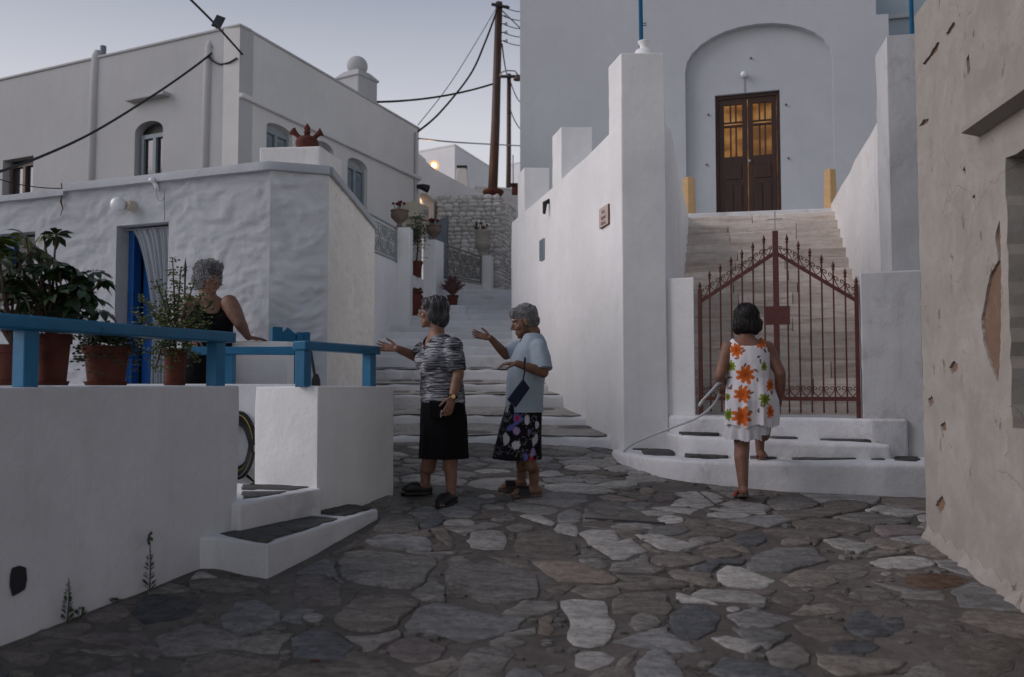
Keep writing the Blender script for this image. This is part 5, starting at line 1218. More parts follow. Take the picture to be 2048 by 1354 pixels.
def leafset(b, c, L, W, n, spread, up, curl=.3, rnd=random, flat=False):
    for k in range(n):
        a = 2*math.pi*k/n+rnd.uniform(-.2, .2); dr = Vector((math.cos(a)*spread, math.sin(a)*spread, up+rnd.uniform(-.15, .15))).normalized(); sd = Vector((-math.sin(a), math.cos(a), 0)); l = L; nn = Vector((0, 0, 1))
        if not flat:
            nn = dr.cross(sd); ro = rnd.uniform(-1.5, 1.5); sd, nn = sd*math.cos(ro)+nn*math.sin(ro), nn*math.cos(ro)-sd*math.sin(ro)
        l = L*rnd.uniform(.8, 1.1)
        q = [c+dr*(l*t_)+Vector((0, 0, -curl*l*t_*t_)) for t_ in (0.12, .4, .72, 1.0)]; w = [.15*W, .8*W, W, .05*W]
        v = []
        for p, ww in zip(q, w): v += [p-sd*ww*.5+nn*ww*.12, p-nn*ww*.05, p+sd*ww*.5+nn*ww*.12]
        b.add(v, [(r_*3+i, r_*3+i+1, r_*3+i+4, r_*3+i+3) for r_ in range(3) for i in range(2)])
zpl = at(820, 633, 15.9).z
tag(obj('pot_plinth', B().prism([(P2(772, 15.7), 15.62), (P2(842, 15.7), 15.68), (P2(842, 15.7), 16.2), (P2(772, 15.7), 16.2)], 2.3, zpl), STEP_WHITE, bevel=.03), 'low white plinth under the large terracotta pot', 'plinth')
t, c, w = pot('terracotta_pot', 824, 581, 632, 43, 15.9, zpl, 'large bellied terracotta pot with red flowers on the alley steps', TERRA, 1.06, 'terracotta pots on the alley steps')
blooms(t, c, w, 9, PETAL, .05, r_=.028)
for k in range(10): obj('leaf', B().ell(c+Vector((random.uniform(-.05, .17), random.uniform(-.1, .1), random.uniform(0, .05))), (.035, .03, .012), seg=8, rg=5), LEAF, t)
zpl2 = at(905, 611, 16.6).z
tag(obj('pot_plinth', B().prism([(P2(880, 16.5), 16.5), (P2(932, 16.5), 16.47), (P2(932, 16.5), 16.95), (P2(880, 16.5), 16.9)], 2.7, zpl2), STEP_WHITE, bevel=.03), 'low white plinth under the heather pot', 'plinth')
t, c, w = pot('terracotta_pot', 905, 590, 611, 24, 16.65, zpl2, 'small terracotta pot with spiky mauve heather on the alley steps', TERRA, .9, 'terracotta pots on the alley steps')
b = B()
for k in range(150):
    a = random.uniform(0, 6.28); s_ = random.uniform(.15, 1); p1 = c+Vector((.27*s_*math.cos(a), .22*s_*math.sin(a), .36-.22*s_*s_+random.uniform(-.04, .04))); m = c.lerp(p1, .5)+Vector((0, 0, .03)); b.tube([c+Vector((0, 0, -.02)), m, p1], [.004, .011, .003], 5)
obj('heather', b, HEATHER, t, kind='stuff')
t, c, w = pot('tree_pot', 831, 520, 551, 28, 16.15, zlowg-.01, 'terracotta pot with slim leafy tree between the white pillars', TERRA, .9)
tr_ = c+Vector((.02, 0, .5)); obj('trunk', B().tube([c-Vector((0, 0, .05)), c+Vector((.03, 0, .25)), tr_, tr_+Vector((0, 0, .15))], [.018, .014, .012, .006], 7), BARK, t)
b = B()
for k in range(260):
    p = tr_+Vector((random.gauss(-.02, .09), random.gauss(0, .08), random.gauss(.02, .15))); leafset(b, p, .07, .02, 2, 1, random.uniform(-.6, .9))
obj('crown', b, LEAF_D, t, kind='stuff')
# air-conditioning unit on the two-storey house
a0, a1, z0, z1 = fpx(FCr, 808, 833, 410, 440); a0 = a1-.6; t = thing('air_conditioner', tuple(FCr.p(a0, -.2, z0)), 'cream air-conditioning unit on the alley side of the two-storey house', 'air conditioner')
obj('case', B().box(a0, a1, -.30, .02, z0, z1, FCr.M), PLASTIC_C, t, bevel=.02); obj('grille', B().box(a0+(a1-a0)*.55, a1-.06, -.305, -.299, z0+.1, z1-.1, FCr.M), METAL, t)
obj('bracket', B().box(a0+.1, a1-.1, -.22, .02, z0-.30, z0-.002, FCr.M), PLASTIC_C, t, bevel=.01)
a, z = FCr.px(829, 265); zz = FCr.px(829, 420)[1]; tag(obj('downpipe', B().tube([FCr.p(a, -.03, z), FCr.p(a, -.03, zz)], .022, 8), WALL_C), 'thin white downpipe at the far corner of the two-storey house', 'pipe')
a, z = FCr.px(833, 372); t = thing('spotlight', tuple(FCr.p(a, -.1, z)), 'small dark spotlight on the far corner of the two-storey house', 'lamp')
obj('head', B().tube([FCr.p(a, .02, z), FCr.p(a+.05, -.12, z-.02), FCr.p(a+.15, -.2, z-.05)], [.03, .07, .09], 10), BLACK, t)

# house with arched doorway past the corner (D), lamp on its corner
D0, D1 = (-2.05, 19.1), (P2(875, 20.5), 20.5); FD = Frame(D0, D1); zD = FD.px(874, 340)[1]
nh = thing('arch_house', (-1.9, 20, 3), 'small white house with arched doorway and lit lamp past the steps', 'house')
ad = arch_px(FD, 840, 868, 402, 388, 3.2); st1 = FD.sx(850); st2 = FD.sx(864)
outl = [(0, 2.8), (FD.L, 2.8), (FD.L, zD+.0), (st1, FD.px(850, 322)[1]), (st1, FD.px(850, 318)[1]), (0, FD.px(836, 305)[1])]
obj('wall', wall_plate(FD, outl, [ad], .3, [.25]), FAR_WHITE, nh, label='wall with the arched doorway')
obj('inner_wall', B().box(.03, FD.L-.1, .36, .40, 2.8, zD-.3, FD.M), FAR_WHITE, nh)
a0, a1 = FD.sx(840), FD.sx(847); obj('door_jamb', B().box(a0, a1, .18, .24, 3.2, FD.px(843, 395)[1], FD.M), DARKROOM, nh)
D2 = (P2(962, 23.4), 23.4); FD2 = Frame(D1, D2)
obj('wall', B().add([(0, 0, 2.8), (FD2.L, 0, 2.8), (FD2.L, 0, FD2.px(960, 386)[1]), (0, 0, zD), (0, .3, 2.8), (FD2.L, .3, 2.8), (FD2.L, .3, FD2.px(960, 386)[1]), (0, .3, zD)], [(0,1,2,3),(7,6,5,4),(3,2,6,7),(1,5,6,2)], FD2.M), FAR_WHITE, nh, label='shaded receding wall under the chimney')
lp = at(868, 331, 20.35); t = thing('corner_lamp', tuple(lp), 'lit warm lamp glowing on the corner of the arch house', 'lamp')
obj('bulb', B().ell(lp, .06, seg=14, rg=10), LAMP_GLOW, t, smooth=True); obj('lamp_glass', B().ell(lp, .115, seg=18, rg=12), LAMP_GLASS, t, smooth=True); obj('bracket', B().tube([lp+Vector((.0, .12, -.02)), lp+Vector((0, .03, .06))], .015, 6), BLACK, t)
ld = bpy.data.lights.new('corner_lamp_light', 'POINT'); lo = bpy.data.objects.new('corner_lamp_light', ld); ld.energy = 90; ld.color = (1, .62, .28); ld.shadow_soft_size = .06; lo.location = lp+Vector((-.12, -.28, -.08)); COL.objects.link(lo)
# leaning door leaf with wavy top
p0, p1 = (P2(857, 18.4), 18.4), (P2(893, 18.4), 18.6); FDL = Frame(p0, p1); zt = FDL.px(875, 428)[1]
pr = [(0, 3.4), (FDL.L, 3.4), (FDL.L, zt)]+[(FDL.L*(1-q), zt-.08*math.sin(q*math.pi*.9)-.09*q) for q in np.linspace(.1, 1, 9)]
n = len(pr); b = B().add([(x, 0, z) for x, z in pr]+[(x, .04, z) for x, z in pr], [tuple(range(n)), tuple(range(2*n-1, n-1, -1))]+[(i, (i+1) % n, n+(i+1) % n, n+i) for i in range(n)], FDL.M)
t = thing('garden_door', (p0[0], p0[1], 3.4), 'slate-blue open garden door with wavy top behind the middle urn', 'door'); obj('leaf', b, GREYBLUE_D, t); obj('edge', B().box(FDL.L-.001, FDL.L+.012, -.004, .044, 3.4, zt, FDL.M), BROWNFRAME, t)
# rubble wall: body and stones
RW0, RW1, RW2 = (P2(874, 20.0), 20.0), (P2(993, 19.9), 19.9), (P2(1026, 21.6), 21.6); zRW = at(930, 389, 20).z
rw = thing('rubble_wall', (-1, 20, 3.5), 'limewashed rubble stone wall at the top of the alley steps', 'wall')
FRW = Frame(RW0, RW1); FRW2 = Frame(RW1, RW2)
obj('body', B().prism([RW0, RW1, RW2, (RW2[0], 22.2), (RW0[0], 20.6)], 2.8, zRW-.03), RUBBLE_GAP, rw)
protos = []
for k in range(7):
    bb = B(); n = 9; rg = []
    pts = [(math.cos(2*math.pi*i/n)*random.uniform(.42, .54), math.sin(2*math.pi*i/n)*random.uniform(.40, .54)) for i in range(n)]
    bb.add([(x, 0, z) for x, z in pts]+[(x*.94, -.35, z*.92) for x, z in pts]+[(x*.6, -.55-random.uniform(0, .2), z*.55) for x, z in pts], [(r_*n+i, r_*n+(i+1) % n, (r_+1)*n+(i+1) % n, (r_+1)*n+i) for r_ in range(2) for i in range(n)]+[tuple(range(2*n, 3*n))])
    me = bb.mesh('stone'); fix_normals(me); me.materials.append(RUBBLE); me.polygons.foreach_set('use_smooth', [True]*len(me.polygons)); protos.append(me)
ns = 0
for fr, dens in ((FRW, .72), (FRW2, 1.35)):
    z = 3.35
    while z < zRW-.03:
        hh = random.uniform(.06, .115); x = -.03
        while x < fr.L:
            w_ = random.uniform(.12, .33)*dens; o = bpy.data.objects.new('stone', random.choice(protos))
            o.matrix_world = fr.M @ Matrix.Translation((x+w_/2, .02, z+hh/2+random.uniform(-.015, .015))) @ Matrix.Rotation(random.uniform(-.12, .12), 4, 'Y') @ Matrix.Diagonal((w_*1.08, .075, hh*1.12, 1))
            COL.objects.link(o); o.parent = rw; o.matrix_parent_inverse = world_of(rw).inverted(); ns += 1; x += w_
        z += hh
# bowl planter on the wall and things behind
x = P2(986, 20.15); t = thing('bowl_planter', (x, 20.15, zRW), 'wide terracotta bowl planter on top of the rubble wall', 'plant pot'); s_ = 20.15/FPX
obj('bowl', B().lathe([(.001, -.03), (14*s_, -.03), (20*s_, 4*s_), (22*s_, 8*s_), (19*s_, 12*s_), (15*s_, 13*s_), (.001, 10*s_)], 26, c=(x, 20.15, zRW)), TERRA, t, smooth=True)
def blockhouse(name, label, pts, z0, zt, mat=FAR_WHITE, cat='house'):
    c = (sum(p[0] for p in pts)/len(pts), sum(p[1] for p in pts)/len(pts), z0); t = thing(name, c, label, cat)
    obj('wall', B().prism(pts, z0, zt), mat, t); obj('parapet', B().prism([(c[0]+(p[0]-c[0])*1.004, c[1]+(p[1]-c[1])*1.004) for p in pts], zt+.001, zt+.09), mat, t, bevel=.03); return t
zE = at(908, 292, 30).z
blockhouse('far_house', 'plain white flat-roofed house on the skyline left of the pole', [(P2(825, 31), 31), (P2(908, 30), 30), (P2(982, 33.2), 33.2), (P2(850, 37), 37)], 4, zE)
zF = at(1020, 308, 36).z
blockhouse('far_house', 'distant white house wall behind the thin pole by the church', [(P2(1013, 38), 38), (P2(1075, 37), 37), (P2(1080, 42), 42), (P2(1013, 43), 43)], 5, zF)
zH = at(1000, 384, 25).z
blockhouse('far_wall', 'low whitewashed wall on the skyline behind the bowl planter', [(P2(946, 24.5), 24.5), (P2(1050, 25), 25), (P2(1050, 26), 26), (P2(946, 25.5), 25.5)], 3, zH, WORN_WHITE, 'wall')
x = P2(923, 24.2); zc0 = at(923, 360, 24.2).z; zc1 = at(923, 335, 24.2).z; t = thing('small_chimney', (x, 24.2, zc0), 'small whitewashed chimney with dark cap above the arch house', 'chimney')
obj('shaft', B().loft([[(x+r_*a, 24.2+r_*c_, z) for a, c_ in ((-1, -1), (1, -1), (1, 1), (-1, 1))] for r_, z in ((.22, zc0-.6), (.17, zc0), (.12, zc1-.03))]), CHIM, t, bevel=.03); obj('cap', B().box(x-.14, x+.14, 24.06, 24.34, zc1-.03, zc1+.03), BLACK, t, bevel=.01)
x = P2(1031, 24.2); zc0 = at(1031, 385, 24.2).z; zc1 = at(1031, 372, 24.2).z; t = thing('small_chimney', (x, 24.2, zc0), 'small reddish chimney with black cap beside the thin pole', 'chimney'); obj('shaft', B().box(x-.1, x+.1, 24.1, 24.3, zc0-.05, zc1), TERRA_D, t); obj('cap', B().box(x-.14, x+.14, 24.06, 24.34, zc1+.001, zc1+.05), BLACK, t)
# poles
def upole(label, pa, pb_, r0, r1):
    t = thing('utility_pole', tuple(pa), label, 'pole', 'wooden utility poles'); m = pa.lerp(pb_, .5)+Vector((.02, 0, 0)); obj('shaft', B().tube([pa, m, pb_], [r0, (r0+r1)/2, r1], 14), POLEWOOD, t, smooth=True); return t
pA = at(985, 372, 21.2); pA = pA + (pA-at(998, 5, 21.2)).normalized()*1.5; pB_ = at(998, 5, 21.2)
pole = upole('thick dark wooden utility pole rising behind the bowl planter', pA, pB_, .125, .085)
PX = lambda px_, py_, d: at(px_, py_, d)
for y in (14, 32, 48, 65, 82):
    a = PX(1001, y, 21.15); obj('bracket', B().tube([a, a+Vector((.13, 0, .01))], .012, 6), BLACK, pole); obj('insulator', B().lathe([(.001, -.04), (.03, -.035), (.034, 0), (.02, .03), (.026, .04), (.001, .05)], 10, c=tuple(a+Vector((.14, 0, 0)))), METAL, pole, smooth=True)
obj('crossarm', B().box(-.22, .22, -.03, .03, -.03, .03, Matrix.Translation(PX(1001, 12, 21.1)) @ Matrix.Rotation(.2, 4, 'Y')), BLACK, pole, bevel=.006)
arm = [PX(999, 152, 21.1), PX(1004, 144, 21.1), PX(1015, 141, 21.1), PX(1030, 142, 21.1), PX(1036, 150, 21.1)]
obj('lamp_arm', B().tube(arm, .018, 7), METAL, pole, smooth=True); obj('lamp_head', B().lathe([(.001, .06), (.04, .05), (.06, 0), (.11, -.06), (.10, -.075), (.001, -.06)], 14, c=tuple(PX(1035, 154, 21.1))), BROWNFRAME, pole, smooth=True)
pC, pD = at(1016, 385, 36), at(1018, 148, 36); pC = pC+(pC-pD).normalized()*2.5
pole2 = upole('thin farther wooden utility pole beside the church edge', pC, pD, .11, .085)
obj('crossarm', B().box(-.5, .5, -.05, .05, -.05, .05, Matrix.Translation(PX(1020, 153, 35.9))), BLACK, pole2)
p = at(1027, 370, 30); tag(obj('antenna_mast', B().tube([(p.x, 30, p.z-1.4), at(1026, 310, 30)], .022, 6), METAL), 'thin metal antenna mast between thin pole and church', 'mast')
# cables
def cable(label, pts, r_=.012, sag=0.0, mat=CABLE, n=24):
    P = [at(*p) for p in pts]
    if len(P) == 2:
        a, c_ = P; P = [a.lerp(c_, k/n)-Vector((0, 0, sag*4*(k/n)*(1-k/n))) for k in range(n+1)]
    else:
        Q = []
        for i in range(len(P)-1):
            p0, p1, p2, p3 = P[max(i-1, 0)], P[i], P[i+1], P[min(i+2, len(P)-1)]
            for k in range(8):
                t_ = k/8; Q.append(.5*((2*p1)+(-p0+p2)*t_+(2*p0-5*p1+4*p2-p3)*t_*t_+(-p0+3*p1-3*p2+p3)*t_**3))
        P = Q+[P[-1]]
    return tag(obj('overhead_cable', B().tube(P, r_, 6), mat, smooth=True), label, 'cable', 'overhead cables')
cable('black cable running up out of frame from the two-storey house corner', [(370, -12, 10.5), (430, 48, 12.2), (486, 110, 13.6)], .016)
cable('black cable drooping across the front of the two-storey house', [(-30, 352, 9.6), (60, 322, 10.8), (180, 268, 12.0), (300, 195, 13.0), (380, 140, 13.5), (432, 100, 13.8)], .018)
cable('small black cable loop at the corner of the two-storey house', [(432, 98, 13.75), (420, 92, 13.75), (416, 104, 13.75), (424, 120, 13.7), (440, 128, 13.65), (458, 125, 13.55), (474, 116, 13.5)], .014)
cable('thin wire crossing low at the left frame edge', [(-20, 352, 8.3), (25, 366, 8.4), (80, 375, 8.6), (128, 377, 8.75)], .005)
cable('cable from the house roof to the thick utility pole', [(748, 204, 17.7), (985, 168, 21.1)], .022, .1)
cable('sagging cable from the far house corner up to the pole top', [(835, 264, 19.0), (880, 225, 19.6), (940, 150, 20.4), (970, 85, 20.9), (995, 18, 21.1)], .024)
cable('thin straighter cable from the far house corner to the pole top', [(836, 250, 19.0), (905, 160, 20.0), (993, 16, 21.1)], .012, mat=CABLE_G)
cable('long thin cable crossing behind both poles to the church', [(835, 277, 19.0), (920, 285, 22.5), (1050, 292, 29)], .018, mat=CABLE_G)
for y, e in ((14, 16), (32, 33), (48, 50), (65, 66), (82, 83)): cable(['topmost', 'second', 'middle', 'fourth', 'lowest'][(14, 32, 48, 65, 82).index(y)]+' of five short wires from the pole top towards the church', [(1007, y, 21.15), (1075, e, 27)], .012, .12)
cable('slanting wire from the pole top down behind the church', [(1003, 20, 21.2), (1060, 75, 25)], .014); cable('drop wire linking the two utility poles', [(1004, 88, 21.2), (1018, 150, 35.8)], .02, .3)
cable('wire hanging from the thin pole towards the church', [(1020, 160, 35.8), (1060, 200, 37)], .02, .5); cable('lower slack wire on the thin pole', [(1019, 215, 35.8), (1060, 260, 37)], .02, .4)
# ================================================================ TERRACE PLANTS
def parapet(px_, off): s_ = FT.sx(px_, off); return FT.p(s_, off, EYE)
def tpot(px_, off, wpx, ytop, label, mat=TERRA):
    p = parapet(px_, off); d = p.y; w = wpx/FPX*d/2; h = (771-ytop)/FPX*d
    t = thing('plant_pot', (p.x, p.y, EYE), label, 'plant pot', 'potted plants on the terrace wall')
    body = obj('pot', B().lathe([(.001, .004), (w*.74, .004), (w*.90, h*.80), (w*1.0, h*.805), (w*1.02, h), (w*.88, h), (w*.85, h*.9), (.001, h*.9)], 26, c=tuple(p)), mat, t); shade(body, 35)
    obj('saucer', B().lathe([(.001, 0), (w*.82, 0), (w*.92, .022), (w*.86, .022), (.001, .01)], 24, c=tuple(p)), mat, t)
    obj('soil', B().lathe([(.001, h*.91), (w*.84, h*.91), (.001, h*.925)], 16, c=tuple(p)), SOIL, t)
    return t, p+Vector((0, 0, h)), w
random.seed(21)
whorls = []
for k in range(4):
    bb = B(); leafset(bb, Vector((0, 0, 0)), .125, .046, 9, 1, .25-.1*k, .5, flat=True); me = bb.mesh('leaf_whorl'); fix_normals(me); me.materials.append(LEAF if k < 3 else LEAF_Y); me.polygons.foreach_set('use_smooth', [True]*len(me.polygons)); whorls.append(me)
def schefflera(t, base, tips, d):
    for (px_, py_, dd) in tips:
        q = at(px_, py_, d+dd); m = base.lerp(q, .5)+Vector((random.uniform(-.03, .03), 0, .02)); st = obj('stem', B().tube([base, m, q], [.010, .007, .005], 6), BARK, t)
        o = bpy.data.objects.new('leaf_whorl', whorls[3] if py_ < 520 and random.random() < .6 else random.choice(whorls[:3])); o.matrix_world = Matrix.Translation(q) @ Matrix.Rotation(random.uniform(-.6, .6), 4, 'X') @ Matrix.Rotation(random.uniform(-.6, .6), 4, 'Y') @ Matrix.Rotation(random.uniform(0, 6), 4, 'Z') @ Matrix.Scale(random.uniform(.6, 1.05), 4)
        COL.objects.link(o); o.parent = t; o.matrix_parent_inverse = world_of(t).inverted()
t, c, w = tpot(103, .30, 72, 668, 'terracotta pot with tall glossy umbrella plant behind the blue rail')
random.seed(77); schefflera(t, c, [(random.uniform(10, 190), random.uniform(530, 650), random.uniform(-.1, .25)) for _ in range(22)]+[(50,470,.1),(88,468,.2),(30,500,.0),(60,510,.15),(20,540,.1),(80,535,.0),(45,560,-.1),(100,548,.1),(120,545,.0),(150,540,.05),(180,556,.1),(205,560,.05),(165,580,-.05),(135,575,.1),(190,600,0),(110,590,-.1),(80,585,.1),(50,600,0),(150,615,.05),(120,628,-.08),(80,625,.05),(195,622,.1),(30,620,.1),(60,640,-.05),(100,645,.1),(170,640,0),(70,490,.25),(105,515,.2),(15,575,.1),(5,525,.15),(140,600,.15),(90,605,.1),(40,535,.2),(65,560,.1),(112,470,.2)], c.y)
t, c, w = tpot(22, .30, 80, 690, 'terracotta pot with dark dense umbrella plant at the left frame edge')
schefflera(t, c, [(0,520,0),(20,560,.1),(-20,560,0),(10,600,.05),(40,590,.1),(0,640,0),(30,630,.1),(-30,610,0),(50,650,.05),(12,500,.2),(-12,480,.1)], c.y)
t, c, w = tpot(212, .32, 92, 692, 'wide terracotta pot with rusty rosettes and trailing leaves', TERRA_D)
for k in range(9):
    a = random.uniform(0, 6.28); q = c+Vector((w*.8*math.cos(a)*random.random(), w*.7*math.sin(a), random.uniform(.02, .10))); bb = B(); leafset(bb, q, .055, .022, 9, .8, .8, .1); obj('rosette', bb, LEAF_R if k < 6 else LEAF_D, t)
b = B()
for k in range(520):
    a = random.uniform(0, 6.28); rr = w*random.uniform(.3, 1.35); q = c+Vector((rr*math.cos(a), rr*math.sin(a)*.8, .05-.16*max(0, rr/w-.7)*random.random()*2+random.uniform(-.03, .04))); leafset(b, q, .028, .013, 3, 1, .3)
obj('trailing_leaves', b, LEAF_D, t, kind='stuff')
# jade-like shrub
t, c, w = tpot(349, .30, 48, 697, 'tall slim terracotta pot with small-leaved shrub reaching over the rail')
twigs = [(345,515,.05),(362,535,.1),(312,560,0),(390,560,-.05),(408,585,-.1),(428,600,-.1),(280,595,.05),(300,625,0),(330,580,0),(262,620,.05),(275,650,0),(375,600,0),(420,640,-.1),(330,640,-.1),(300,680,-.1),(275,690,-.05),(360,650,0),(395,650,-.05),(320,700,-.15),(370,700,-.12),(345,690,-.14),(395,725,-.1),(385,690,-.1),(340,740,-.16),(310,740,-.14),(290,720,-.12),(318,610,.05),(355,600,.1)]
bl = B()
for (px_, py_, dd) in twigs:
    q = at(px_, py_, c.y+dd); up_ = c+Vector((0, 0, .05)); m = up_.lerp(q, .5)+Vector((random.uniform(-.02, .02), 0, .05 if py_ > 660 else .0)); L = (q-up_).length
    st = obj('twig', B().tube([c-Vector((0, 0, .02)), up_, m, q], [.009, .008, .006, .003], 6), BARK, t)
    for k in range(int(16+L*70)):
        u = random.uniform(.25, 1); p = (up_.lerp(m, u*2) if u < .5 else m.lerp(q, u*2-1)); leafset(bl, p+Vector((random.gauss(0, .018), random.gauss(0, .018), random.gauss(0, .014))), .022, .013, 2, 1, random.uniform(-.3, .8), .1)
obj('foliage', bl, LEAF_S, t, kind='stuff')
p = parapet(366, .42); q = at(366, 516, p.y); t = thing('plant_stake', tuple(p), 'thin black pointed stake with white band among the pots', 'stake')
obj('rod', B().tube([p, Vector((p.x, p.y, q.z-.12)), Vector((p.x, p.y, q.z-.06)), Vector((p.x, p.y, q.z))], [.005, .006, .010, .001], 8), BLACK, t); zz = at(366, 603, p.y).z; obj('band', B().tube([(p.x, p.y, zz-.012), (p.x, p.y, zz+.012)], .0068, 8), WHITEFRAME, t)
# weeds at the foot of the wall
def weed(px_, py_, ytop, label, n, dry=False):
    g = FT.px(px_, py_); base = FT.p(g[0], -.03, 0); base.z = gz(base.x, base.y); h = (py_-ytop)/FPX*base.y
    t = thing('weed', tuple(base), label, 'weed', 'weeds along the terrace wall'); tip = base+Vector((random.uniform(-.01, .02), -.01, h)); obj('stem', B().tube([base-Vector((0, 0, .02)), base.lerp(tip, .5)+Vector((.006, 0, 0)), tip], [.004, .0035, .002], 5), BARK if dry else LEAF_D, t)
    b = B()
    for k in range(n):
        u = random.uniform(.0, .95 if not dry else .6); leafset(b, base.lerp(tip, u), .05*(1.15-u), .006, 2, .8, .9, .2)
    if dry:
        for k in range(8): b.ell(tip+Vector((random.uniform(-.015, .015), random.uniform(-.01, .01), random.uniform(-.05, .01))), (.006, .006, .01), seg=6, rg=4)
    obj('leaves', b, LEAF_D, t, kind='stuff')
weed(290, 1182, 1068, 'tall dry weed with a seed head against the terrace wall', 26, True); weed(124, 1255, 1165, 'short bushy green weed at the left foot of the terrace wall', 40); weed(150, 1235, 1210, 'tiny weed beside the bushy one at the wall foot', 16); weed(222, 1206, 1193, 'low tuft of weed in the wall joint', 14)
# hose of the woman at the gate
hp = [at(1236, 922, 8.62), at(1245, 908, 8.5), at(1262, 890, 8.3), at(1300, 872, 8.2), at(1345, 855, 8.1), at(1395, 835, 7.95), at(1425, 812, 7.75), at(1438, 790, 7.5), at(1442, 775, 7.3), at(1446, 765, 7.15), at(1436, 768, 7.05), at(1420, 785, 7.0), at(1406, 800, 6.98)]
Q = []
for i in range(len(hp)-1):
    p0, p1, p2, p3 = hp[max(i-1, 0)], hp[i], hp[i+1], hp[min(i+2, len(hp)-1)]
    for k in range(6): t_ = k/6; Q.append(.5*((2*p1)+(-p0+p2)*t_+(2*p0-5*p1+4*p2-p3)*t_*t_+(-p0+3*p1-3*p2+p3)*t_**3))
t = thing('garden_hose', tuple(hp[0]), 'pale grey hose trailing up the gate steps to the woman in floral dress', 'hose'); obj('pipe', B().tube(Q+[hp[-1]], .0105, 9), HOSE_W, t, smooth=True); obj('nozzle', B().tube([hp[-1], hp[-1]+Vector((-.02, 0, -.03)), hp[-1]+Vector((-.03, 0, -.05))], [.0125, .0135, .011], 9), HOSE_W, t, smooth=True)
# cigarette end and crack cover on the street
p = ong(630, 1327); tag(obj('cigarette_end', B().tube([p+Vector((-.02, 0, .012)), p+Vector((.02, .004, .012))], .004, 8), [TERRA]), 'tiny cigarette end lying on the street mortar', 'litter')
for i, (a, c_) in enumerate((((1170, 1040), (1330, 1050)), ((1395, 985), (1440, 1020)))):
    p, q = ong(*a), ong(*c_); tag(obj('metal_strip', B().loft([[Vector(v)+Vector(o) for o in ((0, -.008, .0), (0, .008, .0), (0, .008, .018), (0, -.008, .018))] for v in (p, q)]), DARKGREY), ('long' if i == 0 else 'short')+' dark strip set in the street before the gate steps', 'strip')
# ================================================================ PEOPLE
UP = Vector((0, 0, 1))
HAIR_LIGHT = hairmat('white_strands', (.22, .22, .225), (.42, .42, .43), .5)
def basis(f, up=UP):
    f = Vector(f).normalized(); r = f.cross(up).normalized(); u = r.cross(f); return Matrix((r, f, u)).transposed(), r, f, u
def proj(P):
    P = np.asarray(P) - np.array(CAM); c, s = math.cos(PITCH), math.sin(PITCH)
    w = P[:, 1]*c + P[:, 2]*s; v = -P[:, 1]*s + P[:, 2]*c
    return 1024+FPX*P[:, 0]/w, 677-FPX*v/w
def add_head(b, c, f, up=UP, k=1.0, old=True):
    M3, r, f, u = basis(f, up); c = Vector(c)
    L = lambda x, y, z: c + M3 @ (Vector((x, y, z))*k)
    def E(x, y, z, rx, ry, rz): b.ell(L(x, y, z), (rx*k, ry*k, rz*k), M3, 14, 10)
    E(0, -.012, .030, .073, .090, .086); E(0, .028, -.030, .061, .064, .083); E(0, .045, -.075, .047, .045, .036); E(0, .074, -.100, .021, .018, .017)
    b.tube([L(0, .086, .016), L(0, .104, -.012), L(0, .114, -.028)], [.009*k, .012*k, .013*k], 8); E(0, .108, -.030, .011, .011, .010)
    for s in (-1, 1):
        E(s*.011, .100, -.034, .009, .010, .008); E(s*.030, .078, .024, .024, .014, .009); E(s*.040, .062, -.028, .024, .022, .022); E(s*.077, -.006, -.006, .010, .021, .031); E(s*.074, .0, -.03, .009, .013, .012)
        E(s*.035, .05, -.07, .018, .02, .022)
    E(0, .088, -.064, .024, .010, .0065); E(0, .086, -.078, .021, .010, .0065)
    return L, M3
def add_hand(b, w, d, n, side, curl=.35, k=1.0, spread=.10, fl=1.0):
    """palm, four fingers of unequal length, thumb leaving the side of the palm. d: along the hand, n: palm normal (fingers bend towards it), side: towards the thumb"""
    d = Vector(d).normalized(); n = Vector(n); n = (n-d*n.dot(d)).normalized(); s = Vector(side); s = (s-d*s.dot(d)-n*s.dot(n)).normalized(); w = Vector(w)
    M3 = Matrix((s, d, n)).transposed()
    b.ell(w+d*.045*k, (.036*k, .052*k, .015*k), M3, 14, 10); b.ell(w+d*.070*k, (.039*k, .026*k, .013*k), M3, 14, 8); b.ell(w+d*.03*k+s*.018*k+n*.006*k, (.017*k, .03*k, .014*k), M3, 10, 8)
    for i, (o, ln) in enumerate(((.030, .072), (.0105, .080), (-.0095, .075), (-.029, .060))):
        p = w+d*.078*k+s*o*k; ang = curl*(.8+.12*i); pts = [p]; dd = (d+s*(o*spread*28*.12+.0)+s*(o/.03)*spread).normalized()
        for q, fr in enumerate((.46, .30, .24)):
            a = ang*(q*.9+.5); v = dd*math.cos(a)+n*math.sin(a); p = p+v*ln*fr*k*fl; pts.append(p)
        b.chain(pts, [.0090*k, .0085*k, .0078*k, .0066*k], 8)
    p = w+d*.018*k+s*.026*k; v = (d*.72+s*.62+n*.25).normalized(); p1 = p+v*.038*k; v2 = (d*.88+s*.32+n*.3).normalized(); p2 = p1+v2*.03*k; b.chain([p, p1, p2, p2+v2*.018*k], [.0135*k, .0105*k, .0095*k, .0075*k], 8)
def sect(c, r, f, hw, hd, n=28, pw=2.3, tilt=0.0):
    out = []
    for k in range(n):
        a = 2*math.pi*k/n; ca, sa = math.cos(a), math.sin(a)
        x = math.copysign(abs(ca)**(2/pw), ca)*hw; y = math.copysign(abs(sa)**(2/pw), sa)*hd
        out.append(Vector(c)+r*x+f*y)
    return out
def torso(b, secs, r, f, grow=0.0):
    b.loft([sect(c, r, f, hw+grow, hd+grow) for c, hw, hd in secs]); return b
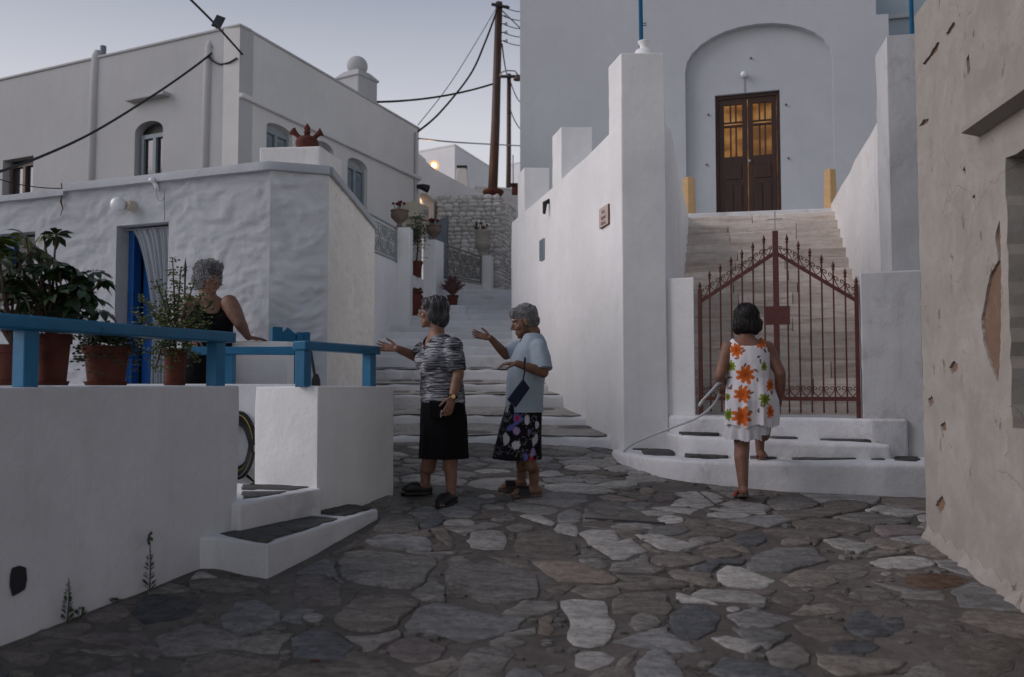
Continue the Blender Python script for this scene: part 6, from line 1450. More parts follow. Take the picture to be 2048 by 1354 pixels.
def drape(me, secs_z, amp, n, seed, zlo, zhi, c, r, f, power=1.4):
    """soft vertical folds growing towards the hem"""
    P = co_of(me); q = P-np.array(c); a = np.arctan2(q @ np.array(f), q @ np.array(r)); t = np.clip((zhi-P[:, 2])/(zhi-zlo), 0, 1)**power
    d = amp*t*(np.sin(a*n+seed+1.3*np.sin(a*2+seed))+.5*np.sin(a*(n*2+1)+seed*2)); rad = q-np.outer(q @ np.array(UP), np.array(UP)); rad /= (np.linalg.norm(rad, axis=1)[:, None]+1e-6)
    set_co(me, P+rad*d[:, None])
def wrinkle(me, amp, scale, seed, stretch=(1, 1, 1)):
    P = co_of(me); N = no_of(me); set_co(me, P+N*(amp*fbm(P*np.array(stretch), scale, seed, 3))[:, None])
def cut(me, mask):
    bm = bmesh.new(); bm.from_mesh(me); bm.verts.ensure_lookup_table(); bmesh.ops.delete(bm, geom=[bm.verts[i] for i in np.nonzero(mask)[0]], context='VERTS'); bm.to_mesh(me); bm.free(); me.update()
def cloth_obj(name, b, mat, parent, voxel=.008, vs=3, cutf=None, drapes=None, wr=None, label=None):
    me = b.mesh(name); fix_normals(me); me = remeshed(me, voxel, vs); me.name = name
    if drapes: drape(me, *drapes)
    if wr: wrinkle(me, *wr)
    if cutf is not None: cut(me, cutf(co_of(me)))
    return obj(name, me, mat, parent, smooth=True, label=label)
def hair(parent, L, M3, k, ells, mat, n, ln, style, seed, wid=.0032):
    random.seed(seed); b = B()
    for (x, y, z, rx, ry, rz) in ells: b.ell(L(x, y, z), (rx*k, ry*k, rz*k), M3, 16, 12)
    me = b.mesh('hair'); fix_normals(me); me = remeshed(me, .007, 3)
    P = co_of(me); N = no_of(me); Mi = np.array(M3); Q = (P-np.array(L(0, 0, 0))) @ Mi
    ridg = fbm(Q*np.array([1, 1, .25 if style == 'bob' else 1]), 55, seed, 2); set_co(me, P+N*((.004 if style == 'bob' else .008)*ridg)[:, None])
    o = obj('hair', me, mat, parent, smooth=True)
    P = co_of(me); N = no_of(me); b = B(); rs = random.Random(seed)
    from mathutils.kdtree import KDTree
    kd = KDTree(len(P))
    for i in range(0, len(P)): kd.insert(Vector(P[i]), i)
    kd.balance()
    for pas, (n_, m_) in enumerate(((n, mat), (n//22 if mat is HAIR1 else n//3, HAIR_LIGHT if mat is not HAIR3 else mat))):
        b = B()
        for _ in range(n_):
            i = rs.randrange(len(P)); p = Vector(P[i]); nn = Vector(N[i]); l = ln*rs.uniform(.5, 1.3); w_ = rs.uniform(-.35, .35); pts = [p-nn*.002]
            if style == 'curl':
                dn = Vector((rs.uniform(-1, 1), rs.uniform(-1, 1), rs.uniform(-1, 1))); t = (dn-nn*dn.dot(nn)).normalized(); sd = nn.cross(t)
                for q in range(1, 5):
                    u = q/4; pts.append(p+nn*(.003+.010*math.sin(u*3.0))+t*(l*.4*math.sin(u*2.6))+sd*(l*.3*(1-math.cos(u*3))))
            else:
                for q in range(1, 5):
                    dn = M3 @ (Vector((w_, -.15, -1)) if style == 'bob' else Vector((w_, -.9, .25)))
                    t = dn-nn*dn.dot(nn); t = t.normalized() if t.length > .05 else Vector((1, 0, 0))
                    p = p+t*l/4; co, j, _d = kd.find(p); nn = Vector(N[j]); off = (.0015+.004*pas*rs.random()) if style == 'bob' else .002+.010*q/4*rs.random()
                    pq = Vector(co)+nn*off; pq = pq.lerp(p, .35 if q > 2 else .1); pts.append(pq); p = pq
            b.tube(pts, [wid*.7*(1-.35*pas), wid*(1-.4*pas), wid*(1-.4*pas), wid*.7, wid*.15], 4, cap=False)
        obj('hair_strands', b, m_, o, smooth=True, kind='stuff')
    return o
def eyes(parent, L, k, M3):
    for s in (-1, 1):
        e = obj('eye', B().ell(L(s*.031, .073, .004), (.0125*k, .010*k, .009*k), M3, 12, 8), paint('eye_white', (.5, .48, .45), .3), parent, smooth=True)
        obj('iris', B().ell(L(s*.031, .0805, .004), (.0055*k, .003*k, .0055*k), M3, 10, 6), BLACK, e, smooth=True)
        obj('eyebrow', B().tube([L(s*.012, .092, .030), L(s*.030, .091, .034), L(s*.050, .080, .027)], [.003*k, .0035*k, .002*k], 5), HAIR1, parent, smooth=True)
def glasses(parent, L, k, mat):
    for s in (-1, 1):
        ring = [L(s*.032+.022*math.cos(a), .104-.006*abs(math.cos(a)), .0+.017*math.sin(a)) for a in np.linspace(0, 2*math.pi, 17)[:-1]]
        g = obj('glasses_rim', B().tube(ring, .0018, 6, close=True), mat, parent, smooth=True)
        obj('lens', B().loft([[L(s*.032+.021*math.cos(a), .104-.006*abs(math.cos(a))+q, .0+.016*math.sin(a)) for a in np.linspace(0, 2*math.pi, 17)[:-1]] for q in (-.0008, .0008)]), LENS, g)
        obj('temple', B().tube([L(s*.054, .098, .004), L(s*.078, .04, .008), L(s*.080, -.01, .004)], .0018, 5), mat, parent)
    obj('bridge', B().tube([L(-.010, .104, .003), L(0, .108, .006), L(.010, .104, .003)], .0018, 5), mat, parent)
def shoe(parent, heel, toe, w, h, mat, name='shoe', open_=False, lift=0.0):
    heel, toe = Vector(heel), Vector(toe); d = (toe-heel); ln = d.length; d.normalize(); s = d.cross(UP).normalized(); b = B()
    prof = [(0, .62, .55), (.12, .78, .62), (.3, .80, .72), (.5, .90, 1.0), (.7, 1.0, .95), (.88, .86, .70), (.97, .5, .45), (1.0, .15, .22)]
    if not open_:
        b.loft([sect(heel+d*ln*t+UP*(h*hh*.5+.0), s, UP, w/2*ww, h*hh*.5+.006, 16, 2.6) for t, ww, hh in prof]); o = obj(name, b, mat, parent, smooth=True)
    sole = B().loft([[heel+d*ln*t+s*(w/2*ww*1.06*x)+UP*z for x, z in ((-1, -.012), (1, -.012), (1, .012), (-1, .012))] for t, ww, hh in prof[:-1]+[(1.01, .3, .1)]]); o2 = obj('sole', sole, mat if not open_ else BROWNFRAME, parent, bevel=.004)
    if open_:
        for t in (.52, .66):
            st = [heel+d*ln*t+s*(w*.54*math.cos(a))+UP*(h*.85*math.sin(a)) for a in np.linspace(0, math.pi, 9)]
            rings = [[p-d*.022, p+d*.022, p+d*.022+(p-(heel+d*ln*t)).normalized()*.006, p-d*.022+(p-(heel+d*ln*t)).normalized()*.006] for p in st]
            obj('strap', B().loft(rings), mat, parent)
def add_foot(b, ank, heel, toe, w):
    ank, heel, toe = Vector(ank), Vector(heel), Vector(toe); d = (toe-heel); s = d.normalized().cross(UP).normalized()
    b.chain([ank, heel+UP*.028+d*.10], [.036, .032]); b.chain([heel+UP*.03+d*.12, heel+d*.55+UP*.034, heel+d*.80+UP*.02], [.030, .034, .026]); b.tube([ank, heel+d*.5+UP*.035], [.034, .032], 12)
    for i in range(5):
        o = (i-2)*.0155; b.chain([heel+d*.78+s*o+UP*.016, heel+d*(.99-.03*abs(i-1.5))+s*o*1.1+UP*.010], [.0095, .0085], 8)
def paint_print(me, fn, base):
    P = co_of(me); N = no_of(me); col = np.tile(np.array(base+(1,)), (len(P), 1)); fn(P, N, col)
    a = me.color_attributes.new('print', 'FLOAT_COLOR', 'POINT'); a.data.foreach_set('color', col.ravel())

# ---------------------------------------------------------------- woman in the striped top
D = 6.75
p1 = thing('person', tuple(ong(872, 1003)), 'grey-haired woman in striped top and black skirt, arm stretched towards the terrace', 'person', 'women in the street')
M3, r, f, u = basis((-.86, -.5, 0))
S = lambda px_, py_, hw, hd, o=0: (at(px_, py_, D)+f*o, hw, hd)
sk = B(); secs = [S(888, 850, .155, .125), S(887, 815, .155, .125), S(884, 775, .145, .125), S(880, 725, .160, .132), S(878, 697, .155, .105), S(875, 680, .125, .075), S(873, 666, .062, .055)]
torso(sk, secs, r, f)
hc_ = at(868, 624, D); L, HM = add_head(sk, hc_, (-.97, .18, .03), k=1.03); sk.chain([L(0, -.02, -.06), L(0, -.03, -.12), at(874, 668, D)], [.056, .054, .060])
shR, elR, wrR = at(856, 692, 6.92), at(830, 712, 7.02), at(794, 697, 6.90); shL, elL, wrL = at(907, 692, 6.60), at(917, 748, 6.58), at(905, 795, 6.52)
sk.chain([shR, elR, wrR], [.052, .042, .029]); sk.chain([shL, shL.lerp(elL, .5), elL, elL.lerp(wrL, .4), wrL], [.056, .050, .042, .041, .028])
add_hand(sk, wrR, (-1, -.05, .10), (0, -.8, .5), (0, .2, 1), .22, 1.0, .16); add_hand(sk, wrL, at(893, 835, 6.48)-wrL, (-.6, .8, 0), (-.7, -.6, 0), .5, 1.0)
aR, aL = ong(851, 990)+UP*.085, ong(902, 1008)+UP*.085
sk.chain([at(868, 850, 6.82), at(860, 912, 6.82), at(857, 935, 6.83), aR+UP*.14, aR], [.085, .060, .054, .047, .037]); sk.chain([at(900, 850, 6.68), at(901, 912, 6.68), at(900, 935, 6.69), aL+UP*.14, aL], [.085, .060, .054, .047, .037])
hR, tR = ong(864, 992), ong(817, 997); hL, tL = ong(906, 1003), ong(893, 1018)
hL = Vector((aL.x+.02, aL.y+.05, gz(aL.x, aL.y))); tL = hL+Vector((-.10, -.21, -.02)); hR = Vector((aR.x+.05, aR.y+.02, gz(aR.x, aR.y))); tR = hR+Vector((-.235, -.03, -.002))
add_foot(sk, aR, hR+UP*.02, tR+UP*.02, .09); add_foot(sk, aL, hL+UP*.02, tL+UP*.02, .09)
obj('body', sk, SKIN1, p1, voxel=.0048, vs=2)
shoe(p1, hR+UP*.016, tR+UP*.016, .105, .085, BLACK, 'clog'); shoe(p1, hL+UP*.016, tL+UP*.016, .105, .085, BLACK, 'clog')
kst = NT('striped_knit')
_n = kst.noise(1.0, 5, .7, co=kst.mapping((9, 9, 95)), dist=.35); _n2 = kst.noise(1.2, 3, .6, co=kst.mapping((2, 2, 5)))
_c = kst.ramp(kst.math('ADD', _n, kst.math('MULTIPLY', kst.math('SUBTRACT', _n2, .5), .45)), [(.40, (.018, .02, .024)), (.52, (.12, .125, .14)), (.62, (.40, .41, .44))])
STRIPE = kst.out(_c, .9, kst.bump(_n, .3, .004), spec=.15)
b = B(); torso(b, [S(886, 806, .182, .158), S(885, 790, .180, .156), S(884, 772, .172, .152), S(881, 735, .170, .148), S(879, 705, .165, .125), S(878, 679, .145, .095), S(877, 668, .10, .075)], r, f)
for s in (-1, 1): b.ell(at(878, 722, D)+f*.075+r*s*.075, (.088, .088, .085))
b.chain([shR, shR.lerp(elR, .55)], [.064, .068]); b.chain([shL, shL.lerp(elL, .35)], [.070, .068]); b.tube([shL.lerp(elL, .2), shL.lerp(elL, .88)], [.066, .064], 18)
N1 = np.array(at(873, 668, D)); fr_, rr_ = np.array(f), np.array(r)
def vneck(P):
    q = P-N1; a = q @ fr_; s = q @ rr_; h = q[:, 2]; return ((a > 0) & (h > -.115+1.25*np.abs(s-.01))) | ((np.hypot(a, s) < .072) & (h > -.05))
top = cloth_obj('striped_top', b, STRIPE, p1, .007, 3, vneck, None, (.007, 9, 4, (1, 1, 1.6)))
pts = []
for t_ in np.linspace(0, 1, 9): q = at(846-1*t_, 700+103*t_, D); pts.append(q+f*(.015*math.sin(t_*3))+Vector((0, -.16, 0)))
b = B(); torso(b, [S(887, 921, .196, .168), S(887, 880, .190, .166), S(887, 840, .185, .163), S(885, 795, .176, .152), S(884, 780, .165, .142)], r, f)
cloth_obj('skirt', b, BLACKCLOTH, p1, .008, 3, lambda P: P[:, 2] < at(887, 917.5, D).z, (None, .012, 5, 1.0, at(887, 920, D).z, at(887, 800, D).z, tuple(at(887, 850, D)), tuple(r), tuple(f)), (.004, 7, 8))
hair(p1, L, HM, 1.0, [(0, -.022, .036, .086, .098, .092), (0, -.052, -.040, .082, .064, .080), (.066, -.012, -.025, .025, .045, .062), (-.066, -.012, -.025, .025, .045, .062), (0, .055, .080, .062, .042, .030), (.05, .035, .045, .03, .04, .04), (-.05, .035, .045, .03, .04, .04)], HAIR1, 900, .085, 'bob', 5)
eyes(p1, L, 1.0, HM); glasses(p1, L, 1.0, METAL)
wl = wrL+(elL-wrL).normalized()*.01; M_, a_, b_2, c_2 = basis((elL-wrL))
st = [wl+a_*(.032*math.cos(t_))+c_2*(.032*math.sin(t_)) for t_ in np.linspace(0, 2*math.pi, 17)[:-1]]
wt = obj('watch_strap', B().tube(st, .007, 6, close=True), BLACK, p1, smooth=True); fc = wl+Vector((.006, -.036, 0)); obj('watch_face', B().tube([fc, fc+Vector((0, -.007, 0))], .015, 14), paint('gold', (.45, .33, .12), .35, metal=.8), wt)
q = at(872, 800, D)+f*.165; pch = thing('waist_pouch', tuple(q-UP*.1), 'flat black waist pouch with a pen worn by the woman in striped top', 'bag'); Mp = Matrix.Translation(at(873, 814, 6.562)) @ Matrix.Rotation(R(-10), 4, 'Z')
obj('pouch', B().box(-.058, .058, -.012, .012, -.085, .045, Mp), BLACKCLOTH, pch, bevel=.012); obj('pen', B().tube([Mp @ Vector((.035, -.015, -.075)), Mp @ Vector((.042, -.015, -.02))], .004, 6), METAL, pch)

# ---------------------------------------------------------------- woman in the pale blue shirt
D = 6.95
p2_ = thing('person', tuple(ong(1055, 1000)), 'stooped silver-haired woman in pale blue shirt and floral black skirt holding out a hand', 'person', 'women in the street')
M3, r, f, u = basis((-.97, -.24, 0))
S = lambda px_, py_, hw, hd, o=0: (at(px_, py_, D)+f*o, hw, hd)
sk = B(); torso(sk, [S(1046, 850, .145, .108), S(1047, 815, .145, .108), S(1053, 775, .145, .112), S(1059, 730, .155, .122), S(1063, 700, .150, .10), S(1064, 686, .12, .07), S(1060, 672, .058, .052)], r, f)
hc_ = at(1049, 643, D); L, HM = add_head(sk, hc_, (-.93, -.10, -.30)); sk.chain([L(0, -.025, -.06), L(0, -.045, -.10), at(1063, 676, D)], [.054, .052, .058])
shR, elR, wrR = at(1046, 692, 7.10), at(1012, 710, 7.08), at(981, 676, 6.98); shL, elL, wrL = at(1078, 696, 6.80), at(1087, 745, 6.74), at(1034, 727, 6.66)
sk.chain([shR, elR, elR.lerp(wrR, .4), wrR], [.048, .038, .036, .025]); sk.chain([shL, elL, elL.lerp(wrL, .4), wrL], [.050, .040, .038, .026])
add_hand(sk, wrR, (-1, -.05, .22), (0, -.75, .65), (.1, .2, 1), .15, .95, .14); add_hand(sk, wrL, (-1, -.1, -.02), (.1, .2, -1), (0, -1, .2), .42, .95, .1)
aL, aR = ong(1068, 995)+UP*.08, ong(1043, 984)+UP*.08
sk.chain([at(1048, 850, 6.88), at(1056, 905, 6.89), at(1062, 932, 6.88), aL+UP*.14, aL], [.075, .055, .050, .043, .034]); sk.chain([at(1042, 850, 7.03), at(1044, 905, 7.04), at(1046, 932, 7.05), aR+UP*.14, aR], [.08, .055, .050, .043, .034])
hL = Vector((aL.x+.055, aL.y+.0, gz(aL.x, aL.y))); tL = hL+Vector((-.235, -.05, 0)); hR = Vector((aR.x+.04, aR.y+.01, gz(aR.x, aR.y))); tR = hR+Vector((-.22, -.03, 0))
add_foot(sk, aL, hL+UP*.024, tL+UP*.024, .09); add_foot(sk, aR, hR+UP*.024, tR+UP*.024, .09)
obj('body', sk, SKIN2, p2_, voxel=.0048, vs=2)
shoe(p2_, hL+UP*.018, tL+UP*.018, .095, .085, BLACK, 'sandal', True); shoe(p2_, hR+UP*.018, tR+UP*.018, .095, .085, BLACK, 'sandal', True)
b = B(); torso(b, [S(1046, 829, .188, .150), S(1048, 800, .182, .146), S(1053, 760, .176, .142), S(1058, 725, .174, .140), S(1063, 700, .168, .122), S(1066, 682, .14, .092), S(1064, 669, .085, .066)], r, f)
b.chain([shR, shR.lerp(elR, .5)], [.060, .070]); b.tube([shR.lerp(elR, .3), shR.lerp(elR, .82)], [.066, .068], 16); b.chain([shL, shL.lerp(elL, .45)], [.070, .078]); b.tube([shL.lerp(elL, .2), shL.lerp(elL, .92)+Vector((.0, 0, -.0))], [.074, .080], 20)
N2 = np.array(at(1060, 670, D)); fr2, rr2 = np.array(f), np.array(r); zhem = at(1046, 824, D).z
def neck2(P):
    q = P-N2; a = q @ fr2; s = q @ rr2; h = q[:, 2]; return ((a > 0) & (h > -.06+1.6*np.abs(s))) | ((np.hypot(a, s) < .058) & (h > -.03)) | (P[:, 2] < zhem)
cloth_obj('shirt', b, SHIRTBLUE, p2_, .007, 4, neck2, (None, .008, 4, 2.0, zhem, at(1050, 740, D).z, tuple(at(1050, 780, D)), tuple(r), tuple(f)), (.013, 5, 14, (1.2, 1.2, .6)))
nc = at(1063, 671, D)
for s in (-1, 1):
    rings = []
    for t_ in np.linspace(0, 1, 9):
        a = math.pi*(1.5-t_*1.0*1) if s > 0 else math.pi*(1.5+t_*1.0)
        dr = r*(math.cos(a))*1 + f*math.sin(a)
        dr = (r*s*math.sin(t_*2.6)+f*(-math.cos(t_*2.6))); q = nc+dr*.070-UP*(.02*t_-.012)-f*.0; rings.append([q, q+dr*.030-UP*(.030+.02*t_), q+dr*.034-UP*(.028+.02*t_), q+dr*.006+UP*.004])
    obj('collar', B().loft(rings), SHIRTBLUE, p2_, smooth=True)
b = B(); torso(b, [(at(1033, 923, D), .195, .176), (at(1036, 890, D), .190, .165), (at(1042, 850, D), .180, .150), (at(1046, 822, D), .168, .138), (at(1049, 800, D), .158, .128)], r, f)
zsk = at(1033, 919, D).z
sk2 = cloth_obj('skirt', b, PRINT, p2_, .008, 3, lambda P: P[:, 2] < zsk, (None, .013, 6, .4, zsk, at(1040, 810, D).z, tuple(at(1040, 860, D)), tuple(r), tuple(f)), (.004, 7, 18))
def skirt_print(P, N, col):
    X, Y = proj(P); X = np.where(N[:, 1] > 0, 2*1040-X+13, X)
    X0 = X + .6*vnoise(P, 60, 3); Y0 = Y + .6*vnoise(P, 60, 4)
    def el(cx, cy, rx, ry, c, rot=0.0, lob=0):
        dx, dy = X0-cx, Y0-cy; a = dx*math.cos(rot)+dy*math.sin(rot); e = -dx*math.sin(rot)+dy*math.cos(rot); th = np.arctan2(e/ry, a/rx); m = np.hypot(a/rx, e/ry) < 1+.12*np.cos(lob*th); col[m] = c+(1,)
    rs = random.Random(3)
    for _ in range(26):  # thin pale outlines of flowers
        cx, cy, rr, ph = rs.uniform(985, 1080), rs.uniform(828, 918), rs.uniform(5, 11), rs.random()*6; dx, dy = X-cx, Y-cy; th = np.arctan2(dy, dx); q = np.hypot(dx, dy)-rr*(.55+.45*np.abs(np.cos(2.5*th+ph))); col[np.abs(q) < .45] = (.14, .14, .15, 1)
    Wt = (.44, .44, .47); Pu = (.11, .10, .30); Li = (.30, .21, .38); Re = (.42, .02, .035)
    for a in ((1012, 878, 6, 12, Wt, 0, 3), (1032, 890, 9, 8.5, Wt, 0, 7), (1053, 815, 5, 9, Wt, 0, 0), (1054, 840, 4.5, 9, Wt, 0, 0), (1070, 880, 5, 12, Wt, .3, 4), (1035, 838, 9, 12, Pu, 0, 3), (1022, 855, 9, 6, Pu, -.5, 2), (1033, 862, 6, 9, Li, -.3, 2), (1034, 836, 3.5, 6, Re, .1, 3), (1066, 905, 5, 9, Li, .2, 3), (1052, 914, 4, 7, Pu, 0, 0), (1063, 918, 4, 4, Re, 0, 0), (1000, 845, 4, 8, (.06, .06, .16), 0, 3), (1058, 864, 3, 6, (.10, .10, .2), 0, 3), (1074, 850, 4, 8, Wt, 0, 3), (1000, 905, 5, 5, (.05, .05, .07), 0, 5)): el(*a)
paint_print(sk2.data, skirt_print, (.010, .010, .012))
hair(p2_, L, HM, 1.0, [(0, -.022, .050, .083, .092, .078), (0, -.062, -.010, .070, .045, .055), (0, .050, .080, .060, .046, .036), (.06, -.03, .0, .022, .045, .05), (-.06, -.03, .0, .022, .045, .05)], HAIR2, 900, .055, 'swept', 8, .0034)
eyes(p2_, L, 1.0, HM)
# dark blue wristlet on her forearm
s0 = at(1050, 728, 6.66); s1 = at(1046, 760, 6.60); t = thing('wristlet_purse', tuple(at(1030, 815, 6.58)), 'dark navy purse hanging on a strap from the forearm of the woman in blue', 'purse')
lp_ = [s0+Vector((-.02+.0*0, .0, .0))]
ring = [s0+Vector((.004*math.cos(a), .046*math.cos(a), .048*math.sin(a))) for a in np.linspace(-math.pi/2, 1.5*math.pi, 17)[:-1]]
obj('strap', B().tube(ring, .006, 6, close=True).tube([s0+Vector((0, 0, -.046)), s1], .006, 6), NAVY, t)
q4 = [at(1046, 757, 6.60), at(1060, 776, 6.60), at(1031, 816, 6.58), at(1014, 799, 6.58)]; cc = sum(q4, Vector())/4
obj('pouch', B().loft([[cc+(p-cc)*k_+Vector((0, y, 0)) for p in q4] for k_, y in ((.9, -.022), (1.0, -.012), (1.0, .012), (.9, .022))]), NAVY, t, bevel=.008)

# ---------------------------------------------------------------- woman in the floral dress at the gate (seen from behind)
D = 7.1
p3_ = thing('person', tuple(ong(1486, 1002)), 'black-haired woman in white dress with orange flowers stepping up to the gate', 'person', 'women in the street')
M3, r, f, u = basis((.06, 1, 0))
S = lambda px_, py_, hw, hd, o=0: (at(px_, py_, D)+f*o, hw, hd)
sk = B(); torso(sk, [S(1500, 850, .145, .095), S(1503, 810, .16, .105), S(1500, 785, .160, .105), S(1497, 755, .150, .115), S(1495, 720, .155, .115), S(1494, 695, .165, .10), S(1493, 684, .125, .07), S(1493, 674, .06, .055)], r, f)
hc_ = at(1492, 640, D+.03); L, HM = add_head(sk, hc_, (.0, .97, -.15)); sk.chain([L(0, -.02, -.06), at(1493, 676, D)], [.054, .058])
shL, elL, wrL = at(1457, 697, 7.1), at(1440, 752, 7.06), at(1446, 772, 7.24); shR, elR, wrR = at(1535, 697, 7.1), at(1561, 748, 7.04), at(1562, 792, 7.10)
sk.chain([shL, elL, elL.lerp(wrL, .4), wrL], [.058, .043, .040, .028]); sk.chain([shR, elR, elR.lerp(wrR, .4), wrR], [.058, .043, .040, .028])
add_hand(sk, wrL, (.10, .5, -.2), (.3, -.2, -.8), (.4, .5, .6), 1.05, .95); add_hand(sk, wrR, (-.10, .05, -1), (-.9, .2, 0), (0, .9, .1), .45, .95)
g3 = ong(1486, 1001); aL = at(1487, 982, 6.96); zst = z1s
aR = Vector((at(1520, 905, 7.62).x, 7.62, zst+.075))
sk.chain([at(1482, 840, 7.12), at(1484, 893, 7.09), at(1483, 915, 7.02), aL.lerp(at(1483, 915, 7.02), .4), aL], [.070, .060, .057, .043, .033]); sk.chain([at(1518, 835, 7.17), at(1528, 852, 7.40), at(1527, 870, 7.46), aR+UP*.12, aR], [.085, .060, .054, .044, .034])
tl = Vector((g3.x, g3.y+.10, gz(g3.x, g3.y+.1))); hl_ = Vector((aL.x, aL.y-.045, tl.z+.05)); add_foot(sk, aL, hl_+UP*.0, tl+UP*.012+Vector((0, .03, 0)), .09)
hr_ = Vector((aR.x+.01, aR.y-.05, zst)); tr2 = hr_+Vector((.05, .225, 0)); add_foot(sk, aR, hr_+UP*.018, tr2+UP*.018, .09)
obj('body', sk, SKIN3, p3_, voxel=.0048, vs=2)
shoe(p3_, hl_-UP*.010, tl+UP*.004+Vector((0, .04, 0)), .085, .06, PETAL, 'flip_flop', True); shoe(p3_, hr_+UP*.012, tr2+UP*.012, .085, .06, PETAL, 'flip_flop', True)
b = B(); torso(b, [S(1500, 857, .198, .152), S(1503, 830, .203, .155), S(1503, 800, .200, .152, -.008), S(1500, 780, .185, .145, -.005), S(1497, 755, .166, .128), S(1495, 720, .166, .126), S(1494, 696, .163, .108), S(1494, 684, .135, .080), S(1494, 678, .110, .060)], r, f)
N3 = np.array(at(1493, 679, D)); fr3, rr3 = np.array(f), np.array(r); zd = at(1500, 852, D).z
def neck3(P):
    q = P-N3; a = q @ fr3; s = q @ rr3; h = q[:, 2]; X, Y = proj(P)
    scoop = (h > -.052+.055*(s/.105)**4) & (np.abs(s) < .105); arm = (np.abs(s) > .138-.0*h) & (h > -.10+.0) & (np.abs(s) > .138+.35*np.clip(-h-.05, 0, 1))
    return scoop | arm | (h > .03) | (P[:, 2] < zd+.012*np.sin(s*30)+.03*np.clip(s, 0, 1)*0)
dr_ = cloth_obj('dress', b, PRINT, p3_, .0062, 3, neck3, (None, .016, 7, 3.0, zd, at(1500, 740, D).z, tuple(at(1501, 800, D)), tuple(r), tuple(f)), (.009, 6, 24, (1.1, 1.1, .5)))
def dress_print(P, N, col):
    X, Y = proj(P); back = N[:, 1] < .35; X = np.where(back, X, 2*1500-X+21); Y = np.where(back, Y, Y+14)
    Zx, Zy = (X-1380)/.2289, (Y-590)/.2289
    def flower(cx, cy, R_, n, c0, c1, ph, sx=1.0):
        dx, dy = (Zx-cx)/sx, Zy-cy; rr = np.hypot(dx, dy); th = np.arctan2(dy, dx)
        pet = R_*(.52+.48*np.abs(np.cos(th*n/2+ph))**.8)*(1+.08*np.sin(th*3+ph)); m = rr < pet; t = np.clip(rr/R_, 0, 1)[:, None]
        c = np.array(c0)*(1-t)+np.array(c1)*t; vein = (.80+.2*np.abs(np.cos(th*n+ph)))[:, None]; col[m, :3] = (c*vein)[m]
        col[(rr < R_*.13), :3] = np.array(c0)*.7
    def leaf(cx, cy, ln, a):
        dx, dy = Zx-cx, Zy-cy; u = dx*math.cos(a)+dy*math.sin(a); v = -dx*math.sin(a)+dy*math.cos(a); m = (np.abs(u) < ln) & (np.abs(v) < ln*.38*(1-(u/ln)**2)); col[m, :3] = (.145, .075, .075)
    for i, (x, y) in enumerate(((408,555),(480,615),(578,660),(600,540),(615,578),(350,815),(445,800),(492,932),(538,855),(600,1012),(527,1018),(432,1000),(655,487),(348,720),(715,852),(630,967),(468,490),(590,740),(350,420),(360,800))): leaf(x, y, 24, (i*1.9) % 3.1)
    Og0, Og1 = (.42, .075, .012), (.62, .16, .035); Gr0, Gr1 = (.10, .14, .012), (.24, .30, .035)
    for (x, y, R_, sx) in ((405,480,70,1),(625,415,62,.85),(485,695,88,1),(460,868,80,1),(455,1060,92,1),(698,790,60,.6),(700,1020,68,.5)): flower(x, y, R_, 8, Og0, Og1, x*.01, sx)
    for (x, y, R_, sx) in ((360,622,50,.85),(652,912,58,.9),(328,890,36,.7),(333,1045,56,.7),(648,625,46,.6),(340,362,32,1)): flower(x, y, R_, 8, Gr0, Gr1, y*.01, sx)
paint_print(dr_.data, dress_print, (.66, .64, .67))
b = B(); torso(b, [S(1492, 884, .152, .128), S(1494, 860, .165, .125), S(1498, 835, .17, .115)], r, f)
zu = at(1492, 880, D).z
cloth_obj('underskirt', b, VOILE, p3_, .007, 3, lambda P: P[:, 2] < zu+.045*((P-N3) @ rr3 > .09)+.008*np.sin(((P-N3) @ rr3)*40), (None, .012, 6, 5.0, zu, at(1500, 820, D).z, tuple(at(1494, 850, D)), tuple(r), tuple(f)))
hair(p3_, L, HM, 1.1, [(0, -.015, .032, .090, .100, .094), (0, -.040, -.040, .105, .068, .075), (0, -.05, -.075, .10, .05, .045), (.07, -.0, -.05, .035, .05, .06), (-.07, 0, -.05, .035, .05, .06)], HAIR3, 900, .07, 'bob', 12)
eyes(p3_, L, 1.0, HM)

# ---------------------------------------------------------------- woman in black on the terrace
D = 7.1
p4_ = thing('person', tuple(onz(412, 920, .95)), 'curly grey-haired woman in black tank top leaning on the terrace rail', 'person')
p4_.location = (at(412, 771, D).x, D, .95)
M3, r, f, u = basis((.42, -.9, 0))
S = lambda px_, py_, hw, hd, o=0: (at(px_, py_, D)+f*o, hw, hd)
sk = B(); torso(sk, [S(410, 770, .19, .15), S(411, 740, .19, .155), S(413, 700, .175, .145), S(417, 655, .175, .145), S(419, 622, .175, .125), S(419, 603, .145, .085), S(418, 592, .07, .06)], r, f)
hc_ = at(418, 556, D); L, HM = add_head(sk, hc_, (.80, -.58, -.08), k=1.02); sk.chain([L(0, -.02, -.06), L(0, -.02, -.11), at(418, 595, D)], [.060, .060, .066])
shL, elL, wrL = at(459, 606, 7.03), at(479, 644, 7.0), at(494, 671, 7.16); shR, elR, wrR = at(377, 606, 7.02), at(368, 650, 6.92), at(386, 676, 6.80)
sk.chain([shL, shL.lerp(elL, .5), elL, elL.lerp(wrL, .35), wrL], [.066, .064, .050, .046, .029]); sk.chain([shR, shR.lerp(elR, .5), elR, elR.lerp(wrR, .35), wrR], [.066, .064, .050, .046, .029])
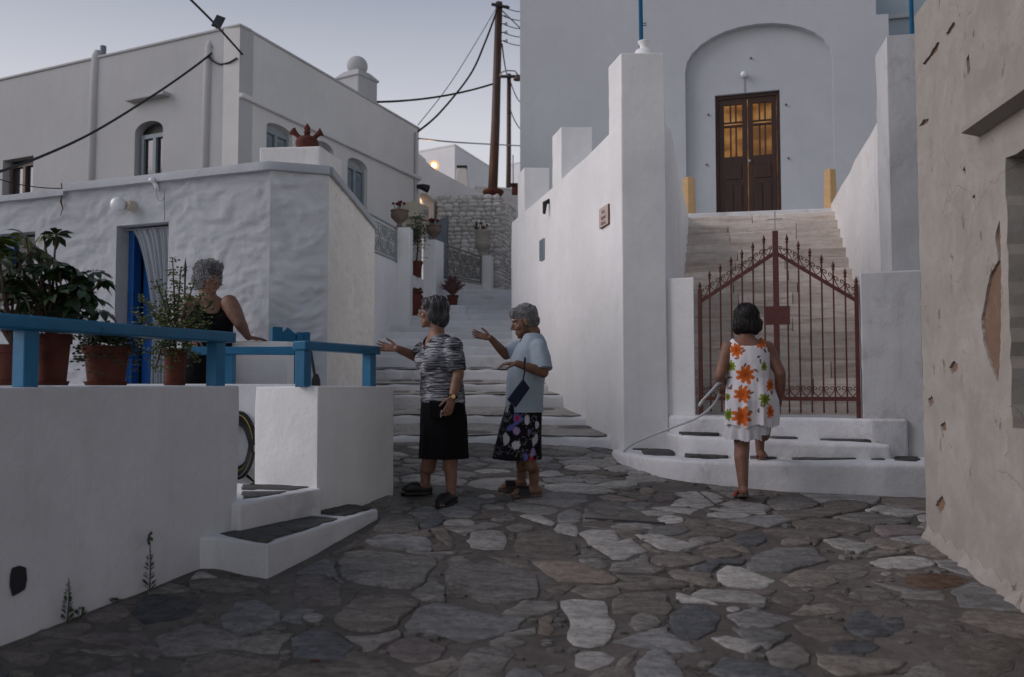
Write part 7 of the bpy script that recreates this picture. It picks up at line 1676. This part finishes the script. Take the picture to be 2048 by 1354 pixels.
add_hand(sk, Vector((wrL.x, 7.2, 1.935)), (1, .1, -.12), (0, -.1, -1), (-.2, -1, 0), .12, .95); sk.chain([wrL, Vector((wrL.x, 7.2, 1.935))], [.029, .026]); add_hand(sk, wrR, (.15, -.35, -.6), (.2, .6, -.7), (.9, -.2, 0), .8, .95)
sk.chain([at(400, 760, D), Vector((at(400, 771, D).x, D+.02, 1.30)), Vector((at(400, 771, D).x, D+.05, 1.02))], [.09, .065, .045]); sk.chain([at(424, 760, D), Vector((at(424, 771, D).x, D, 1.30)), Vector((at(424, 771, D).x, D+.02, 1.02))], [.09, .065, .045])
for xx in (400, 424): q = Vector((at(xx, 771, D).x, D, .965)); add_foot(sk, q+UP*.08, q+Vector((-.03, .05, 0)), q+Vector((.05, -.17, 0)), .09)
obj('body', sk, SKIN4, p4_, voxel=.0052, vs=2)
b = B(); torso(b, [S(410, 772, .205, .168), S(411, 740, .202, .168), S(414, 690, .188, .160), S(417, 655, .186, .158), S(419, 625, .178, .138), S(419, 608, .150, .098), S(419, 598, .12, .07)], r, f)
for s in (-1, 1): b.ell(at(418, 645, D)+f*.08+r*s*.085, (.095, .095, .09))
N4 = np.array(at(418, 598, D)); fr4, rr4 = np.array(f), np.array(r)
def neck4(P):
    q = P-N4; a = q @ fr4; s = q @ rr4; h = q[:, 2]; return ((np.abs(s) < .085) & (h > -.12+1.0*(s/.085)**4*.1) & (a > 0)) | ((np.hypot(a, s) < .085) & (h > -.03)) | ((np.abs(s) > .128) & (h > -.105))
cloth_obj('tank_top', b, BLACKCLOTH, p4_, .008, 3, neck4, None, (.006, 7, 34))
b = B(); torso(b, [(Vector((at(412, 771, D).x, D, 1.25)), .20, .17), (at(411, 765, D), .21, .175), (at(411, 745, D), .205, .170)], r, f); cloth_obj('skirt', b, BLACKCLOTH, p4_, .012, 2)
hair(p4_, L, HM, 1.02, [(0, -.022, .048, .090, .100, .085), (0, -.058, -.02, .082, .058, .070), (0, .058, .085, .065, .040, .032), (.068, -.02, -.01, .028, .05, .06), (-.068, -.02, -.01, .028, .05, .06)], HAIR4, 1100, .05, 'curl', 15, .0036)
eyes(p4_, L, 1.02, HM); glasses(p4_, L, 1.02, METAL)
